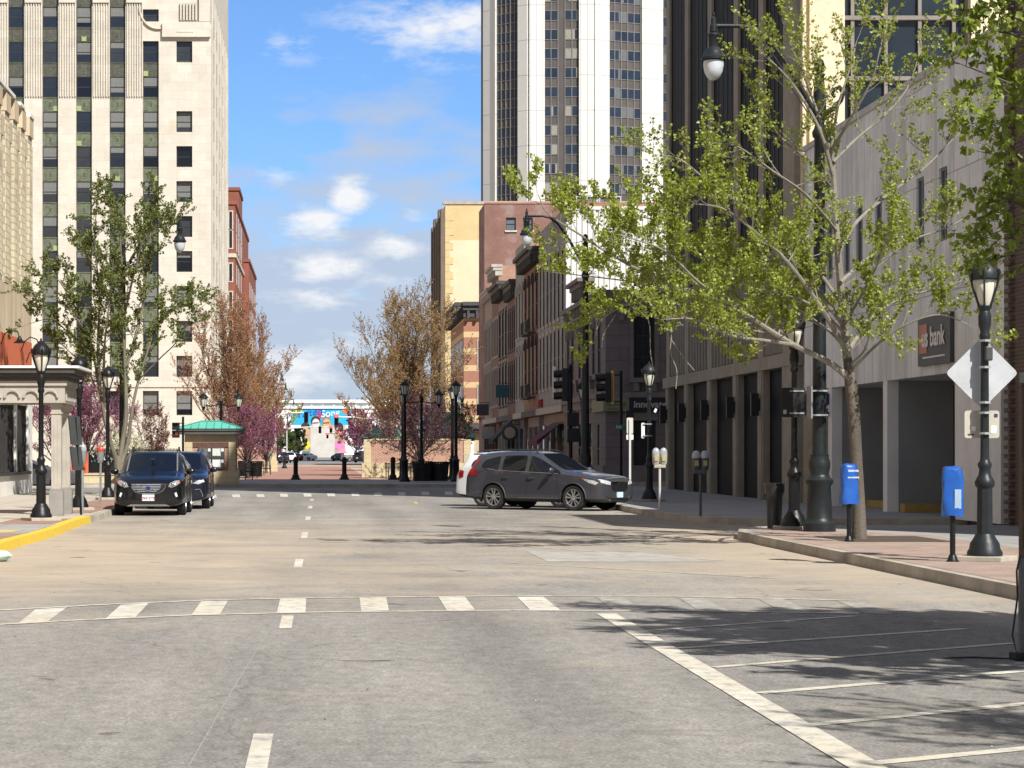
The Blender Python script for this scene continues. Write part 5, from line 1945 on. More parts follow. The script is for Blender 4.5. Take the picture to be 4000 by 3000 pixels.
def bagged_meter(label, loc, rot, group, lettered):
    t = thing('bagged_meter', label, 'parking meter', loc, rot, group)
    p = MB(); p.smooth = True; p.tube([(0, 0, 0), (0, 0, .75)], .038, 10); p.lathe([(.10, 0), (.07, .03), (.045, .10)], 12); p.build('pole', iron, t)
    b = MB()
    rr = random.Random(11 if lettered else 12)
    prof = [(.108, .62), (.112, .70), (.106, .85), (.104, 1.0), (.108, 1.12), (.105, 1.22), (.092, 1.27), (.05, 1.285)]
    vs, fs_ = [], []
    n = 20
    for i, (r, z) in enumerate(prof):
        for k in range(n):
            a = 2 * math.pi * (k + .5) / n
            cx = abs(math.cos(a)) ** .5 * (1 if math.cos(a) > 0 else -1); cy = abs(math.sin(a)) ** .5 * (1 if math.sin(a) > 0 else -1)
            q = r * 1.12 * (1 + .07 * math.sin(3 * a + z * 9 + (2 if lettered else 0)) + .05 * math.sin(5 * a - z * 14) + rr.uniform(-.03, .03)) * (1.0 if z > 1.2 else 1.06 - .05 * (z - .6))
            vs.append((q * 1.10 * cx, q * .78 * cy, z + rr.uniform(-.012, .012)))
    for i in range(len(prof) - 1):
        for k in range(n):
            fs_.append((i * n + k, i * n + (k + 1) % n, (i + 1) * n + (k + 1) % n, (i + 1) * n + k))
    fs_.append(list(range((len(prof) - 1) * n, len(prof) * n)))
    b.smooth = True
    b.add(vs, fs_)
    b.build('bag', mat('blue_vinyl', (.010, .085, .36), .34, 0, .12, 6, .3, 14, spec=.6), t)
    wm = mat('bag_white', (.68, .70, .74), .6, 0, .05)
    if lettered:
        text('lettering', 'RESERVED', .042, text_m((.03, -.102, 1.17), (1, 0, 0), (0, -1, 0)), wm, t, .002, bold=.001)
        text('lettering', 'NO PARKING', .034, text_m((.03, -.102, 1.06), (1, 0, 0), (0, -1, 0)), wm, t, .002, bold=.001)
    else:
        q = MB(); q.box(.015, .10, -.108, -.098, .72, .98); q.build('clear_pocket', mat('pocket_plastic', (.30, .42, .55), .15), t)
    return t


bagged_meter('parking meter under a blue bag lettered reserved, in the shade by the maple trunk', (8.70, 37.6, SW), .25, 'blue bagged parking meters', True)
bagged_meter('parking meter under a sunlit blue bag with a clear pocket, left of the diamond sign', (8.50, 30.7, SW), -.15, 'blue bagged parking meters', False)


# ---- signs
def plate(t, name, pts, y0, y1, m, bevel=0.0):
    """flat plate facing -Y from an outline in x,z"""
    b = MB(); n = len(pts)
    vs = [(x, y0, z) for x, z in pts] + [(x, y1, z) for x, z in pts]
    b.add(vs, [list(range(n)), list(range(n, 2 * n))[::-1]] + [(i, n + i, n + (i + 1) % n, (i + 1) % n) for i in range(n)])
    o = b.build(name, m, t)
    return o


def rrect(w, h, r, z=0, rot=0.0, k=4):
    pts = []
    for (cx, cz, a0) in ((w / 2 - r, h / 2 - r, 0), (-w / 2 + r, h / 2 - r, 90), (-w / 2 + r, -h / 2 + r, 180), (w / 2 - r, -h / 2 + r, 270)):
        for i in range(k + 1):
            a = R(a0 + 90 * i / k)
            pts.append((cx + r * math.cos(a), cz + r * math.sin(a)))
    c, s = math.cos(rot), math.sin(rot)
    return [(x * c - y * s, x * s + y * c + z) for x, y in pts]


t = thing('diamond_sign', 'bare grey back of a large diamond road sign strapped to the lamp at the right', 'road sign', (9.02, 31.13, SW))
plate(t, 'plate', rrect(.70, .70, .05, 2.56, R(45)), .0, .006, mat('diamond_back', (.46, .48, .495), .5, .15, .14, 3.5))
for z in (2.98, 2.14, 2.62):
    b = MB(); b.lathe([(.075, z), (.08, z), (.08, z + .03), (.075, z + .03)], 14, (0, -.13, 0)); b.box(-.03, .05, -.23, -.20, z, z + .03); b.build('clamp', steel, t)
b = MB(); b.box(-.02, .08, -.25, -.17, 2.72, 2.92); b.build('box', mat('box_grey', (.05, .053, .056), .5), t, bevel=.02)
t = thing('square_sign', 'beige back of a rounded road sign with stickers below the diamond sign', 'road sign', (9.02, 31.13, SW))
plate(t, 'plate', rrect(.475, .375, .035, 1.86), .0, .005, mat('beige_back', (.46, .44, .37), .5, .1, .08, 3))
for (x, z, w, h, r, m_) in ((-.115, 1.80, .055, .065, .02, (.75, .75, .75)), (.16, 1.79, .075, .105, -.1, (.80, .80, .78)), (.19, 1.98, .05, .05, 0, (.05, .03, .09)), (-.15, 1.72, .09, .024, 0, (.05, .05, .05))):
    plate(t, 'sticker', [(x + p[0], p[1] + z) for p in rrect(w, h, .012, 0, r)], -.004, -.001, mat('sticker_%d' % int(x * 1000), m_, .5))
for z in (2.0, 1.72):
    b = MB(); b.lathe([(.075, z), (.08, z), (.08, z + .03), (.075, z + .03)], 14, (0, -.13, 0)); b.box(-.03, .05, -.23, -.20, z, z + .03); b.build('clamp', steel, t)

t = thing('square_sign', 'black back of a square road sign strapped to the lamp beside the tall lamp', 'road sign', (8.93, 43.15, SW))
plate(t, 'plate', rrect(.46, .56, .04, 2.42), .0, .006, mat('black_back', (.012, .012, .013), .5))
b = MB(); b.box(-.19, -.13, -.004, -.001, 2.2, 2.28); b.build('sticker', mat('sticker_pale', (.4, .4, .4), .6), t)
for z in (2.2, 2.62):
    b = MB(); b.box(-.07, .20, -.02, .0, z, z + .03); b.build('clamp', steel, t)
t = thing('square_sign', 'grey edge on sign strapped to the tall fluted lamp by the maple', 'road sign', (9.08, 42.2, SW))
b = MB(); b.box(-.06, -.03, -.2, .2, 2.1, 2.7); b.build('plate', mat('edge_grey', (.2, .2, .2), .6), t)
for z in (2.15, 2.6):
    b = MB(); b.box(-.03, .30, -.03, .0, z, z + .03); b.build('clamp', steel, t)
# white sign post right of the car
t = thing('sign_post', 'pale steel post with the white backs of two signs right of the grey car', 'sign post', (X(2461, 65.8), 65.8, SW))
b = MB(); b.box(-.028, .028, -.02, .02, 0, 2.42); b.build('post', mat('pale_post', (.60, .62, .60), .5, .2, .1), t)
plate(t, 'plate', rrect(.185, .46, .03, 2.24), .022, .028, mat('tan_back', (.55, .54, .48), .5, .1, .1))
plate(t, 'plate', rrect(.205, .15, .03, 1.91), .022, .028, mat('white_back', (.80, .80, .80), .5, 0, .05))
# small plate on the corner lamp
t = thing('narrow_sign', 'narrow white sign edge strapped to the green black lamp at the corner', 'road sign', (9.80, 68.1, SW))
plate(t, 'plate', [(x - .20, z) for x, z in rrect(.10, .46, .03, 2.12)], -.02, -.012, mat('white_back', (.8, .8, .8)))
plate(t, 'plate', [(x + .17, z) for x, z in rrect(.07, .12, .015, 2.72, -.4)], -.02, -.012, mat('white_back', (.8, .8, .8)))
for z in (1.95, 2.3):
    b = MB(); b.box(-.2, .06, -.06, -.03, z, z + .03); b.build('clamp', steel, t)
# leaning edge on sign by the portico
t = thing('leaning_sign', 'dark edge on pole sign leaning behind the tan portico post', 'road sign', (X(317, 53.6), 53.6, SW))
b = MB(); b.tube([(0, 0, 0), (-.14, 0, 2.3)], .028, 8)
b.build('pole', iron, t)
for z0, z1, x0 in ((1.65, 2.32, -.17), (1.05, 1.60, -.13)):
    b = MB(); b.add([(x0 - .10 + .05, -.25, z0), (x0 + .12 + .04, .15, z0), (x0 + .10, .15, z1), (x0 - .12, -.25, z1), (x0 - .03, -.25, z0), (x0 + .18, .15, z0), (x0 + .12, .15, z1), (x0 - .10, -.25, z1)], [(0, 1, 2, 3), (7, 6, 5, 4), (0, 4, 5, 1), (3, 2, 6, 7)])
    b.build('plate', mat('dark_sign_back', (.05, .055, .055), .5), t)

# ---- traffic signals
sig_dark = mat('signal_black', (.012, .012, .014), .45, 0, .2)
red_on = mat('red_light', (.5, .01, .01), .4, 0, 0, emit=(1, .06, .05), emit_s=4)


def signal_head(t, x, y, z, w=.34, h=1.05, face=-1, name='signal_head', lit=False, back=None):
    b = MB()
    b.box(x - w / 2, x + w / 2, y - .14, y + .14, z - h / 2, z + h / 2)
    o = b.build(name, sig_dark, t, bevel=.02)
    for k in range(3):
        v = MB(); v.smooth = True
        zc = z + h / 2 - h * (k + .5) / 3
        v.tube([(x, y + face * .14, zc), (x, y + face * .40, zc - .02)], [w * .42, w * .40], 12, False)
        v.build('visor', sig_dark, o)
        if lit and k == 0:
            v = MB(); v.smooth = True; v.ball((x, y + face * .20, zc), w * .36, 10); v.build('lens', red_on, o)
    return o


def side_signal(t, x, y, z, face, w=.34, h=1.05):
    """head looking along X"""
    b = MB(); b.box(x - .12, x + .12, y - w / 2, y + w / 2, z - h / 2, z + h / 2)
    o = b.build('signal_head', sig_dark, t, bevel=.02)
    for k in range(3):
        zc = z + h / 2 - h * (k + .5) / 3
        v = MB(); v.smooth = True
        v.tube([(x + face * .12, y, zc), (x + face * .42, y, zc - .02)], [w * .44, w * .42], 12, False)
        v.build('visor', sig_dark, o)
    return o


t = thing('traffic_signal', 'black corner traffic signal with stacked heads beside the tall lamp, left one of two', 'traffic signal', (X(2229, 87), 87, SW))
b = MB(); b.smooth = True; b.tube([(0, 0, 0), (0, 0, 4.7)], .075, 10); b.lathe([(.2, 0), (.18, .15), (.09, .3)], 12); b.lathe([(.06, 4.7), (.09, 4.74), (.02, 4.85)], 10); b.build('pole', iron, t)
b = MB(); b.box(-.14, .0, -.12, .12, 3.05, 4.45); b.build('bracket', sig_dark, t)
side_signal(t, -.22, 0, 4.05, -1, h=1.25)
signal_head(t, .06, -.2, 2.72, .46, .52, 1, 'walk_signal'); signal_head(t, .06, -.2, 2.12, .46, .52, 1, 'walk_signal')
t = thing('traffic_signal', 'black traffic signal with yellow edged head by the plum corner building, right one of two', 'traffic signal', (X(2426, 86), 86, SW))
b = MB(); b.smooth = True; b.tube([(0, 0, 0), (0, 0, 4.55)], .055, 10); b.lathe([(.2, 0), (.18, .15), (.09, .3)], 12); b.build('pole', iron, t)
o = side_signal(t, -.50, 0, 3.92, -1, h=1.12)
b = MB(); b.box(-.34, -.30, -.26, .26, 3.28, 4.55); b.build('backplate', mat('signal_yellow', (.55, .34, .03), .5), o)
b = MB(); b.box(-.32, 0, -.025, .025, 4.36, 4.41); b.box(-.32, 0, -.025, .025, 3.36, 3.41); b.build('bracket', iron, t)
b = MB(); b.box(.16, .46, -.12, .12, 2.72, 3.05); b.box(0, .2, -.02, .02, 2.95, 3.0); b.build('walk_signal', sig_dark, t, bevel=.02)
t = thing('street_name_sign', 'small green street name sign reading 5th on the signal pole', 'street sign', (X(2424, 85.8), 85.8, SW + 2.42))
b = MB(); b.box(-.22, .28, -.02, .0, -.11, .11); b.build('plate', mat('street_sign_green', (.01, .16, .10), .5), t)
text('lettering', '5th', .17, text_m((-.07, -.025, 0), (1, 0, 0), (0, -1, 0)), mat('bag_white', (.68, .70, .74)), t, .003, bold=.003)
text('lettering', 'ST', .07, text_m((.13, -.025, .05), (1, 0, 0), (0, -1, 0)), mat('bag_white', (.68, .70, .74)), t, .003)
# pedestrian signal by the kiosk
t = thing('walk_signal', 'black pedestrian countdown signal on a slim pole left of the newspaper kiosk', 'traffic signal', (X(715, 104.7), 104.7, SW))
b = MB(); b.smooth = True; b.tube([(0, 0, 0), (0, 0, 3.1)], .055, 10); b.lathe([(.16, 0), (.14, .12), (.07, .22)], 12); b.build('pole', iron, t)
for z in (2.66, 2.30):
    b = MB(); b.box(-.50, -.16, -.14, .14, z - .17, z + .17); o = b.build('signal_head', sig_dark, t, bevel=.02)
    b = MB(); b.box(-.48, -.18, -.26, -.14, z + .13, z + .16); b.box(-.48, -.45, -.24, -.14, z - .12, z + .13); b.build('hood', sig_dark, o)
b = MB(); b.box(-.34, -.29, -.15, -.141, 2.26, 2.38); b.box(-.27, -.24, -.15, -.141, 2.26, 2.38); b.build('digit', mat('amber_led', (.3, .04, .01), .5, 0, 0, emit=(1, .12, .03), emit_s=.25), t)
b = MB(); b.box(-.2, 0, -.03, .03, 2.78, 2.82); b.build('bracket', iron, t)
# far signals on mast arms
arm_m = mat('pale_mast', (.60, .60, .58), .5, .3, .1)
for (lab, Y, up, ua, va, heads) in (('nearest, reaching in from the left', 222, 1075, 1203, 1612, ((1196, 1630, 0),)),
                                    ('nearest, reaching in from the right with a lit red lamp', 222, 1436, 1307, 1629, ((1314, 1640, 1),)),
                                    ('second along the street with one dark and one red head', 345, 1120, 1300, 1668, ((1250, 1679, 0), (1293, 1677, 1))),
                                    ('farthest along the street with two lit red lamps', 445, 1400, 1270, 1694, ((1279, 1702, 1), (1333, 1702, 1)))):
    x0, x1 = X(up, Y), X(ua, Y)
    t = thing('traffic_signal', 'distant mast arm traffic signal, ' + lab, 'traffic signal', (x0, Y, 0 if Y > 250 else SW), 0, 'distant mast arm signals')
    za = Z(va, Y) - (0 if Y > 250 else SW)
    b = MB(); b.smooth = True; b.tube([(0, 0, 0), (0, 0, za + .1)], [.14, .1], 8); b.build('pole', arm_m, t)
    b = MB(); b.smooth = True; b.tube([(0, 0, za - .25), ((x1 - x0) * .4, 0, za - .02), (x1 - x0, 0, za)], [.10, .08, .06], 8); b.build('mast_arm', arm_m, t)
    for (u, v, l) in heads:
        signal_head(t, X(u, Y) - x0, -.05, Z(v, Y) - (0 if Y > 250 else SW), .42, 1.05, -1, 'signal_head', bool(l))


# ---- plaza kiosk with newspaper boxes
def kiosk(name, label, loc, w, d, boxes=True, zt=3.05):
    lime = brick('kiosk_stone', (.56, .47, .29), (.53, .44, .27), (.40, .33, .21), .9, .28, .012, .8, False, .12, 1, .2)
    br = brick('kiosk_brick', (.38, .155, .10), (.33, .13, .08), (.50, .42, .33), .21, .072, .013, .85, False, .15, 1, .3)
    gr = mat('verdigris_roof', (.10, .42, .32), .55, 0, .12, 1.5)
    grd = mat('verdigris_seam', (.06, .28, .215), .55, 0, .1)
    t = thing(name, label, 'kiosk', loc)
    h = 2.42
    b = MB(); b.box(0, w, .02, d, .62, h - .50); b.build('brick_wall', br, t)
    b = MB()
    b.box(-.10, w + .10, -.12, d + .1, 0, .62)
    b.box(-.0, .34, -.06, .34, .62, h - .5); b.box(w - .34, w + .0, -.06, .34, .62, h - .5)
    b.box(-.02, w + .02, -.03, d, h - .5, h - .12)
    b.build('stone_frame', lime, t, bevel=.015)
    b = MB(); b.box(.34, w - .34, -.02, .02, h - .72, h - .502); b.build('soldier_course', mat('dark_soldier_brick', (.12, .05, .035), .85, 0, .3, 6), t)
    b = MB(); e = .34; b.box(-e, w + e, -e, d + e, h - .12, h + .03); b.box(-e - .05, w + e + .05, -e - .05, d + e + .05, h + .03, h + .14); b.build('fascia', mat('bronze_gutter', (.10, .095, .085), .5, .2, .1), t)
    b = MB(); e = .42; zi = zt - SW
    i = .75
    b.add([(-e, -e, h + .14), (w + e, -e, h + .14), (w + e, d + e, h + .14), (-e, d + e, h + .14), (i, i, zi), (w - i, i, zi), (w - i, max(d - i, i + .1), zi), (i, max(d - i, i + .1), zi)], [(0, 1, 5, 4), (1, 2, 6, 5), (2, 3, 7, 6), (3, 0, 4, 7), (4, 5, 6, 7)])
    o = b.build('roof', gr, t)
    b = MB()
    n = 9
    for k in range(n + 1):
        x = -e + (w + 2 * e) * k / n
        xt = min(max(x, i), w - i)
        f = 1.0 if i <= x <= w - i else (abs(x - (-e if x < i else w + e)) / (i + e))
        b.tube([(x, -e, h + .16), (x if i <= x <= w - i else x, -e + (i + e) * f, h + .16 + (zi - h - .14) * f)], .022, 4)
    b.tube([(-e, -e, h + .16), (i, i, zi + .02), (w - i, i, zi + .02), (w + e, -e, h + .16)], .03, 5)
    b.build('seam', grd, o)
    if boxes:
        k_ = mat('news_box_metal', (.06, .06, .058), .5, .1, .2)
        bx0, bw, bh = .62, .60, .50
        for r in range(2):
            for c in range(2):
                f = MB(); x, z = bx0 + c * (bw + .01), .68 + r * (bh + .02)
                f.box(x, x + bw, -.20, .018, z, z + bh)
                q = f.build('news_box', k_, t, bevel=.012)
                f = MB(); f.box(x + .05, x + .42, -.215, -.20, z + .10, z + .44); f.build('door_glass', mat('news_glass_%d%d' % (r, c), ((.45, .45, .43), (.70, .69, .66), (.14, .15, .14), (.60, .60, .58))[r * 2 + c] if not (r == 0 and c == 0) else (.42, .16, .18), .25, 0, .25, 14), q)
                f = MB(); f.box(x + .45, x + .57, -.225, -.20, z + .30, z + .44); f.build('price_plate', mat('price_white', (.7, .7, .68), .5), q)
    return t


kiosk('newspaper_kiosk', 'small brick and stone newspaper kiosk with green metal roof at the plaza corner', (X(722, 105.4), 105.6, SW), 2.35, 1.9)
kiosk('plaza_pavilion', 'brick pavilion with green hipped roof half hidden behind the right plaza trees', (X(1428, 178), 178, SW), 3.4, 2.4, False, 3.4)
kiosk('plaza_pavilion', 'pavilion with green roof showing just left of the striped corner building', (X(1700, 172), 172, SW), 2.6, 2.4, False, 4.6)


def screen_wall(label, x0, x1, y, h, group, rev=False):
    lime = MATS['kiosk_stone']; br = MATS['kiosk_brick']
    t = thing('screen_wall', label, 'wall', (x0, y, SW), 0, group)
    w = x1 - x0
    b = MB(); b.box(.42, w - .42, 0, .35, .83, h - .05); b.build('brick_panel', br, t)
    b = MB(); b.box(-.12, w + .12, -.12, .47, 0, .80); b.box(-.12, w + .12, -.09, .44, .80, .83); b.box(0, .42, -.06, .41, .83, h); b.box(w - .42, w, -.06, .41, .83, h); b.box(.42, w - .42, -.03, .38, h - .05, h + .05)
    b.build('stone_frame', lime, t, bevel=.02)
    return t


screen_wall('brick screen wall with pale stone base and end pier right of the bollards', X(1421, 131.7), X(1421, 131.7) + 6.2, 131.7, 2.2, 'brick screen walls on the plaza')
screen_wall('brick screen wall with pale stone end pier beyond the left benches', X(1078, 170) - 5.2, X(1078, 170), 170, 1.75, 'brick screen walls on the plaza')


# ---- benches
def bench(label, loc, rot, group):
    t = thing('bench', label, 'bench', loc, rot, group)
    b = MB()
    for i in range(6): b.box(-.8, .8, -.22 + i * .075, -.17 + i * .075, .43, .455)
    b.build('seat', iron, t)
    b = MB()
    for i in range(5): b.box(-.8, .8, .24, .265, .52 + i * .075, .57 + i * .075)
    b.build('backrest', iron, t)
    for x in (-.74, .70):
        b = MB(); b.box(x, x + .04, -.22, -.18, 0, .64); b.box(x, x + .04, .22, .26, 0, .9); b.box(x, x + .04, -.22, .26, .62, .65); b.box(x, x + .04, -.2, .24, .40, .43); b.build('end_frame', iron, t)
    return t


gbn = 'black metal plaza benches'
for (u, y, r, lab) in ((944, 122, 2.2, 'black bench beside the kiosk, nearest to the kerb'), (972, 127, 2.0, 'black bench just behind the nearest one, left side of the plaza'), (1032, 146, 1.9, 'black bench in front of the bronze figure'), (1562, 125, .3, 'black bench in front of the brick screen wall, left of the plaza lamp'), (1625, 124, -.2, 'black bench between the plaza lamp and the litter bins')):
    bench(lab, (X(u, y), y, SW), r, gbn)

# ---- hydrant
t = thing('fire_hydrant', 'red fire hydrant at the far corner showing behind the second black car', 'hydrant', (X(812, 104.9), 104.9, SW))
b = MB(); b.smooth = True; b.lathe([(.15, 0), (.15, .05), (.10, .07), (.10, .42), (.13, .44), (.13, .48), (.10, .52), (.06, .60), (.02, .64)], 12); b.build('body', mat('hydrant_red', (.42, .03, .02), .5, 0, .15, 5), t)
for s in (-1, 1):
    b = MB(); b.smooth = True; b.tube([(s * .08, 0, .36), (s * .18, 0, .36)], .05, 8); b.build('nozzle', mat('hydrant_red', (.42, .03, .02)), t)
b = MB(); b.smooth = True; b.lathe([(.07, .60), (.05, .65), (.03, .72), (.01, .73)], 8); b.build('bonnet', mat('green_rim', (.03, .30, .21), .5), t)

# ---- iron fence round the left garden, with knotted rags, netting and stone ledge
t = thing('garden_fence', 'black spiked iron fence with pale blue rags tied on along the left garden', 'fence', (X(345, 107.5), 107.5, SW))
b = MB()
L = X(700, 107.5) - X(345, 107.5)
n = 62
for i in range(n + 1):
    x = L * i / n
    b.box(x - .012, x + .012, -.012, .012, .42, 1.58); b.add([(x - .028, 0, 1.58), (x + .028, 0, 1.58), (x, 0, 1.68), (x, .03, 1.58)], [(0, 1, 2), (0, 3, 1), (1, 3, 2), (0, 2, 3)])
for z in (.5, 1.38, 1.52): b.box(0, L, -.02, .02, z, z + .035)
for i in range(5): b.box(L * i / 4 - .04, L * i / 4 + .04, -.04, .04, .42, 1.72)
b.build('railing', iron, t)
b = MB(); rr = random.Random(5)
for i in range(150):
    x = rr.uniform(.1, L); z = rr.uniform(1.02, 1.36)
    if rr.random() < .35: x = L * .62 + rr.gauss(0, .25)
    s = rr.uniform(.03, .085)
    p = [Vector((x + rr.uniform(-s, s), -.04 + rr.uniform(-.03, .01), z + rr.uniform(-s * 1.3, s))) for _ in range(4)]
    b.add(p, [(0, 1, 2), (0, 2, 3)])
b.build('rags', mat('pale_blue_cloth', (.45, .60, .64), .9, 0, .3, 8), t)
b = MB(); b.box(-6.5, L, -.5, .0, 0, .40); b.box(-6.5, L + .03, -.55, .02, .40, .47); b.build('stone_ledge', MATS['kiosk_stone'], t)
b = MB(); b.box(0, L, .02, .05, .5, 1.36); b.build('dark_screen', mat('dark_screen', (.012, .013, .014), .9), t)
t = thing('orange_netting', 'orange safety netting stretched between posts beside the left fence', 'safety netting', (X(262, 107.2), 107.2, SW))
b = MB(); L2 = X(343, 107.2) - X(262, 107.2)
for i in range(15): b.box(L2 * i / 14 - .022, L2 * i / 14 + .022, -.005, .005, .5, 1.38)
for i in range(9): b.box(0, L2, -.006, .006, .5 + i * .105, .55 + i * .105)
b.build('net', mat('net_orange', (.62, .10, .03), .7, 0, .1, 5), t)
b = MB()
for x in (0, L2 / 2, L2): b.box(x - .03, x + .03, .01, .06, 0, 1.5)
b.build('posts', mat('net_post', (.2, .12, .07), .8), t)

# ---- sandbag-like kerb bag
t = thing('cement_bag', 'plump pale green and white bag lying at the left kerb by the photo edge', 'bag', (X(8, 33.9) - .24, 33.9, 0))
b = MB(); b.smooth = True
vs, fs_ = [], []
rr = random.Random(9)
n, m_ = 16, 9
for j in range(m_):
    s = j / (m_ - 1) * 2 - 1
    rad = (1 - abs(s) ** 3.2) ** .5
    for k in range(n):
        a = 2 * math.pi * k / n
        vs.append((.40 * s, .22 * rad * math.cos(a) * (1 + rr.uniform(-.06, .06)) , max(0.0, .085 + .095 * rad * math.sin(a) * (1 + rr.uniform(-.12, .12)))))
for j in range(m_ - 1):
    for k in range(n):
        fs_.append((j * n + k, j * n + (k + 1) % n, (j + 1) * n + (k + 1) % n, (j + 1) * n + k))
b.add(vs, fs_)
b.build('sack', mat('bag_green_white', (.70, .74, .70), .5, 0, 0, 3.5, .3, 9, col2=(.25, .52, .40), thr=.5), t)

# ---- timber corner of the outdoor seating at the right edge
t = thing('parklet_screen', 'dark timber corner post and grey slatted panel of an outdoor seating screen', 'screen', (5.47, 17.8, 0))
wd = mat('dark_timber', (.085, .055, .035), .8, 0, .35, 3, .3, 20, streak=True)
gy = mat('grey_slat', (.17, .165, .155), .8, 0, .3, 4)
b = MB(); b.box(0, .09, 0, .09, .78, 2.14); b.box(-.005, .1, -.005, .095, 2.14, 2.17); b.build('post', wd, t, bevel=.005)
b = MB(); b.box(.02, 1.6, .02, .06, 1.1, 1.16); b.box(.09, 1.7, .03, .05, 1.2, 2.0); b.build('rail', wd, t)
b = MB()
b.box(-.015, .05, -.015, .05, .06, .80)
for i in range(7): b.box(.05, 1.7, 0, .04, .08 + i * .10, .165 + i * .10)
b.build('slatted_panel', gy, t, bevel=.004)
b = MB(); b.box(-.06, .14, -.06, .14, 0, .055); b.build('foot', mat('rubber_foot', (.015, .015, .015), .8), t)
b = MB(); b.smooth = True; b.tube([(-.02, -.02, .82), (-.05, -.03, .7), (-.04, -.02, .5), (-.09, -.05, .2), (-.06, -.1, .02), (-.35, .1, .015), (-.6, .05, .015)], .008, 5); b.build('cable', mat('cable_black', (.015, .015, .015), .6), t)


# ---- standing bronze figure
def figure():
    t = thing('statue', 'small grey bronze statue of a standing man by the left stone pier', 'statue', (X(1048, 165), 165, SW))
    J = [(0, 0, .95), (0, 0, 1.2), (0, 0, 1.42), (0, 0, 1.52), (0, -.02, 1.68), (-.19, 0, 1.42), (-.25, .02, 1.15), (-.24, -.05, .90), (.19, 0, 1.42), (.25, .02, 1.15), (.20, -.12, .95), (-.09, 0, .9), (-.10, -.02, .5), (-.11, 0, .08), (-.12, -.13, .04), (.09, 0, .9), (.11, -.03, .5), (.12, .02, .08), (.14, -.11, .04)]
    E = [(0, 1), (1, 2), (2, 3), (3, 4), (2, 5), (5, 6), (6, 7), (2, 8), (8, 9), (9, 10), (0, 11), (11, 12), (12, 13), (13, 14), (0, 15), (15, 16), (16, 17), (17, 18)]
    rad = [.15, .15, .16, .06, .105, .075, .055, .04, .075, .055, .04, .10, .07, .05, .04, .10, .07, .05, .04]
    me = bpy.data.meshes.new('body')
    me.from_pydata(J, E, [])
    o = bpy.data.objects.new('body', me)
    COL.objects.link(o)
    m1 = o.modifiers.new('skin', 'SKIN')
    m2 = o.modifiers.new('sub', 'SUBSURF'); m2.levels = 1; m2.render_levels = 1
    if not me.skin_vertices:
        bm = bmesh.new(); bm.from_mesh(me); bm.verts.layers.skin.verify(); bm.to_mesh(me); bm.free()
    for i, v in enumerate(me.skin_vertices[0].data):
        v.radius = (rad[i], rad[i] * .85)
        v.use_root = i == 0
    dg = bpy.context.evaluated_depsgraph_get()
    m = bpy.data.meshes.new_from_object(o.evaluated_get(dg))
    bpy.data.objects.remove(o)
    m.materials.clear(); m.materials.append(mat('statue_bronze', (.14, .135, .12), .5, .3, .2, 4))
    for p in m.polygons: p.use_smooth = True
    o = bpy.data.objects.new('body', m); COL.objects.link(o); o.parent = t
    b = MB(); b.smooth = True; b.lathe([(.17, 1.76), (.17, 1.775), (.095, 1.78), (.09, 1.87), (.02, 1.89)], 12, (0, -.02, 0)); b.build('hat', mat('statue_bronze', (.14, .135, .12)), t)


figure()


# ================================================================ VEHICLES
from mathutils.bvhtree import BVHTree

tyre_m = mat('tyre_rubber', (.018, .018, .018), .85, 0, .25, 8)
rim_m = mat('alloy', (.52, .53, .54), .28, .85, .1, 6)
rim_dark = mat('wheel_well_dark', (.01, .01, .01), .8, 0, 0)
car_glass = mat('car_glass', (.006, .008, .011), .03, 0, 0, spec=.55)
clad_m = mat('grey_cladding', (.035, .035, .037), .6, 0, .15, 5)
chrome = mat('chrome', (.62, .63, .64), .15, 1.0, 0)
lens_red = mat('tail_lens', (.28, .008, .012), .15, 0, 0, spec=.8)
lens_clear = mat('head_lens', (.48, .49, .50), .08, .1, .35, 14, spec=.9)
lens_amber = mat('amber_lens', (.45, .10, .02), .15, 0, 0, spec=.8)
plate_w = mat('plate_white', (.66, .68, .72), .5, 0, .12, 30)


def paint(name, col, metal=.35):
    return mat(name, col, .25, metal, .05, 1.0, coat=.6, spec=.4)


SUV = [  # x, bottom, mid, belt, window top, roof, half widths: sill, belt, window top, roof
    (2.31, .27, .58, .74, .79, .81, .68, .64, .55, .40), (2.24, .22, .56, .80, .87, .89, .84, .80, .70, .52), (2.02, .23, .56, .89, .96, .985, .89, .87, .78, .60),
    (1.45, .22, .60, .98, 1.03, 1.065, .92, .895, .80, .60), (.96, .22, .60, 1.02, 1.06, 1.115, .92, .905, .82, .64), (.12, .22, .60, 1.06, 1.50, 1.605, .92, .91, .735, .60),
    (-.10, .22, .60, 1.07, 1.535, 1.645, .92, .91, .73, .60), (-.20, .22, .60, 1.075, 1.54, 1.655, .92, .91, .73, .60), (-1.02, .22, .60, 1.10, 1.53, 1.66, .92, .91, .72, .59), (-1.12, .22, .60, 1.105, 1.525, 1.655, .92, .91, .72, .59),
    (-1.72, .24, .62, 1.20, 1.40, 1.625, .915, .895, .765, .58), (-2.06, .26, .62, 1.16, 1.30, 1.57, .90, .86, .76, .56), (-2.22, .28, .62, 1.02, 1.06, 1.10, .88, .84, .76, .56), (-2.31, .32, .60, .86, .90, .92, .84, .80, .72, .52), (-2.30, .40, .55, .66, .68, .69, .74, .72, .64, .46)]
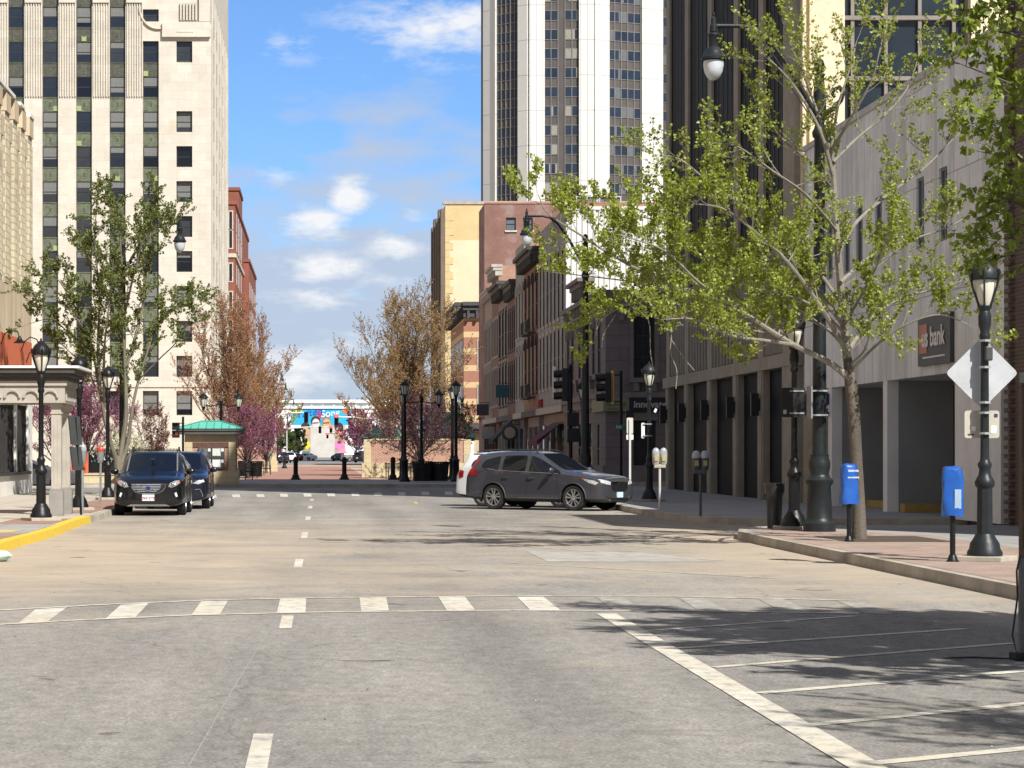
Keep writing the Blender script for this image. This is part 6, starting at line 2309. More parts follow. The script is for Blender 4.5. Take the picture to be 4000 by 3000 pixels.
SEDAN = [
    (2.35, .38, .50, .62, .66, .67, .60, .57, .50, .38), (2.27, .26, .48, .66, .71, .73, .78, .75, .66, .5), (2.05, .20, .48, .74, .79, .81, .86, .84, .75, .58),
    (1.45, .18, .52, .84, .88, .91, .90, .87, .78, .60), (.95, .18, .52, .88, .91, .955, .90, .88, .80, .62), (.0, .18, .52, .91, 1.28, 1.39, .90, .88, .69, .56),
    (-.15, .18, .52, .915, 1.31, 1.43, .90, .88, .68, .56), (-.25, .18, .52, .92, 1.31, 1.435, .90, .88, .68, .56), (-.85, .18, .52, .93, 1.29, 1.42, .90, .88, .68, .55), (-.95, .18, .52, .935, 1.28, 1.41, .90, .88, .68, .55),
    (-1.25, .18, .52, .95, 1.20, 1.35, .90, .875, .70, .54), (-1.85, .20, .54, .95, .99, 1.03, .88, .86, .76, .6), (-2.15, .22, .54, .93, .97, 1.00, .87, .84, .75, .58), (-2.32, .28, .52, .84, .88, .90, .82, .79, .7, .52), (-2.31, .36, .5, .66, .68, .69, .74, .7, .62, .46)]


def car(name, label, loc, heading, col_m, shape=SUV, clad=True, level=2, wheel_r=.355, wx=(1.36, -1.30), trim=True, lower=None, plate=True, group=None, window_to=10, spokes=5, front_style=0, front_end=True, rear_end=True):
    t = thing(name, label, 'car', loc, heading, group)
    vs, fs, fm, cre = [], [], [], {}
    NR = 14
    for (x, zb, zm, zt, zw, zr, w, wb, ww, wt) in shape:
        r = [(0, zb), (.80 * w, zb), (w, zb + .10), (w * 1.0, zm), (wb, zt), (ww, zw), (wt, zr - .02), (0, zr)]
        vs += [(x, y, z) for y, z in r] + [(x, -y, z) for y, z in r[1:7]]

    def idx(i, j, side):
        if j in (0, 7) or side == 0:
            return i * NR + j
        return i * NR + 7 + j
    n = len(shape)
    for i in range(n - 1):
        for side in (0, 1):
            for j in range(7):
                q = [idx(i, j, side), idx(i, j + 1, side), idx(i + 1, j + 1, side), idx(i + 1, j, side)]
                if side == 1:
                    q.reverse()
                m = 0
                if j == 0: m = 3
                elif j == 1: m = 2
                elif j == 4 and 4 <= i < window_to and i not in (6, 8): m = 1
                elif j == 6 and i == 4: m = 1
                elif j == 6 and i == (11 if shape is SUV else 10): m = 1
                fs.append(q); fm.append(m)
    for i in (0, n - 1):
        for j in range(7):
            q = [idx(i, j, 0), idx(i, j + 1, 0), idx(i, j + 1, 1), idx(i, j, 1)]
            q = list(dict.fromkeys(q))
            if i == n - 1: pass
            fs.append(q); fm.append(2 if j < 2 else 0)
    me = bpy.data.meshes.new('body')
    me.from_pydata(vs, [], fs)
    for k in range(4): me.materials.append([col_m, car_glass, lower or (clad_m if clad else col_m), rim_dark][k])
    me.polygons.foreach_set('material_index', fm)
    bm = bmesh.new(); bm.from_mesh(me)
    bmesh.ops.recalc_face_normals(bm, faces=bm.faces[:])
    cl = bm.edges.layers.float.get('crease_edge') or bm.edges.layers.float.new('crease_edge')
    for e in bm.edges:
        a, b = e.verts[0].index, e.verts[1].index
        ia, ib, ja, jb = a // NR, b // NR, a % NR, b % NR
        ja = ja - 7 if ja > 7 else ja; jb = jb - 7 if jb > 7 else jb
        v = 0
        if ia != ib and ja == jb:
            if ja == 4: v = .55
            elif ja == 2: v = .5
            elif ja == 5 and 5 <= min(ia, ib) < 10: v = .45
            elif ja == 6: v = .35
        if len({f.material_index for f in e.link_faces} & {0, 1}) == 2:
            v = max(v, .6)
        e[cl] = v
    bm.to_mesh(me); bm.free()
    o = bpy.data.objects.new('body', me)
    COL.objects.link(o)
    m = o.modifiers.new('sub', 'SUBSURF'); m.levels = level; m.render_levels = level
    cut = MB()
    for x in wx:
        for s in (-1, 1):
            cut.tube([(x, s * .56, wheel_r - .01), (x, s * 1.3, wheel_r - .01)], wheel_r + .055, 28)
    co = cut.build('cutter', rim_dark)
    bm = bmesh.new(); bm.from_mesh(co.data); bmesh.ops.recalc_face_normals(bm, faces=bm.faces[:]); bm.to_mesh(co.data); bm.free()
    bo = o.modifiers.new('arch', 'BOOLEAN'); bo.operation = 'DIFFERENCE'; bo.object = co; bo.solver = 'EXACT'
    dg = bpy.context.evaluated_depsgraph_get()
    ev = bpy.data.meshes.new_from_object(o.evaluated_get(dg))
    bpy.data.objects.remove(o); bpy.data.objects.remove(co)
    bm = bmesh.new(); bm.from_mesh(ev)
    for f in bm.faces:
        c = f.calc_center_median()
        for x in wx:
            if abs(c.y) > .5 and math.hypot(c.x - x, c.z - wheel_r + .01) < wheel_r + .052 or (abs(abs(c.y) - .56) < .01 and math.hypot(c.x - x, c.z - wheel_r) < wheel_r):
                f.material_index = 3
        f.smooth = True
    bvh = BVHTree.FromBMesh(bm)
    # split the glass from the shell, each pane its own part
    glassf = [f for f in bm.faces if f.material_index == 1]
    seen = set()
    panes = []
    for f in glassf:
        if f.index in seen: continue
        comp, st = [], [f]; seen.add(f.index)
        while st:
            g_ = st.pop(); comp.append(g_)
            for e in g_.edges:
                for h in e.link_faces:
                    if h.material_index == 1 and h.index not in seen:
                        if abs(h.normal.angle(g_.normal, 0)) < .6:
                            seen.add(h.index); st.append(h)
        panes.append(comp)
    for comp in panes:
        mp, pv, pf = {}, [], []
        for f in comp:
            for v in f.verts:
                if v not in mp: mp[v] = len(pv); pv.append(tuple(v.co))
            pf.append([mp[v] for v in f.verts])
        w = MB(); w.smooth = True; w.add(pv, pf)
        cx = sum(p[0] for p in pv) / len(pv); cy = sum(p[1] for p in pv) / len(pv)
        w.build('windscreen' if abs(cy) < .2 and cx > 0 else ('rear_window' if abs(cy) < .2 else 'side_window'), car_glass, t)
    bmesh.ops.delete(bm, geom=glassf, context='FACES')
    me2 = bpy.data.meshes.new('body'); bm.to_mesh(me2); bm.free()
    for q in (col_m, car_glass, lower or (clad_m if clad else col_m), rim_dark): me2.materials.append(q)
    me2.set_sharp_from_angle(angle=R(38))
    o = bpy.data.objects.new('body', me2); COL.objects.link(o); o.parent = t

    def hit(p, d):
        h = bvh.ray_cast(Vector(p), Vector(d).normalized())
        return h[0], h[1]

    def patch(name, pts, view, mm, off=.006, parent=t, rings=3):
        """shape laid on the shell: pts are (y,z) seen from the front/rear or (x,z) seen from the side"""
        def pr(a, b):
            if view == 'front': p, n_ = hit((4, a, b), (-1, 0, 0))
            elif view == 'rear': p, n_ = hit((-4, a, b), (1, 0, 0))
            elif view == 'left': p, n_ = hit((a, 3, b), (0, -1, 0))
            elif view == 'right': p, n_ = hit((a, -3, b), (0, 1, 0))
            elif view == 'fr': p, n_ = hit((2.0 + a * .6 + 2, a * 1.0 - 2 * .9, b), (-1, .9, 0))
            if p is None: return None
            return p, (p + (n_ * off))
        cx = sum(p[0] for p in pts) / len(pts); cz = sum(p[1] for p in pts) / len(pts)
        # finer outline
        out = []
        for i in range(len(pts)):
            a, b = pts[i], pts[(i + 1) % len(pts)]
            for k in range(3): out.append((a[0] + (b[0] - a[0]) * k / 3, a[1] + (b[1] - a[1]) * k / 3))
        vsx, fsx = [], []
        c = pr(cx, cz)
        if c is None: return None
        vsx.append(c[1])
        N = len(out)
        for r in range(1, rings + 1):
            for (a, b) in out:
                q = pr(cx + (a - cx) * r / rings, cz + (b - cz) * r / rings)
                if q is None: return None
                vsx.append(q[1])
        for (a, b) in out: vsx.append(pr(a, b)[0])
        for k in range(N): fsx.append((0, 1 + k, 1 + (k + 1) % N))
        for r in range(rings):
            for k in range(N): fsx.append((1 + r * N + k, 1 + (r + 1) * N + k, 1 + (r + 1) * N + (k + 1) % N, 1 + r * N + (k + 1) % N))
        w = MB(); w.smooth = True; w.add(vsx, fsx)
        return w.build(name, mm, parent)

    def sline(name, pts, view, mm, r=.008, parent=t):
        P = []
        for i in range(len(pts) - 1):
            for k in range(4):
                a, b = pts[i], pts[i + 1]
                x, z = a[0] + (b[0] - a[0]) * k / 4, a[1] + (b[1] - a[1]) * k / 4
                if view in ('left', 'right'): p, n_ = hit((x, 3 if view == 'left' else -3, z), (0, -1 if view == 'left' else 1, 0))
                else: p, n_ = hit((4 if view == 'front' else -4, x, z), (-1 if view == 'front' else 1, 0, 0))
                if p is not None: P.append(p + n_ * .001)
        if len(P) < 2: return None
        w = MB(); w.smooth = True; w.tube(P, r, 5)
        return w.build(name, mm, parent)
    # wheels
    for x in wx:
        for s in (-1, 1):
            w = MB(); w.smooth = True
            w.M = Matrix.Translation((x, s * .80, wheel_r)) @ Matrix.Rotation(R(-90 * s), 4, 'X')
            k = wheel_r
            w.lathe([(k * .62, -.11), (k * .9, -.115), (k * .985, -.09), (k, -.04), (k, .04), (k * .985, .09), (k * .9, .115), (k * .70, .105), (k * .69, .06)], 28, cap=False)
            wo = w.build('wheel', tyre_m, t)
            w2 = MB(); w2.smooth = True; w2.M = w.M
            w2.lathe([(k * .70, .10), (k * .66, .102), (k * .63, .06), (k * .61, -.02)], 28, cap=False)
            w2.lathe([(.07, .05), (.065, .085), (.02, .092)], 12)
            for q in range(spokes):
                a = 2 * math.pi * q / spokes + .3
                d = Vector((math.cos(a), math.sin(a), 0)); e = Vector((-d.y, d.x, 0))
                for sg in ((-1, 1) if spokes == 5 else (0,)):
                    p0 = d * .05 + e * sg * .015; p1 = d * k * .66 + e * sg * .055
                    w2.add([p0 - e * .014 + Vector((0, 0, .085)), p0 + e * .014 + Vector((0, 0, .085)), p1 + e * .022 + Vector((0, 0, .092)), p1 - e * .022 + Vector((0, 0, .092)),
                            p0 - e * .014 + Vector((0, 0, .045)), p0 + e * .014 + Vector((0, 0, .045)), p1 + e * .022 + Vector((0, 0, .05)), p1 - e * .022 + Vector((0, 0, .05))], [(0, 1, 2, 3), (0, 4, 5, 1), (2, 6, 7, 3), (1, 5, 6, 2), (0, 3, 7, 4)])
            w2.build('rim', rim_m, wo)
            w3 = MB(); w3.M = w.M; w3.lathe([(k * .64, -.02), (k * .64, .0)], 20); w3.build('brake_backing', rim_dark, wo)
    T = dict(t=t, patch=patch, sline=sline, hit=hit)
    if trim:
        for sd in ('left', 'right'):
            s = 1 if sd == 'left' else -1
            suv = shape is SUV
            # window bright line, door seams, handles
            zb_ = 1.05 if suv else .90
            sline('window_trim', [(.86, zb_ - .02), (.3, zb_), (-.6, zb_ + .035), (-1.2, zb_ + .06), (-1.60, zb_ + .12)], sd, chrome, .009)
            for xs in ((.86, .80, -.16, -.16) if suv else (.9, .85, -.2, -.2),):
                sline('door_seam', [(xs[0] - .02, zb_ - .02), (xs[0] + .02, .75), (xs[1], .36)], sd, rim_dark, .006)
                sline('door_seam', [(xs[2], zb_ + .0), (xs[2], .7), (xs[2], .36)], sd, rim_dark, .006)
                sline('door_seam', [(-1.06, zb_ + .03), (-1.03, .88), (-.88, .62), (-.86, .36)], sd, rim_dark, .006)
            for x in (-.02, -.86):
                p, n_ = hit((x, 3 * s, zb_ - .15 + (.02 if x < -.5 else 0)), (0, -s, 0))
                if p is not None:
                    w = MB(); w.smooth = True; q = p + n_ * .028
                    w.tube([p + Vector((.11, 0, 0)), q + Vector((.08, 0, 0)), q + Vector((-.08, 0, 0)), p + Vector((-.11, 0, 0))], .014, 6); w.build('door_handle', col_m, t)
            # mirror
            zm = 1.06 if suv else .93
            w = MB(); w.smooth = True
            w.M = Matrix.Translation((.72, s * 1.0, zm + .06)) @ Matrix.Diagonal((.55, 1.0, .68, 1))
            w.ball((0, 0, 0), .12, 12); w.M = None
            w.tube([(.72, s * .86, zm - .02), (.72, s * .98, zm + .02)], .03, 6)
            w.build('mirror', col_m, t)
        if shape is SUV:
            for s in (-1, 1):
                w = MB(); w.smooth = True; w.tube([(.05, s * .60, 1.60), (-.1, s * .60, 1.675), (-.9, s * .60, 1.70), (-1.5, s * .59, 1.675), (-1.7, s * .58, 1.62)], .016, 6); w.build('roof_rail', mat('rail_dark', (.03, .03, .03), .4), t)
    return T


grey_paint = paint('grey_car_paint', (.062, .064, .076))
white_car = paint('white_car_paint', (.70, .71, .71), .0)
black_car = paint('black_car_paint', (.0035, .004, .006), .0)
navy_car = paint('navy_black_car_paint', (.010, .013, .024), .2)
silver_car = paint('silver_car_paint', (.34, .35, .36), .4)
red_car = paint('red_car_paint', (.30, .02, .02), .1)

# ---- the grey crossover nosed in to the right kerb
HD = math.atan2(-.625, .78)
cr = car('parked_car', 'dark grey crossover SUV parked nose in toward the right kerb', (6.43, 64.4, 0), HD, grey_paint, spokes=5)
t, patch, sline = cr['t'], cr['patch'], cr['sline']
for s in (-1, 1):
    m_ = lambda pts: [(s * a, b) for a, b in pts]
    patch('headlight', m_([(.46, .80), (.70, .86), (.80, .88), (.80, .78), (.66, .74), (.46, .72)]), 'front', lens_clear)
    patch('fog_light', m_([(.60, .40), (.70, .42), (.70, .34), (.60, .33)]), 'front', chrome)
    sd = 'left' if s > 0 else 'right'
    patch('headlight', [(1.62, .90), (2.02, .84), (2.14, .78), (2.06, .72), (1.85, .78)], sd, lens_clear)
    patch('side_lamp', [(1.60, .91), (1.70, .90), (1.72, .87), (1.64, .88)], sd, lens_amber, .012)
    patch('tail_light', [(-1.86, 1.42), (-1.98, 1.50), (-2.16, 1.10), (-2.20, .95), (-1.86, .98), (-1.82, 1.04), (-2.04, 1.10)], sd, lens_red, .01)
    sline('bumper_line', [(1.88, .72), (1.93, .56), (1.90, .40)], sd, rim_dark, .006)
    sline('sill_trim', [(.95, .34), (-.9, .34)], sd, mat('sill_grey', (.12, .12, .125), .4, .3), .012)
    w = MB(); w.smooth = True
    for x in (1.36, -1.30):
        arc = [(x + .425 * math.cos(a), s * .915, .345 + .425 * math.sin(a)) for a in [math.pi * k / 14 for k in range(15)]]
        w.tube(arc, .022, 6)
    w.build('arch_trim', clad_m, t)
patch('grille', [(-.44, .78), (.44, .78), (.42, .62), (.30, .54), (-.30, .54), (-.42, .62)], 'front', mat('grille_black', (.012, .012, .013), .4), .008)
patch('grille_bar', [(-.45, .80), (.45, .80), (.45, .775), (.25, .74), (-.25, .74), (-.45, .775)], 'front', chrome, .016)
patch('badge', [(-.06, .78), (.06, .78), (.045, .69), (-.045, .69)], 'front', chrome, .024)
patch('number_plate', [(-.155, .52), (.155, .52), (.155, .37), (-.155, .37)], 'front', mat('plate_blue_white', (.50, .62, .74), .5, 0, .35, 18), .02)
patch('lower_grille', [(-.52, .36), (.52, .36), (.48, .27), (-.48, .27)], 'front', mat('grille_black', (.012, .012, .013)), .012)
for s in (-1, 1):
    patch('bumper_trim', [(s * .52, .40), (s * .58, .38), (s * .52, .27), (s * .46, .26)], 'front', chrome, .018)
w = MB(); w.smooth = True; w.tube([(-1.45, 0, 1.63), (-1.62, 0, 1.80)], .006, 5); w.build('aerial', rim_dark, t)
w = MB(); w.box(-2.22, -2.0, -.55, .55, 1.545, 1.575); w.build('spoiler', grey_paint, t, bevel=.012)
# wipers and seats hint behind glass are left to the dark glass

# ---- white SUV behind it
wc = car('parked_car', 'white SUV parked nose in behind the grey crossover, only its tail showing', (6.36, 67.7, 0), HD + .02, white_car, spokes=7)
for s in (-1, 1):
    sd = 'left' if s > 0 else 'right'
    wc['patch']('tail_light', [(-1.98, 1.06), (-2.12, 1.10), (-2.20, .98), (-2.14, .84), (-2.0, .88)], sd, lens_red, .012)
    wc['patch']('tail_light', [(s * .52, 1.0), (s * .76, 1.04), (s * .78, .88), (s * .52, .86)], 'rear', lens_red, .012)
wc['patch']('rear_bumper', [(-.7, .50), (.7, .50), (.66, .38), (-.66, .38)], 'rear', clad_m, .012)
w = MB(); w.box(-2.24, -2.0, -.55, .55, 1.545, 1.575); w.build('spoiler', white_car, wc['t'], bevel=.012)


# ---- black SUV facing the camera on the left
vc = car('parked_car', 'glossy black SUV with chrome slatted grille facing the camera at the left kerb', (-4.42, 60.2, 0), R(-90 + .3), black_car, lower=black_car, spokes=5)
t, patch, sline = vc['t'], vc['patch'], vc['sline']
gm = mat('grille_black', (.012, .012, .013))
patch('grille', [(-.42, .82), (.42, .82), (.44, .74), (.34, .62), (.2, .575), (-.2, .575), (-.34, .62), (-.44, .74)], 'front', gm, .006)
for k in range(5):
    z = .80 - k * .043
    hw = (.42, .42, .41, .37, .28)[k]
    sline('grille_slat', [(-hw, z), (0, z - .004), (hw, z)], 'front', mat('satin_chrome', (.66, .67, .68), .3, .7), .011)
sline('grille_edge', [(-.43, .82), (-.44, .74), (-.34, .62), (-.2, .575), (.2, .575), (.34, .62), (.44, .74), (.43, .82)], 'front', chrome, .008)
sline('grille_sash', [(-.34, .80), (.0, .70), (.30, .61)], 'front', chrome, .012)
p, n_ = vc['hit']((4, 0, .70), (-1, 0, 0))
w = MB(); w.smooth = True; w.M = Matrix.Translation(p + Vector((.015, 0, 0))) @ Matrix.Rotation(R(90), 4, 'Y')
w.lathe([(.075, 0), (.078, .015), (.06, .02)], 16); w.mat = 1; w.lathe([(.055, .02), (.05, .028)], 16); w.build('badge', [chrome, mat('badge_blue', (.01, .03, .16), .3)], t)
patch('number_plate', [(-.155, .545), (.155, .545), (.155, .385), (-.155, .385)], 'front', plate_w, .02)
p, n_ = vc['hit']((4, 0, .46), (-1, 0, 0))
text('plate_number', 'DK9 2778', .085, text_m((p.x + .028, 0, .455), (0, 1, 0), (1, 0, 0)), mat('plate_red', (.35, .03, .04), .5), t, .002)
patch('lower_grille', [(-.44, .37), (.44, .37), (.40, .30), (-.40, .30)], 'front', gm, .01)
patch('skid_plate', [(-.46, .295), (.46, .295), (.56, .255), (-.56, .255)], 'front', chrome, .012)
for s in (-1, 1):
    m_ = lambda pts: [(s * a, b) for a, b in pts]
    patch('headlight', m_([(.50, .74), (.56, .84), (.68, .89), (.76, .90), (.79, .84), (.72, .77), (.60, .72)]), 'front', mat('dim_lens', (.26, .27, .28), .08, .1, .4, 12, spec=.9), .008)
    o_ = patch('side_lamp', m_([(.755, .89), (.785, .89), (.80, .83), (.775, .82)]), 'front', lens_amber, .012)
    p, n_ = vc['hit']((4, s * .62, .80), (-1, 0, 0))
    w = MB(); w.smooth = True; w.ball(tuple(p), .055, 10); w.build('lamp_projector', chrome, t)
    patch('daylight_lamp', m_([(.66, .58), (.71, .60), (.74, .50), (.70, .48)]), 'front', mat('drl_white', (.75, .75, .76), .2), .01)
    w = MB(); w.smooth = True; w.tube([(.96, s * .66, 1.10), (.12, s * .615, 1.585)], .022, 6); w.build('glint_strip', mat('pillar_glint', (.20, .21, .22), .3, .3), t)  # grey strip laid on the pillar as a painted glint
w = MB(); w.box(.52, .60, -.05, .05, 1.42, 1.47); w.build('rear_view_mirror', rim_dark, t)
# ---- second black SUV behind
bc = car('parked_car', 'second black SUV parked close behind the chrome grilled one, its right half showing', (-4.14, 66.9, 0), R(-90 + .5), navy_car, lower=navy_car, spokes=5)
for s in (-1, 1):
    m_ = lambda pts: [(s * a, b) for a, b in pts]
    bc['patch']('headlight', m_([(.46, .74), (.58, .80), (.76, .84), (.79, .78), (.62, .71)]), 'front', lens_clear, .008)
    bc['sline']('fog_surround', m_([(.52, .56), (.66, .57), (.74, .42), (.72, .34)]), 'front', mat('satin_trim', (.35, .35, .36), .3, .6), .010)
bc['patch']('grille', [(-.42, .76), (.42, .76), (.36, .50), (-.36, .50)], 'front', gm, .008)

# ---- grey saloon on the cross street
car('parked_car', 'grey saloon car crossing at the left, partly hidden behind the portico posts', (-12.55, 97.2, 0), 0.0, paint('dark_silver_paint', (.10, .105, .11)), SEDAN, False, 2, .325, (1.42, -1.36))

# ---- cars parked at the far end of the street
gfar = 'cars parked at the far end of the street'
dk = paint('far_dark_paint', (.03, .035, .045))


def far_car(label, u, Y, heading, m, shape=SUV, suv=True):
    T = car('parked_car', label, (X(u, Y), Y, .004), heading, m, shape, suv, 1, .35 if suv else .325, (1.36, -1.30) if suv else (1.42, -1.36), group=gfar, spokes=6)
    for s in (-1, 1):
        T['patch']('tail_light', [(s * .55, .98 if suv else .84), (s * .76, 1.0 if suv else .84), (s * .76, .84 if suv else .72), (s * .55, .84 if suv else .72)], 'rear', lens_red, .012)
    T['patch']('number_plate', [(-.16, .78), (.16, .78), (.16, .64), (-.16, .64)], 'rear', plate_w, .02)
    return T


far_car('dark SUV parked beside the left stone pier at the far end', 1086, 318, R(112), dk)
far_car('white SUV parked next to the dark one, seen from behind', 1122, 340, R(104), white_car)
far_car('red car between the white SUV and the small white car, far down the street', 1152, 412, R(110), red_car, SEDAN, False)
far_car('small white car farthest right of the left hand parked row', 1190, 424, R(150), white_car, SEDAN, False)
far_car('dark car behind the tail of the grey pickup', 1333, 402, R(60), dk, SEDAN, False)
far_car('dark SUV in front of the grey pickup, mostly behind the stone pier', 1424, 342, R(60), dk)


def pickup():
    t = thing('pickup_truck', 'silver grey pickup truck parked at the right, its bed showing past the stone pier', 'pickup truck', (X(1338, 366), 366, .004), R(14))
    b = MB()
    # x forward; bed walls, cab
    b.box(0, 2.0, -.95, -.85, .55, 1.28); b.box(0, 2.0, .85, .95, .55, 1.28); b.box(0, .1, -.85, .85, .55, 1.28); b.box(0.1, 2.0, -.85, .85, .55, .75)
    b.add([(2.02, -.95, .5), (5.6, -.95, .5), (5.6, .95, .5), (2.02, .95, .5), (2.02, -.95, 1.25), (5.6, -.92, 1.05), (5.6, .92, 1.05), (2.02, .95, 1.25), (4.2, -.94, 1.22), (4.2, .94, 1.22)], [(0, 1, 5, 8, 4), (2, 3, 7, 9, 6), (4, 8, 9, 7), (8, 5, 6, 9), (1, 2, 6, 5), (0, 4, 7, 3), (0, 3, 2, 1)])
    b.add([(2.1, -.92, 1.25), (4.15, -.92, 1.22), (3.5, -.72, 1.9), (2.25, -.72, 1.9), (2.1, .92, 1.25), (4.15, .92, 1.22), (3.5, .72, 1.9), (2.25, .72, 1.9)], [(0, 1, 2, 3), (4, 7, 6, 5), (3, 2, 6, 7), (0, 3, 7, 4), (1, 5, 6, 2)])
    b.build('body', silver_car, t, bevel=.03)
    w = MB()
    w.add([(2.35, -.925, 1.28), (3.9, -.925, 1.26), (3.45, -.745, 1.82), (2.42, -.745, 1.82)], [(0, 1, 2, 3)]); w.add([(2.06, -.8, 1.3), (2.20, -.68, 1.82), (2.20, .68, 1.82), (2.06, .8, 1.3)], [(0, 1, 2, 3)])
    w.build('window', car_glass, t)
    for x in (.95, 4.6):
        for s in (-1, 1):
            w = MB(); w.smooth = True; w.M = Matrix.Translation((x, s * .84, .40)) @ Matrix.Rotation(R(-90 * s), 4, 'X')
            w.lathe([(.25, -.12), (.37, -.12), (.40, -.06), (.40, .06), (.37, .125), (.25, .12)], 20)
            o = w.build('wheel', tyre_m, t)
            w = MB(); w.M = Matrix.Translation((x, s * .84, .40)) @ Matrix.Rotation(R(-90 * s), 4, 'X'); w.lathe([(.24, .10), (.2, .126), (.05, .128)], 16); w.build('rim', rim_m, o)
    b = MB(); b.box(-.16, .0, -.9, .9, .48, .62); b.build('bumper', chrome, t, bevel=.02)
    for s in (-1, 1):
        b = MB(); b.box(-.012, .06, s * .83, s * .96, .85, 1.18); b.build('tail_light', lens_red, t)


pickup()


# ================================================================ TREES
bark_grey = mat('pale_grey_bark', (.155, .14, .105), .9, 0, .3, 5, .6, 22, streak=True)
bark_main = mat('maple_bark', (.105, .088, .068), .9, 0, .35, 5, .7, 18, streak=True)
bark_pale = mat('pale_limb_bark', (.22, .20, .16), .9, 0, .25, 5, .5, 22, streak=True)
bark_dark = mat('dark_bark', (.085, .065, .055), .9, 0, .3, 6, .6, 22, streak=True)
bark_tan = mat('tan_bark', (.22, .15, .105), .9, 0, .3, 6, .5, 22, streak=True)
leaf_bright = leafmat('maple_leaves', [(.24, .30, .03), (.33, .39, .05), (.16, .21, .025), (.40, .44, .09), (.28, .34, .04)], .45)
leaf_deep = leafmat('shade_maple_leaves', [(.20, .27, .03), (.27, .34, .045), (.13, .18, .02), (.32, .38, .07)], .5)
leaf_left = leafmat('pear_leaves', [(.12, .165, .03), (.19, .23, .055), (.08, .11, .022), (.25, .26, .085), (.14, .185, .04)], .4)
leaf_bronze = leafmat('bronze_leaves', [(.40, .17, .10), (.33, .19, .09), (.46, .25, .16), (.26, .20, .08), (.38, .13, .085)], .4)
leaf_olive = leafmat('olive_leaves', [(.40, .23, .11), (.29, .24, .09), (.44, .24, .14), (.26, .24, .08), (.45, .27, .15)], .4)
leaf_pink = leafmat('redbud_blossom', [(.26, .07, .15), (.34, .11, .21), (.17, .045, .09), (.38, .15, .25), (.20, .08, .10)], .3)
leaf_purple = leafmat('purple_leaves', [(.065, .024, .036), (.10, .035, .055), (.045, .018, .024), (.20, .075, .125)], .25)
leaf_wine = leafmat('wine_leaves', [(.17, .06, .05), (.26, .10, .09), (.11, .05, .04), (.34, .22, .13)], .3)
leaf_white = leafmat('white_blossom', [(.60, .58, .44), (.50, .50, .30), (.68, .66, .55), (.34, .38, .16)], .3)
leaf_far = leafmat('far_green_leaves', [(.11, .16, .035), (.07, .11, .025), (.17, .21, .05)], .35)
leaf_ever = leafmat('evergreen_leaves', [(.025, .045, .02), (.035, .06, .025), (.05, .07, .03)], .2)


def catmull(pts, n=5):
    pts = [Vector(p) for p in pts]
    if len(pts) < 3:
        return pts
    P = [pts[0] * 2 - pts[1]] + pts + [pts[-1] * 2 - pts[-2]]
    out = []
    for i in range(1, len(P) - 2):
        a, b, c, d = P[i - 1], P[i], P[i + 1], P[i + 2]
        for k in range(n):
            t = k / n
            out.append(0.5 * ((2 * b) + (c - a) * t + (2 * a - 5 * b + 4 * c - d) * t * t + (3 * b - a - 3 * c + d) * t ** 3))
    out.append(pts[-1])
    return out


def rvec(rng):
    while True:
        v = Vector((rng.uniform(-1, 1), rng.uniform(-1, 1), rng.uniform(-1, 1)))
        if .05 < v.length < 1:
            return v.normalized()


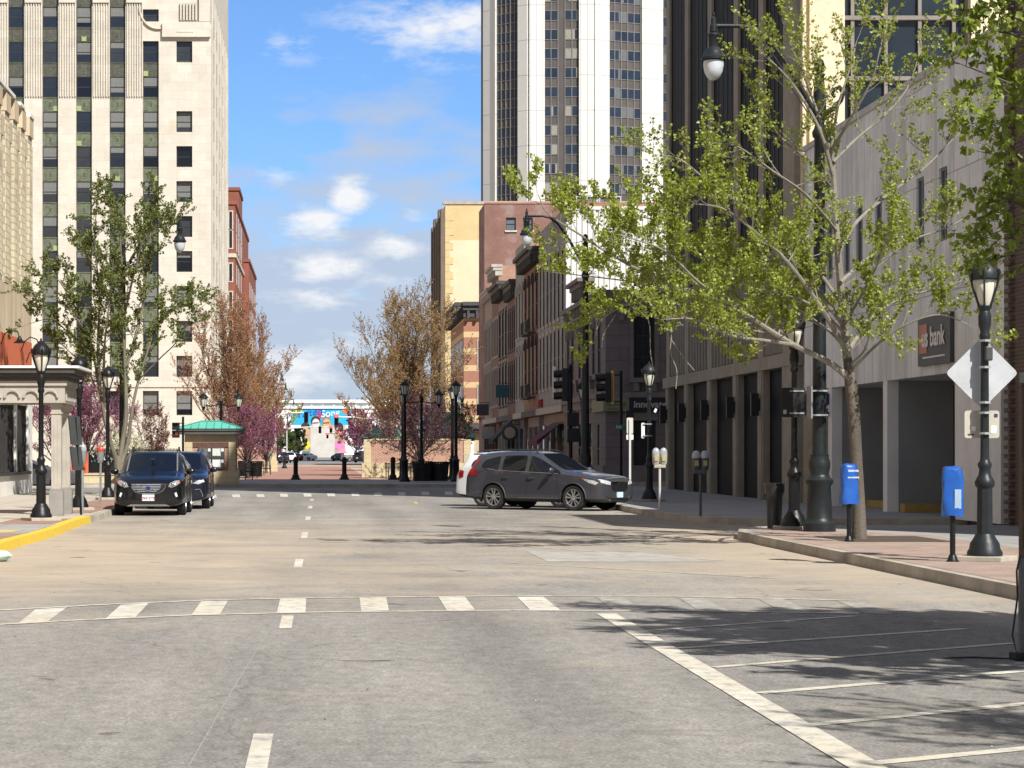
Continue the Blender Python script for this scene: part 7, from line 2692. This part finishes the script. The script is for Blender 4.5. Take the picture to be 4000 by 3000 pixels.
class Tree:
    def __init__(s, rng):
        s.r = rng
        s.trunk = MB(); s.trunk.smooth = True
        s.limb = MB(); s.limb.smooth = True
        s.P, s.A, s.B = [], [], []

    def leaf(s, p, ax, L, Wd):
        s.P.append(p)
        ax = ax.normalized()
        sd = ax.cross(rvec(s.r))
        if sd.length < .05:
            sd = ax.orthogonal()
        s.A.append(ax * L)
        s.B.append(sd.normalized() * Wd)

    def cluster(s, p, d, n, size, droop=.35, spread=.06):
        r = s.r
        for _ in range(n):
            a = (d * r.uniform(.1, .9) + rvec(r) * .95 + Vector((0, 0, -droop))).normalized()
            L = size * r.uniform(.6, 1.25)
            s.leaf(p + rvec(r) * r.uniform(0, spread), a, L, L * r.uniform(.34, .52))

    def twig(s, p, d, L, r0, n, size, up=.2, droop=.35, step=.09, wood=True):
        r = s.r
        pts = [p]
        q = p.copy()
        k = max(3, int(L / .12))
        for i in range(k):
            d = (d + rvec(r) * .18 + Vector((0, 0, up * .22))).normalized()
            q = q + d * (L / k)
            pts.append(q.copy())
        if wood:
            s.limb.tube(pts, [r0 * (1 - .75 * i / k) for i in range(k + 1)], 3, False)
        m = max(1, int(L / step))
        for i in range(m + 1):
            f = (.25 + .75 * i / m) * k
            a = int(min(f, k - 1)); t = f - a
            pos = pts[a].lerp(pts[min(a + 1, k)], t)
            s.cluster(pos, d, n + (n if i == m else 0), size, droop)
        return pts

    def branch(s, pts, r0, r1, sec_step=.35, sec_len=1.2, twig_n=4, twig_len=.35, n=3, size=.1, bare=.2, up=.25, droop=.35, wood_to=None, tw_up=.2, outward=None, sides=7, fall=.45):
        """a limb along pts with side shoots, twigs and leaves"""
        r = s.r
        C = catmull(pts, 5)
        N = len(C) - 1
        s.limb.tube(C, [r0 + (r1 - r0) * (i / N) ** .8 for i in range(N + 1)], sides, True)
        L = sum((C[i + 1] - C[i]).length for i in range(N))
        m = max(2, int(L * (1 - bare) / sec_step))
        for i in range(m + 1):
            f = (bare + (1 - bare) * (i + r.uniform(-.3, .3)) / m)
            f = min(max(f, bare), .999)
            a = int(f * N); pos = C[a].lerp(C[min(a + 1, N)], f * N - a)
            tan = (C[min(a + 1, N)] - C[max(a - 1, 0)]).normalized()
            d = (tan * r.uniform(.3, 1.0) + (rvec(r) - tan * 0).normalized() * .95 + Vector((0, 0, up))).normalized()
            sl = sec_len * (1 - fall * f) * r.uniform(.5, 1.15)
            if i == m:
                d = tan
            rad = max(.005, (r0 + (r1 - r0) * f) * .42)
            rad = min(rad, .022)
            P2 = [pos]
            q = pos.copy(); kk = 4
            for _ in range(kk):
                d = (d + rvec(r) * .22 + Vector((0, 0, up * .25))).normalized()
                q = q + d * sl / kk
                P2.append(q.copy())
            s.limb.tube(P2, [rad * (1 - .7 * j / kk) for j in range(kk + 1)], 4, False)
            for j in range(twig_n):
                g_ = .25 + .75 * (j + r.uniform(0, .8)) / twig_n
                g_ = min(g_, .999)
                b = int(g_ * kk); p3 = P2[b].lerp(P2[b + 1], g_ * kk - b)
                d3 = ((P2[b + 1] - P2[b]).normalized() * .7 + rvec(r) * .8 + Vector((0, 0, tw_up))).normalized()
                s.twig(p3, d3, twig_len * r.uniform(.5, 1.2), .006, n, size, tw_up, droop)
            s.cluster(P2[-1], d, n * 2, size, droop)

    def build(s, t, base, bark, leaves, trunk_pts, radii, limb_bark=None):
        C = catmull(trunk_pts, 4)
        rr = []
        m = len(trunk_pts) - 1
        for i in range(len(C)):
            f = i / 4
            a = min(int(f), m - 1)
            rr.append(radii[a] + (radii[a + 1] - radii[a]) * (f - a))
        s.trunk.tube(C, rr, 14)
        s.trunk.M = None
        off = Vector(base)
        sh = lambda V: [tuple(Vector(v) - off) for v in V]
        s.trunk.v = sh(s.trunk.v); s.limb.v = sh(s.limb.v)
        tr = s.trunk.build('trunk', bark, t)
        if s.limb.v:
            s.limb.build('limbs', limb_bark or bark, t)
        n = len(s.P)
        P = np.array([tuple(p - off) for p in s.P]); A = np.array([tuple(p) for p in s.A]); B = np.array([tuple(p) for p in s.B])
        N_ = np.cross(A, B); N_ /= np.linalg.norm(N_, axis=1)[:, None] + 1e-9
        fold = N_ * (np.linalg.norm(B, axis=1)[:, None] * .45)
        V = np.stack([P, P + A * .45 + B + fold, P + A, P + A * .45 - B + fold], 1).reshape(-1, 3)
        me = bpy.data.meshes.new('crown')
        me.vertices.add(4 * n); me.vertices.foreach_set('co', V.astype(np.float32).ravel())
        idx = np.arange(4 * n).reshape(-1, 4)
        tri = np.concatenate([idx[:, [0, 1, 2]], idx[:, [0, 2, 3]]], 1).reshape(-1)
        me.loops.add(6 * n); me.loops.foreach_set('vertex_index', tri.astype(np.int32))
        me.polygons.add(2 * n)
        me.polygons.foreach_set('loop_start', np.arange(0, 6 * n, 3, dtype=np.int32))
        me.update(calc_edges=True)
        me.validate()
        me.materials.append(leaves)
        o = bpy.data.objects.new('crown', me); COL.objects.link(o); o.parent = t
        return n


def tree(label, base, rng_seed, group=None, name='tree'):
    t = thing(name, label, 'tree', base, 0, group)
    return t, Tree(random.Random(rng_seed)), random.Random(rng_seed + 100)


def PV(u, v, Y):
    return Vector((X(u, Y), Y, Z(v, Y)))


# ---- the maple at the right kerb, limbs followed from the photograph (u, v in the 2212 px view), each at its own depth
K = 4000 / 2212


def maple_right():
    Y0 = 38.6
    base = (X(3356, Y0), Y0, SW)
    t, T, r = tree('young yellow green maple with bare pale upper stem at the right kerb', base, 21, name='maple_tree')
    q = lambda u, v, dy: PV(u * K, v * K, Y0 + dy)
    tp = [(base[0], Y0, .1), q(1855, 1100, 0), q(1850, 1000, 0), q(1845, 900, 0), q(1838, 830, 0), q(1830, 770, 0)]
    big = dict(sec_step=.23, sec_len=1.2, twig_n=7, twig_len=.36, n=4, size=.056, up=.35, tw_up=.55, droop=.2)
    # leader
    L = [q(1830, 775, 0), q(1822, 690, .1), q(1814, 600, .1), q(1808, 520, 0), q(1802, 400, .1), q(1796, 320, .1)]
    T.branch(L, .078, .042, **{**big, 'bare': .35, 'sec_step': .30, 'sec_len': 1.25})
    for pts, r0, bare in (
        # long low limb to the left
        ([q(1838, 820, 0), q(1790, 782, -.2), q(1715, 745, -.5), q(1650, 705, -.8), q(1580, 660, -1.0), q(1500, 630, -1.2), q(1420, 602, -1.4), q(1330, 556, -1.6), q(1250, 505, -1.7), q(1185, 462, -1.8), q(1162, 420, -1.8)], .062, .22),
        ([q(1822, 700, 0), q(1760, 620, .6), q(1690, 530, 1.0), q(1620, 455, 1.3), q(1540, 400, 1.6), q(1470, 345, 1.7), q(1425, 335, 1.7)], .05, .2),
        ([q(1832, 765, 0), q(1770, 660, -.8), q(1700, 565, -1.4), q(1630, 500, -1.8), q(1560, 450, -2.1), q(1490, 440, -2.2)], .05, .2),
        ([q(1650, 705, -.8), q(1590, 695, -.5), q(1520, 668, -.2), q(1440, 650, 0), q(1360, 656, .1), q(1300, 690, .2), q(1285, 730, .2)], .035, .2),
        ([q(1715, 745, -.5), q(1650, 735, -1.3), q(1580, 725, -1.8), q(1500, 690, -2.2), q(1430, 690, -2.4)], .035, .15),
        ([q(1580, 660, -1.0), q(1510, 610, -1.7), q(1440, 545, -2.1), q(1380, 520, -2.3), q(1310, 500, -2.4)], .03, .2),
        ([q(1500, 630, -1.2), q(1440, 628, -.9), q(1370, 610, -.8), q(1300, 600, -.7), q(1210, 590, -.6)], .022, .25),
        # upper fan
        ([q(1800, 380, 0), q(1770, 280, -.3), q(1725, 200, -.5), q(1685, 150, -.7), q(1650, 120, -.9)], .04, .3),
        ([q(1797, 330, 0), q(1765, 240, .3), q(1735, 160, .5), q(1705, 90, .6), q(1690, 45, .6)], .032, .3),
        ([q(1797, 320, 0), q(1810, 230, .2), q(1835, 150, .3), q(1850, 90, .4)], .032, .3),
        ([q(1797, 325, 0), q(1835, 260, -.4), q(1880, 180, -.7), q(1900, 110, -.9), q(1910, 60, -.9)], .032, .3),
        ([q(1800, 350, 0), q(1850, 300, .4), q(1915, 245, .8), q(1960, 190, 1.0), q(1985, 120, 1.1)], .032, .3),
        ([q(1803, 420, 0), q(1750, 350, .8), q(1690, 300, 1.2), q(1640, 230, 1.4)], .03, .3),
        ([q(1808, 500, 0), q(1740, 420, -.9), q(1670, 370, -1.4), q(1600, 320, -1.7), q(1560, 310, -1.8)], .032, .25),
        # right hand side, toward the wall
        ([q(1810, 545, 0), q(1850, 480, .6), q(1920, 420, 1.1), q(2000, 360, 1.5), q(2060, 300, 1.7), q(2115, 255, 1.8)], .042, .3),
        ([q(1815, 610, 0), q(1880, 555, .9), q(1960, 520, 1.5), q(2050, 490, 1.9), q(2130, 440, 2.2)], .038, .3),
        ([q(1830, 760, 0), q(1890, 680, 1.0), q(1960, 640, 1.7), q(2040, 620, 2.1), q(2120, 590, 2.4)], .042, .3),
        ([q(1838, 800, 0), q(1900, 740, -.4), q(1960, 700, -.7), q(2030, 680, -.9), q(2090, 700, -1.0)], .03, .3),
        ([q(1825, 700, 0), q(1870, 620, -.9), q(1900, 560, -1.4), q(1920, 500, -1.7)], .03, .3),
        ([q(1820, 660, 0), q(1770, 590, 1.2), q(1720, 545, 1.9), q(1650, 590, 2.4), q(1560, 560, 2.7)], .035, .25),
        ([q(1825, 720, 0), q(1770, 670, -.4), q(1710, 640, -.7), q(1650, 640, -.9), q(1560, 655, -1)], .03, .25),
        ([q(1832, 760, 0), q(1790, 715, .5), q(1740, 690, .8), q(1690, 700, 1.0), q(1635, 745, 1.1)], .028, .25),
        ([q(1835, 790, 0), q(1868, 755, -.5), q(1880, 700, -.8), q(1872, 640, -.9)], .025, .25),
        ([q(1540, 400, 1.6), q(1500, 440, 1.3), q(1450, 470, 1.1), q(1390, 470, .9), q(1340, 450, .8)], .018, .1),
        ([q(1830, 740, 0), q(1770, 700, 1.0), q(1700, 650, 1.7), q(1620, 620, 2.0), q(1530, 560, 2.2)], .035, .25),
    ):
        high = pts[-1].z > 6.2 or pts[-1].x > 11
        T.branch(pts, r0, .008, **{**big, 'bare': bare, **({'n': 3, 'sec_step': .25} if high else {'n': 6, 'sec_step': .18})})
    # the thin bare twigs hanging at the left
    for pts in ([q(1430, 690, -1), q(1450, 720, -1), q(1448, 760, -1), q(1462, 800, -1), q(1460, 840, -1)], [q(1448, 730, -1), q(1475, 770, -1), q(1500, 800, -1)], [q(1330, 680, 0), q(1305, 720, 0), q(1300, 750, 0)], [q(1360, 660, 0), q(1400, 690, 0), q(1405, 760, 0), q(1412, 800, 0)]):
        T.limb.tube(catmull(pts, 4), .009, 4, False)
    T.build(t, base, bark_main, leaf_bright, tp, [.135, .112, .102, .10, .104, .07], bark_pale)


maple_right()


# ---- forked tree on the left pavement
def pear_left():
    Y0 = 76.0
    base = (X(462, Y0), Y0, SW)
    t, T, r = tree('leafy forked street tree in front of the cream office tower on the left pavement', base, 33, name='street_tree')
    q = lambda u, v, dy: PV(u * K, v * K, Y0 + dy)
    tp = [(base[0], Y0, .1), q(257, 1040, 0), q(256, 1005, 0), q(254, 985, 0)]
    big = dict(sec_step=.20, sec_len=1.2, twig_n=6, twig_len=.36, n=5, size=.072, up=.35, tw_up=.3)
    for pts, r0, bare in (
        ([q(252, 995, 0), q(232, 930, -.2), q(215, 840, -.4), q(200, 760, -.6), q(170, 680, -.8), q(130, 610, -1.0), q(100, 590, -1.1)], .085, .3),
        ([q(258, 995, 0), q(272, 900, .1), q(270, 800, .1), q(266, 690, .1), q(262, 560, 0), q(255, 470, 0), q(240, 415, 0)], .095, .25),
        ([q(262, 1000, 0), q(275, 960, .3), q(290, 860, .5), q(315, 770, .8), q(340, 700, 1.0), q(385, 660, 1.1), q(430, 640, 1.2)], .08, .3),
        ([q(215, 840, -.4), q(212, 740, -1.0), q(215, 640, -1.4), q(205, 520, -1.6), q(210, 430, -1.7)], .07, .15),
        ([q(270, 800, .1), q(300, 700, .9), q(318, 600, 1.3), q(325, 500, 1.5), q(330, 420, 1.6)], .07, .15),
        ([q(266, 690, .1), q(290, 590, -.9), q(310, 520, -1.3), q(345, 480, -1.5)], .05, .15),
        ([q(268, 740, .1), q(235, 650, 1.1), q(200, 570, 1.6), q(165, 520, 1.9)], .05, .15),
        ([q(200, 760, -.6), q(150, 720, -.2), q(110, 690, .0), q(60, 700, .1)], .035, .2),
        ([q(190, 720, -.6), q(140, 660, -1.4), q(100, 640, -1.7), q(60, 640, -1.8)], .035, .2),
        ([q(300, 820, .6), q(350, 770, .2), q(380, 740, -.1), q(410, 690, -.3), q(440, 660, -.4)], .03, .4),
        ([q(240, 930, 0), q(190, 800, .9), q(150, 760, 1.3), q(120, 730, 1.5)], .04, .3),
        ([q(263, 600, 0), q(300, 530, .2), q(340, 500, .3), q(380, 480, .3)], .03, .2),
        ([q(225, 870, -.3), q(225, 760, -1.6), q(235, 660, -2.1), q(245, 560, -2.4)], .06, .2),
    ):
        T.branch(pts, r0, .01, **{**big, 'bare': bare})
    T.build(t, base, bark_grey, leaf_left, tp, [.18, .15, .165, .13])


pear_left()


def vase(label, base, h, w, seed, bark, leaves, n_limb, h0, tr, dens, size, n, up=.45, group=None, name='tree', stems=1, sec_len=None, lean=0.0, droop=.2):
    """spreading tree: n_limb limbs rising out of a short trunk"""
    t, T, r = tree(label, base, seed, group, name)
    B = Vector(base)
    top = B + Vector((lean, 0, h0))
    for i in range(n_limb):
        a = 2 * math.pi * (i + r.uniform(-.3, .3)) / n_limb * 1.0 + seed
        ring = (i % 3) / 2
        rad = w * .5 * (.25 + .75 * ring) * r.uniform(.8, 1.1)
        hh = (h - h0) * (1.0 - .42 * ring * ring) * r.uniform(.88, 1.04)
        d = Vector((math.cos(a), math.sin(a), 0))
        st = B + Vector((lean, 0, h0 * r.uniform(.75, 1.0)))
        pts = [st, st + d * rad * .30 + Vector((0, 0, hh * .28)), st + d * rad * .62 + Vector((0, 0, hh * .55)), st + d * rad * .85 + Vector((0, 0, hh * .78)) + rvec(r) * .2, st + d * rad + Vector((0, 0, hh))]
        T.branch(pts, tr * .5, .01, dens * .72, sec_len or w * .24, 6, w * .085, n, size * .64, .2, up, droop, tw_up=.32, sides=5, fall=.5)
    T.build(t, base, bark, leaves, [B - Vector((0, 0, .05)), B + (top - B) * .5, top, top + Vector((0, 0, .3))], [tr * 1.15, tr, tr * .95, tr * .6])
    return t


PZ = SW
vase('bronze budding tree on the left of the plaza, against the cream tower', (X(905, 138), 138, PZ), 10.8, 6.9, 41, bark_tan, leaf_bronze, 18, 1.9, .14, .34, .12, 2, .6, 'budding plaza trees', 'budding_tree')
vase('olive and bronze tree on the right of the plaza behind the tall plaza lamps', (X(1600, 139), 139, PZ), 11.0, 8.2, 43, bark_tan, leaf_olive, 20, 1.9, .15, .34, .12, 2, .6, 'budding plaza trees', 'budding_tree')
vase('bronze tree behind the first one on the left of the plaza', (X(985, 172), 172, PZ), 9.2, 6.4, 47, bark_tan, leaf_olive, 14, 1.9, .13, .42, .14, 2, .6, 'budding plaza trees', 'budding_tree')
vase('pinkish tree farther along the left side of the far street', (X(1050, 236), 236, PZ), 9.4, 6.2, 49, bark_tan, leaf_bronze, 12, 1.8, .13, .55, .18, 2, .6, 'budding plaza trees', 'budding_tree')
vase('olive tree deeper in the plaza right of the sky gap', (X(1525, 176), 176, PZ), 9.0, 7.0, 51, bark_tan, leaf_olive, 14, 1.8, .13, .45, .15, 2, .6, 'budding plaza trees', 'budding_tree')
gr_ = 'pink redbud trees'
vase('pink blossoming redbud right of the newspaper kiosk', (X(965, 128), 128, PZ), 4.1, 4.6, 53, bark_dark, leaf_pink, 14, .9, .10, .26, .085, 3, .25, gr_, 'redbud_tree')
vase('pink redbud behind the left iron fence, seen between the lamps', (X(330, 124), 124, PZ), 5.4, 6.4, 55, bark_dark, leaf_pink, 14, .9, .10, .30, .095, 3, .25, gr_, 'redbud_tree')
vase('pink redbud farther back, right of the pink tree by the kiosk', (X(1040, 158), 158, PZ), 4.0, 4.0, 57, bark_dark, leaf_pink, 10, .9, .09, .36, .10, 3, .25, gr_, 'redbud_tree')
vase('pink redbud at the left edge of the plaza behind the portico', (X(215, 132), 132, PZ), 5.0, 5.4, 59, bark_dark, leaf_pink, 10, .9, .10, .36, .10, 3, .25, gr_, 'redbud_tree')
vase('dark purple leaved tree spreading in front of the brick screen wall', (X(1640, 127), 127, PZ), 4.2, 6.0, 61, bark_dark, leaf_purple, 16, 1.15, .11, .26, .085, 3, .12, None, 'purple_tree')
vase('wine red shrub tree behind the iron fence left of the kiosk', (X(600, 116), 116, PZ), 3.6, 3.2, 63, bark_dark, leaf_wine, 10, .7, .07, .26, .085, 3, .3, None, 'purple_tree')
vase('white flowering shrub behind the iron fence', (X(495, 114), 114, PZ), 2.4, 2.9, 65, bark_dark, leaf_white, 10, .5, .05, .26, .085, 3, .2, None, 'flowering_shrub')
vase('pink redbud behind the right screen wall near the pavilion roof', (X(1452, 190), 190, PZ), 4.6, 5.5, 67, bark_dark, leaf_pink, 10, .9, .09, .42, .12, 3, .25, gr_, 'redbud_tree')
vase('fresh green small tree in front of the striped corner building', (X(1790, 150), 150, PZ), 4.6, 3.6, 69, bark_dark, leaf_far, 10, 1.2, .08, .34, .12, 3, .3, None, 'young_tree')
gf = 'trees along the far street'
vase('pale green tree along the left of the far street', (X(1132, 470), 470, 0), 5.6, 4.2, 71, bark_dark, leaf_far, 12, 1.2, .18, .7, .30, 3, .4, gf, 'far_tree')
vase('dark evergreen at the left of the painted hall', (X(1163, 560), 560, 0), 7.0, 5.0, 73, bark_dark, leaf_ever, 16, .8, .22, .8, .42, 4, .4, gf, 'far_tree')
vase('dull green tree left of the painted hall', (X(1085, 540), 540, 0), 9, 9, 75, bark_dark, leaf_far, 12, 1.2, .22, .9, .40, 3, .4, gf, 'far_tree')
vase('pinkish far tree right of the painted hall behind the pickup', (X(1395, 520), 520, 0), 11, 9, 77, bark_dark, leaf_pink, 12, 1.2, .2, .9, .36, 3, .4, gf, 'far_tree')


# ---- maples in the foreground on the right, out of frame but for their branches and shade
def maple_edge():
    base = (9.6, 14.0, SW)
    t, T, r = tree('deep green maple beside the timber screen, only its outer sprays in view', base, 81, name='maple_tree')
    B = Vector(base)
    st = B + Vector((0, 0, 3.0))
    big = dict(sec_step=.15, sec_len=1.05, twig_n=7, twig_len=.38, n=5, size=.10, up=.1, tw_up=.05, droop=.6)
    n = 36
    for i in range(n):
        a = 2 * math.pi * i / n + .2
        ring = (.4, .75, 1.0)[i % 3]
        rad = 3.7 * ring * r.uniform(.92, 1.05)
        hh = (5.6, 3.8, 2.0)[i % 3] * r.uniform(.9, 1.1)
        d = Vector((math.cos(a), math.sin(a), 0))
        pts = [st, st + d * rad * .35 + Vector((0, 0, hh * .45)), st + d * rad * .7 + Vector((0, 0, hh * .8)), st + d * rad + Vector((0, 0, hh))]
        T.branch(pts, .06, .01, **{**big, 'bare': .22})
    # the sprays that reach into the picture
    Y1 = 19.2
    q = lambda u, v, dy: PV(u * K, v * K, Y1 + dy)
    e = Vector((-2.0, 3.3, -.6))
    for pts in ([st + e + Vector((0, 0, 2.4)), q(2300, 60, -.4), q(2215, 25, 0), q(2165, 5, .2), q(2140, -20, .3)],
                [st + e + Vector((0, 0, 2.0)), q(2310, 140, -.3), q(2230, 90, .0), q(2170, 70, .2), q(2125, 75, .2)],
                [st + e + Vector((0, 0, 1.7)), q(2310, 260, -.3), q(2230, 215, .1), q(2180, 180, .2), q(2100, 148, .3)],
                [st + e + Vector((0, 0, 1.3)), q(2320, 420, -.2), q(2240, 370, .1), q(2190, 330, .3), q(2160, 290, .3)],
                [st + e + Vector((0, 0, 1.0)), q(2320, 520, .2), q(2250, 480, .5), q(2200, 440, .6), q(2160, 425, .6)],
                [st + e + Vector((0, 0, .8)), q(2320, 600, .2), q(2260, 570, .4), q(2215, 530, .5), q(2180, 520, .5)]):
        T.branch(pts, .025, .006, **{**big, 'bare': .42, 'sec_len': .46, 'sec_step': .27, 'twig_n': 3, 'n': 3, 'size': .075})
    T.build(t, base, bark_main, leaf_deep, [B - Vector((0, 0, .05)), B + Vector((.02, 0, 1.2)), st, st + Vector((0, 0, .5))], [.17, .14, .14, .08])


maple_edge()
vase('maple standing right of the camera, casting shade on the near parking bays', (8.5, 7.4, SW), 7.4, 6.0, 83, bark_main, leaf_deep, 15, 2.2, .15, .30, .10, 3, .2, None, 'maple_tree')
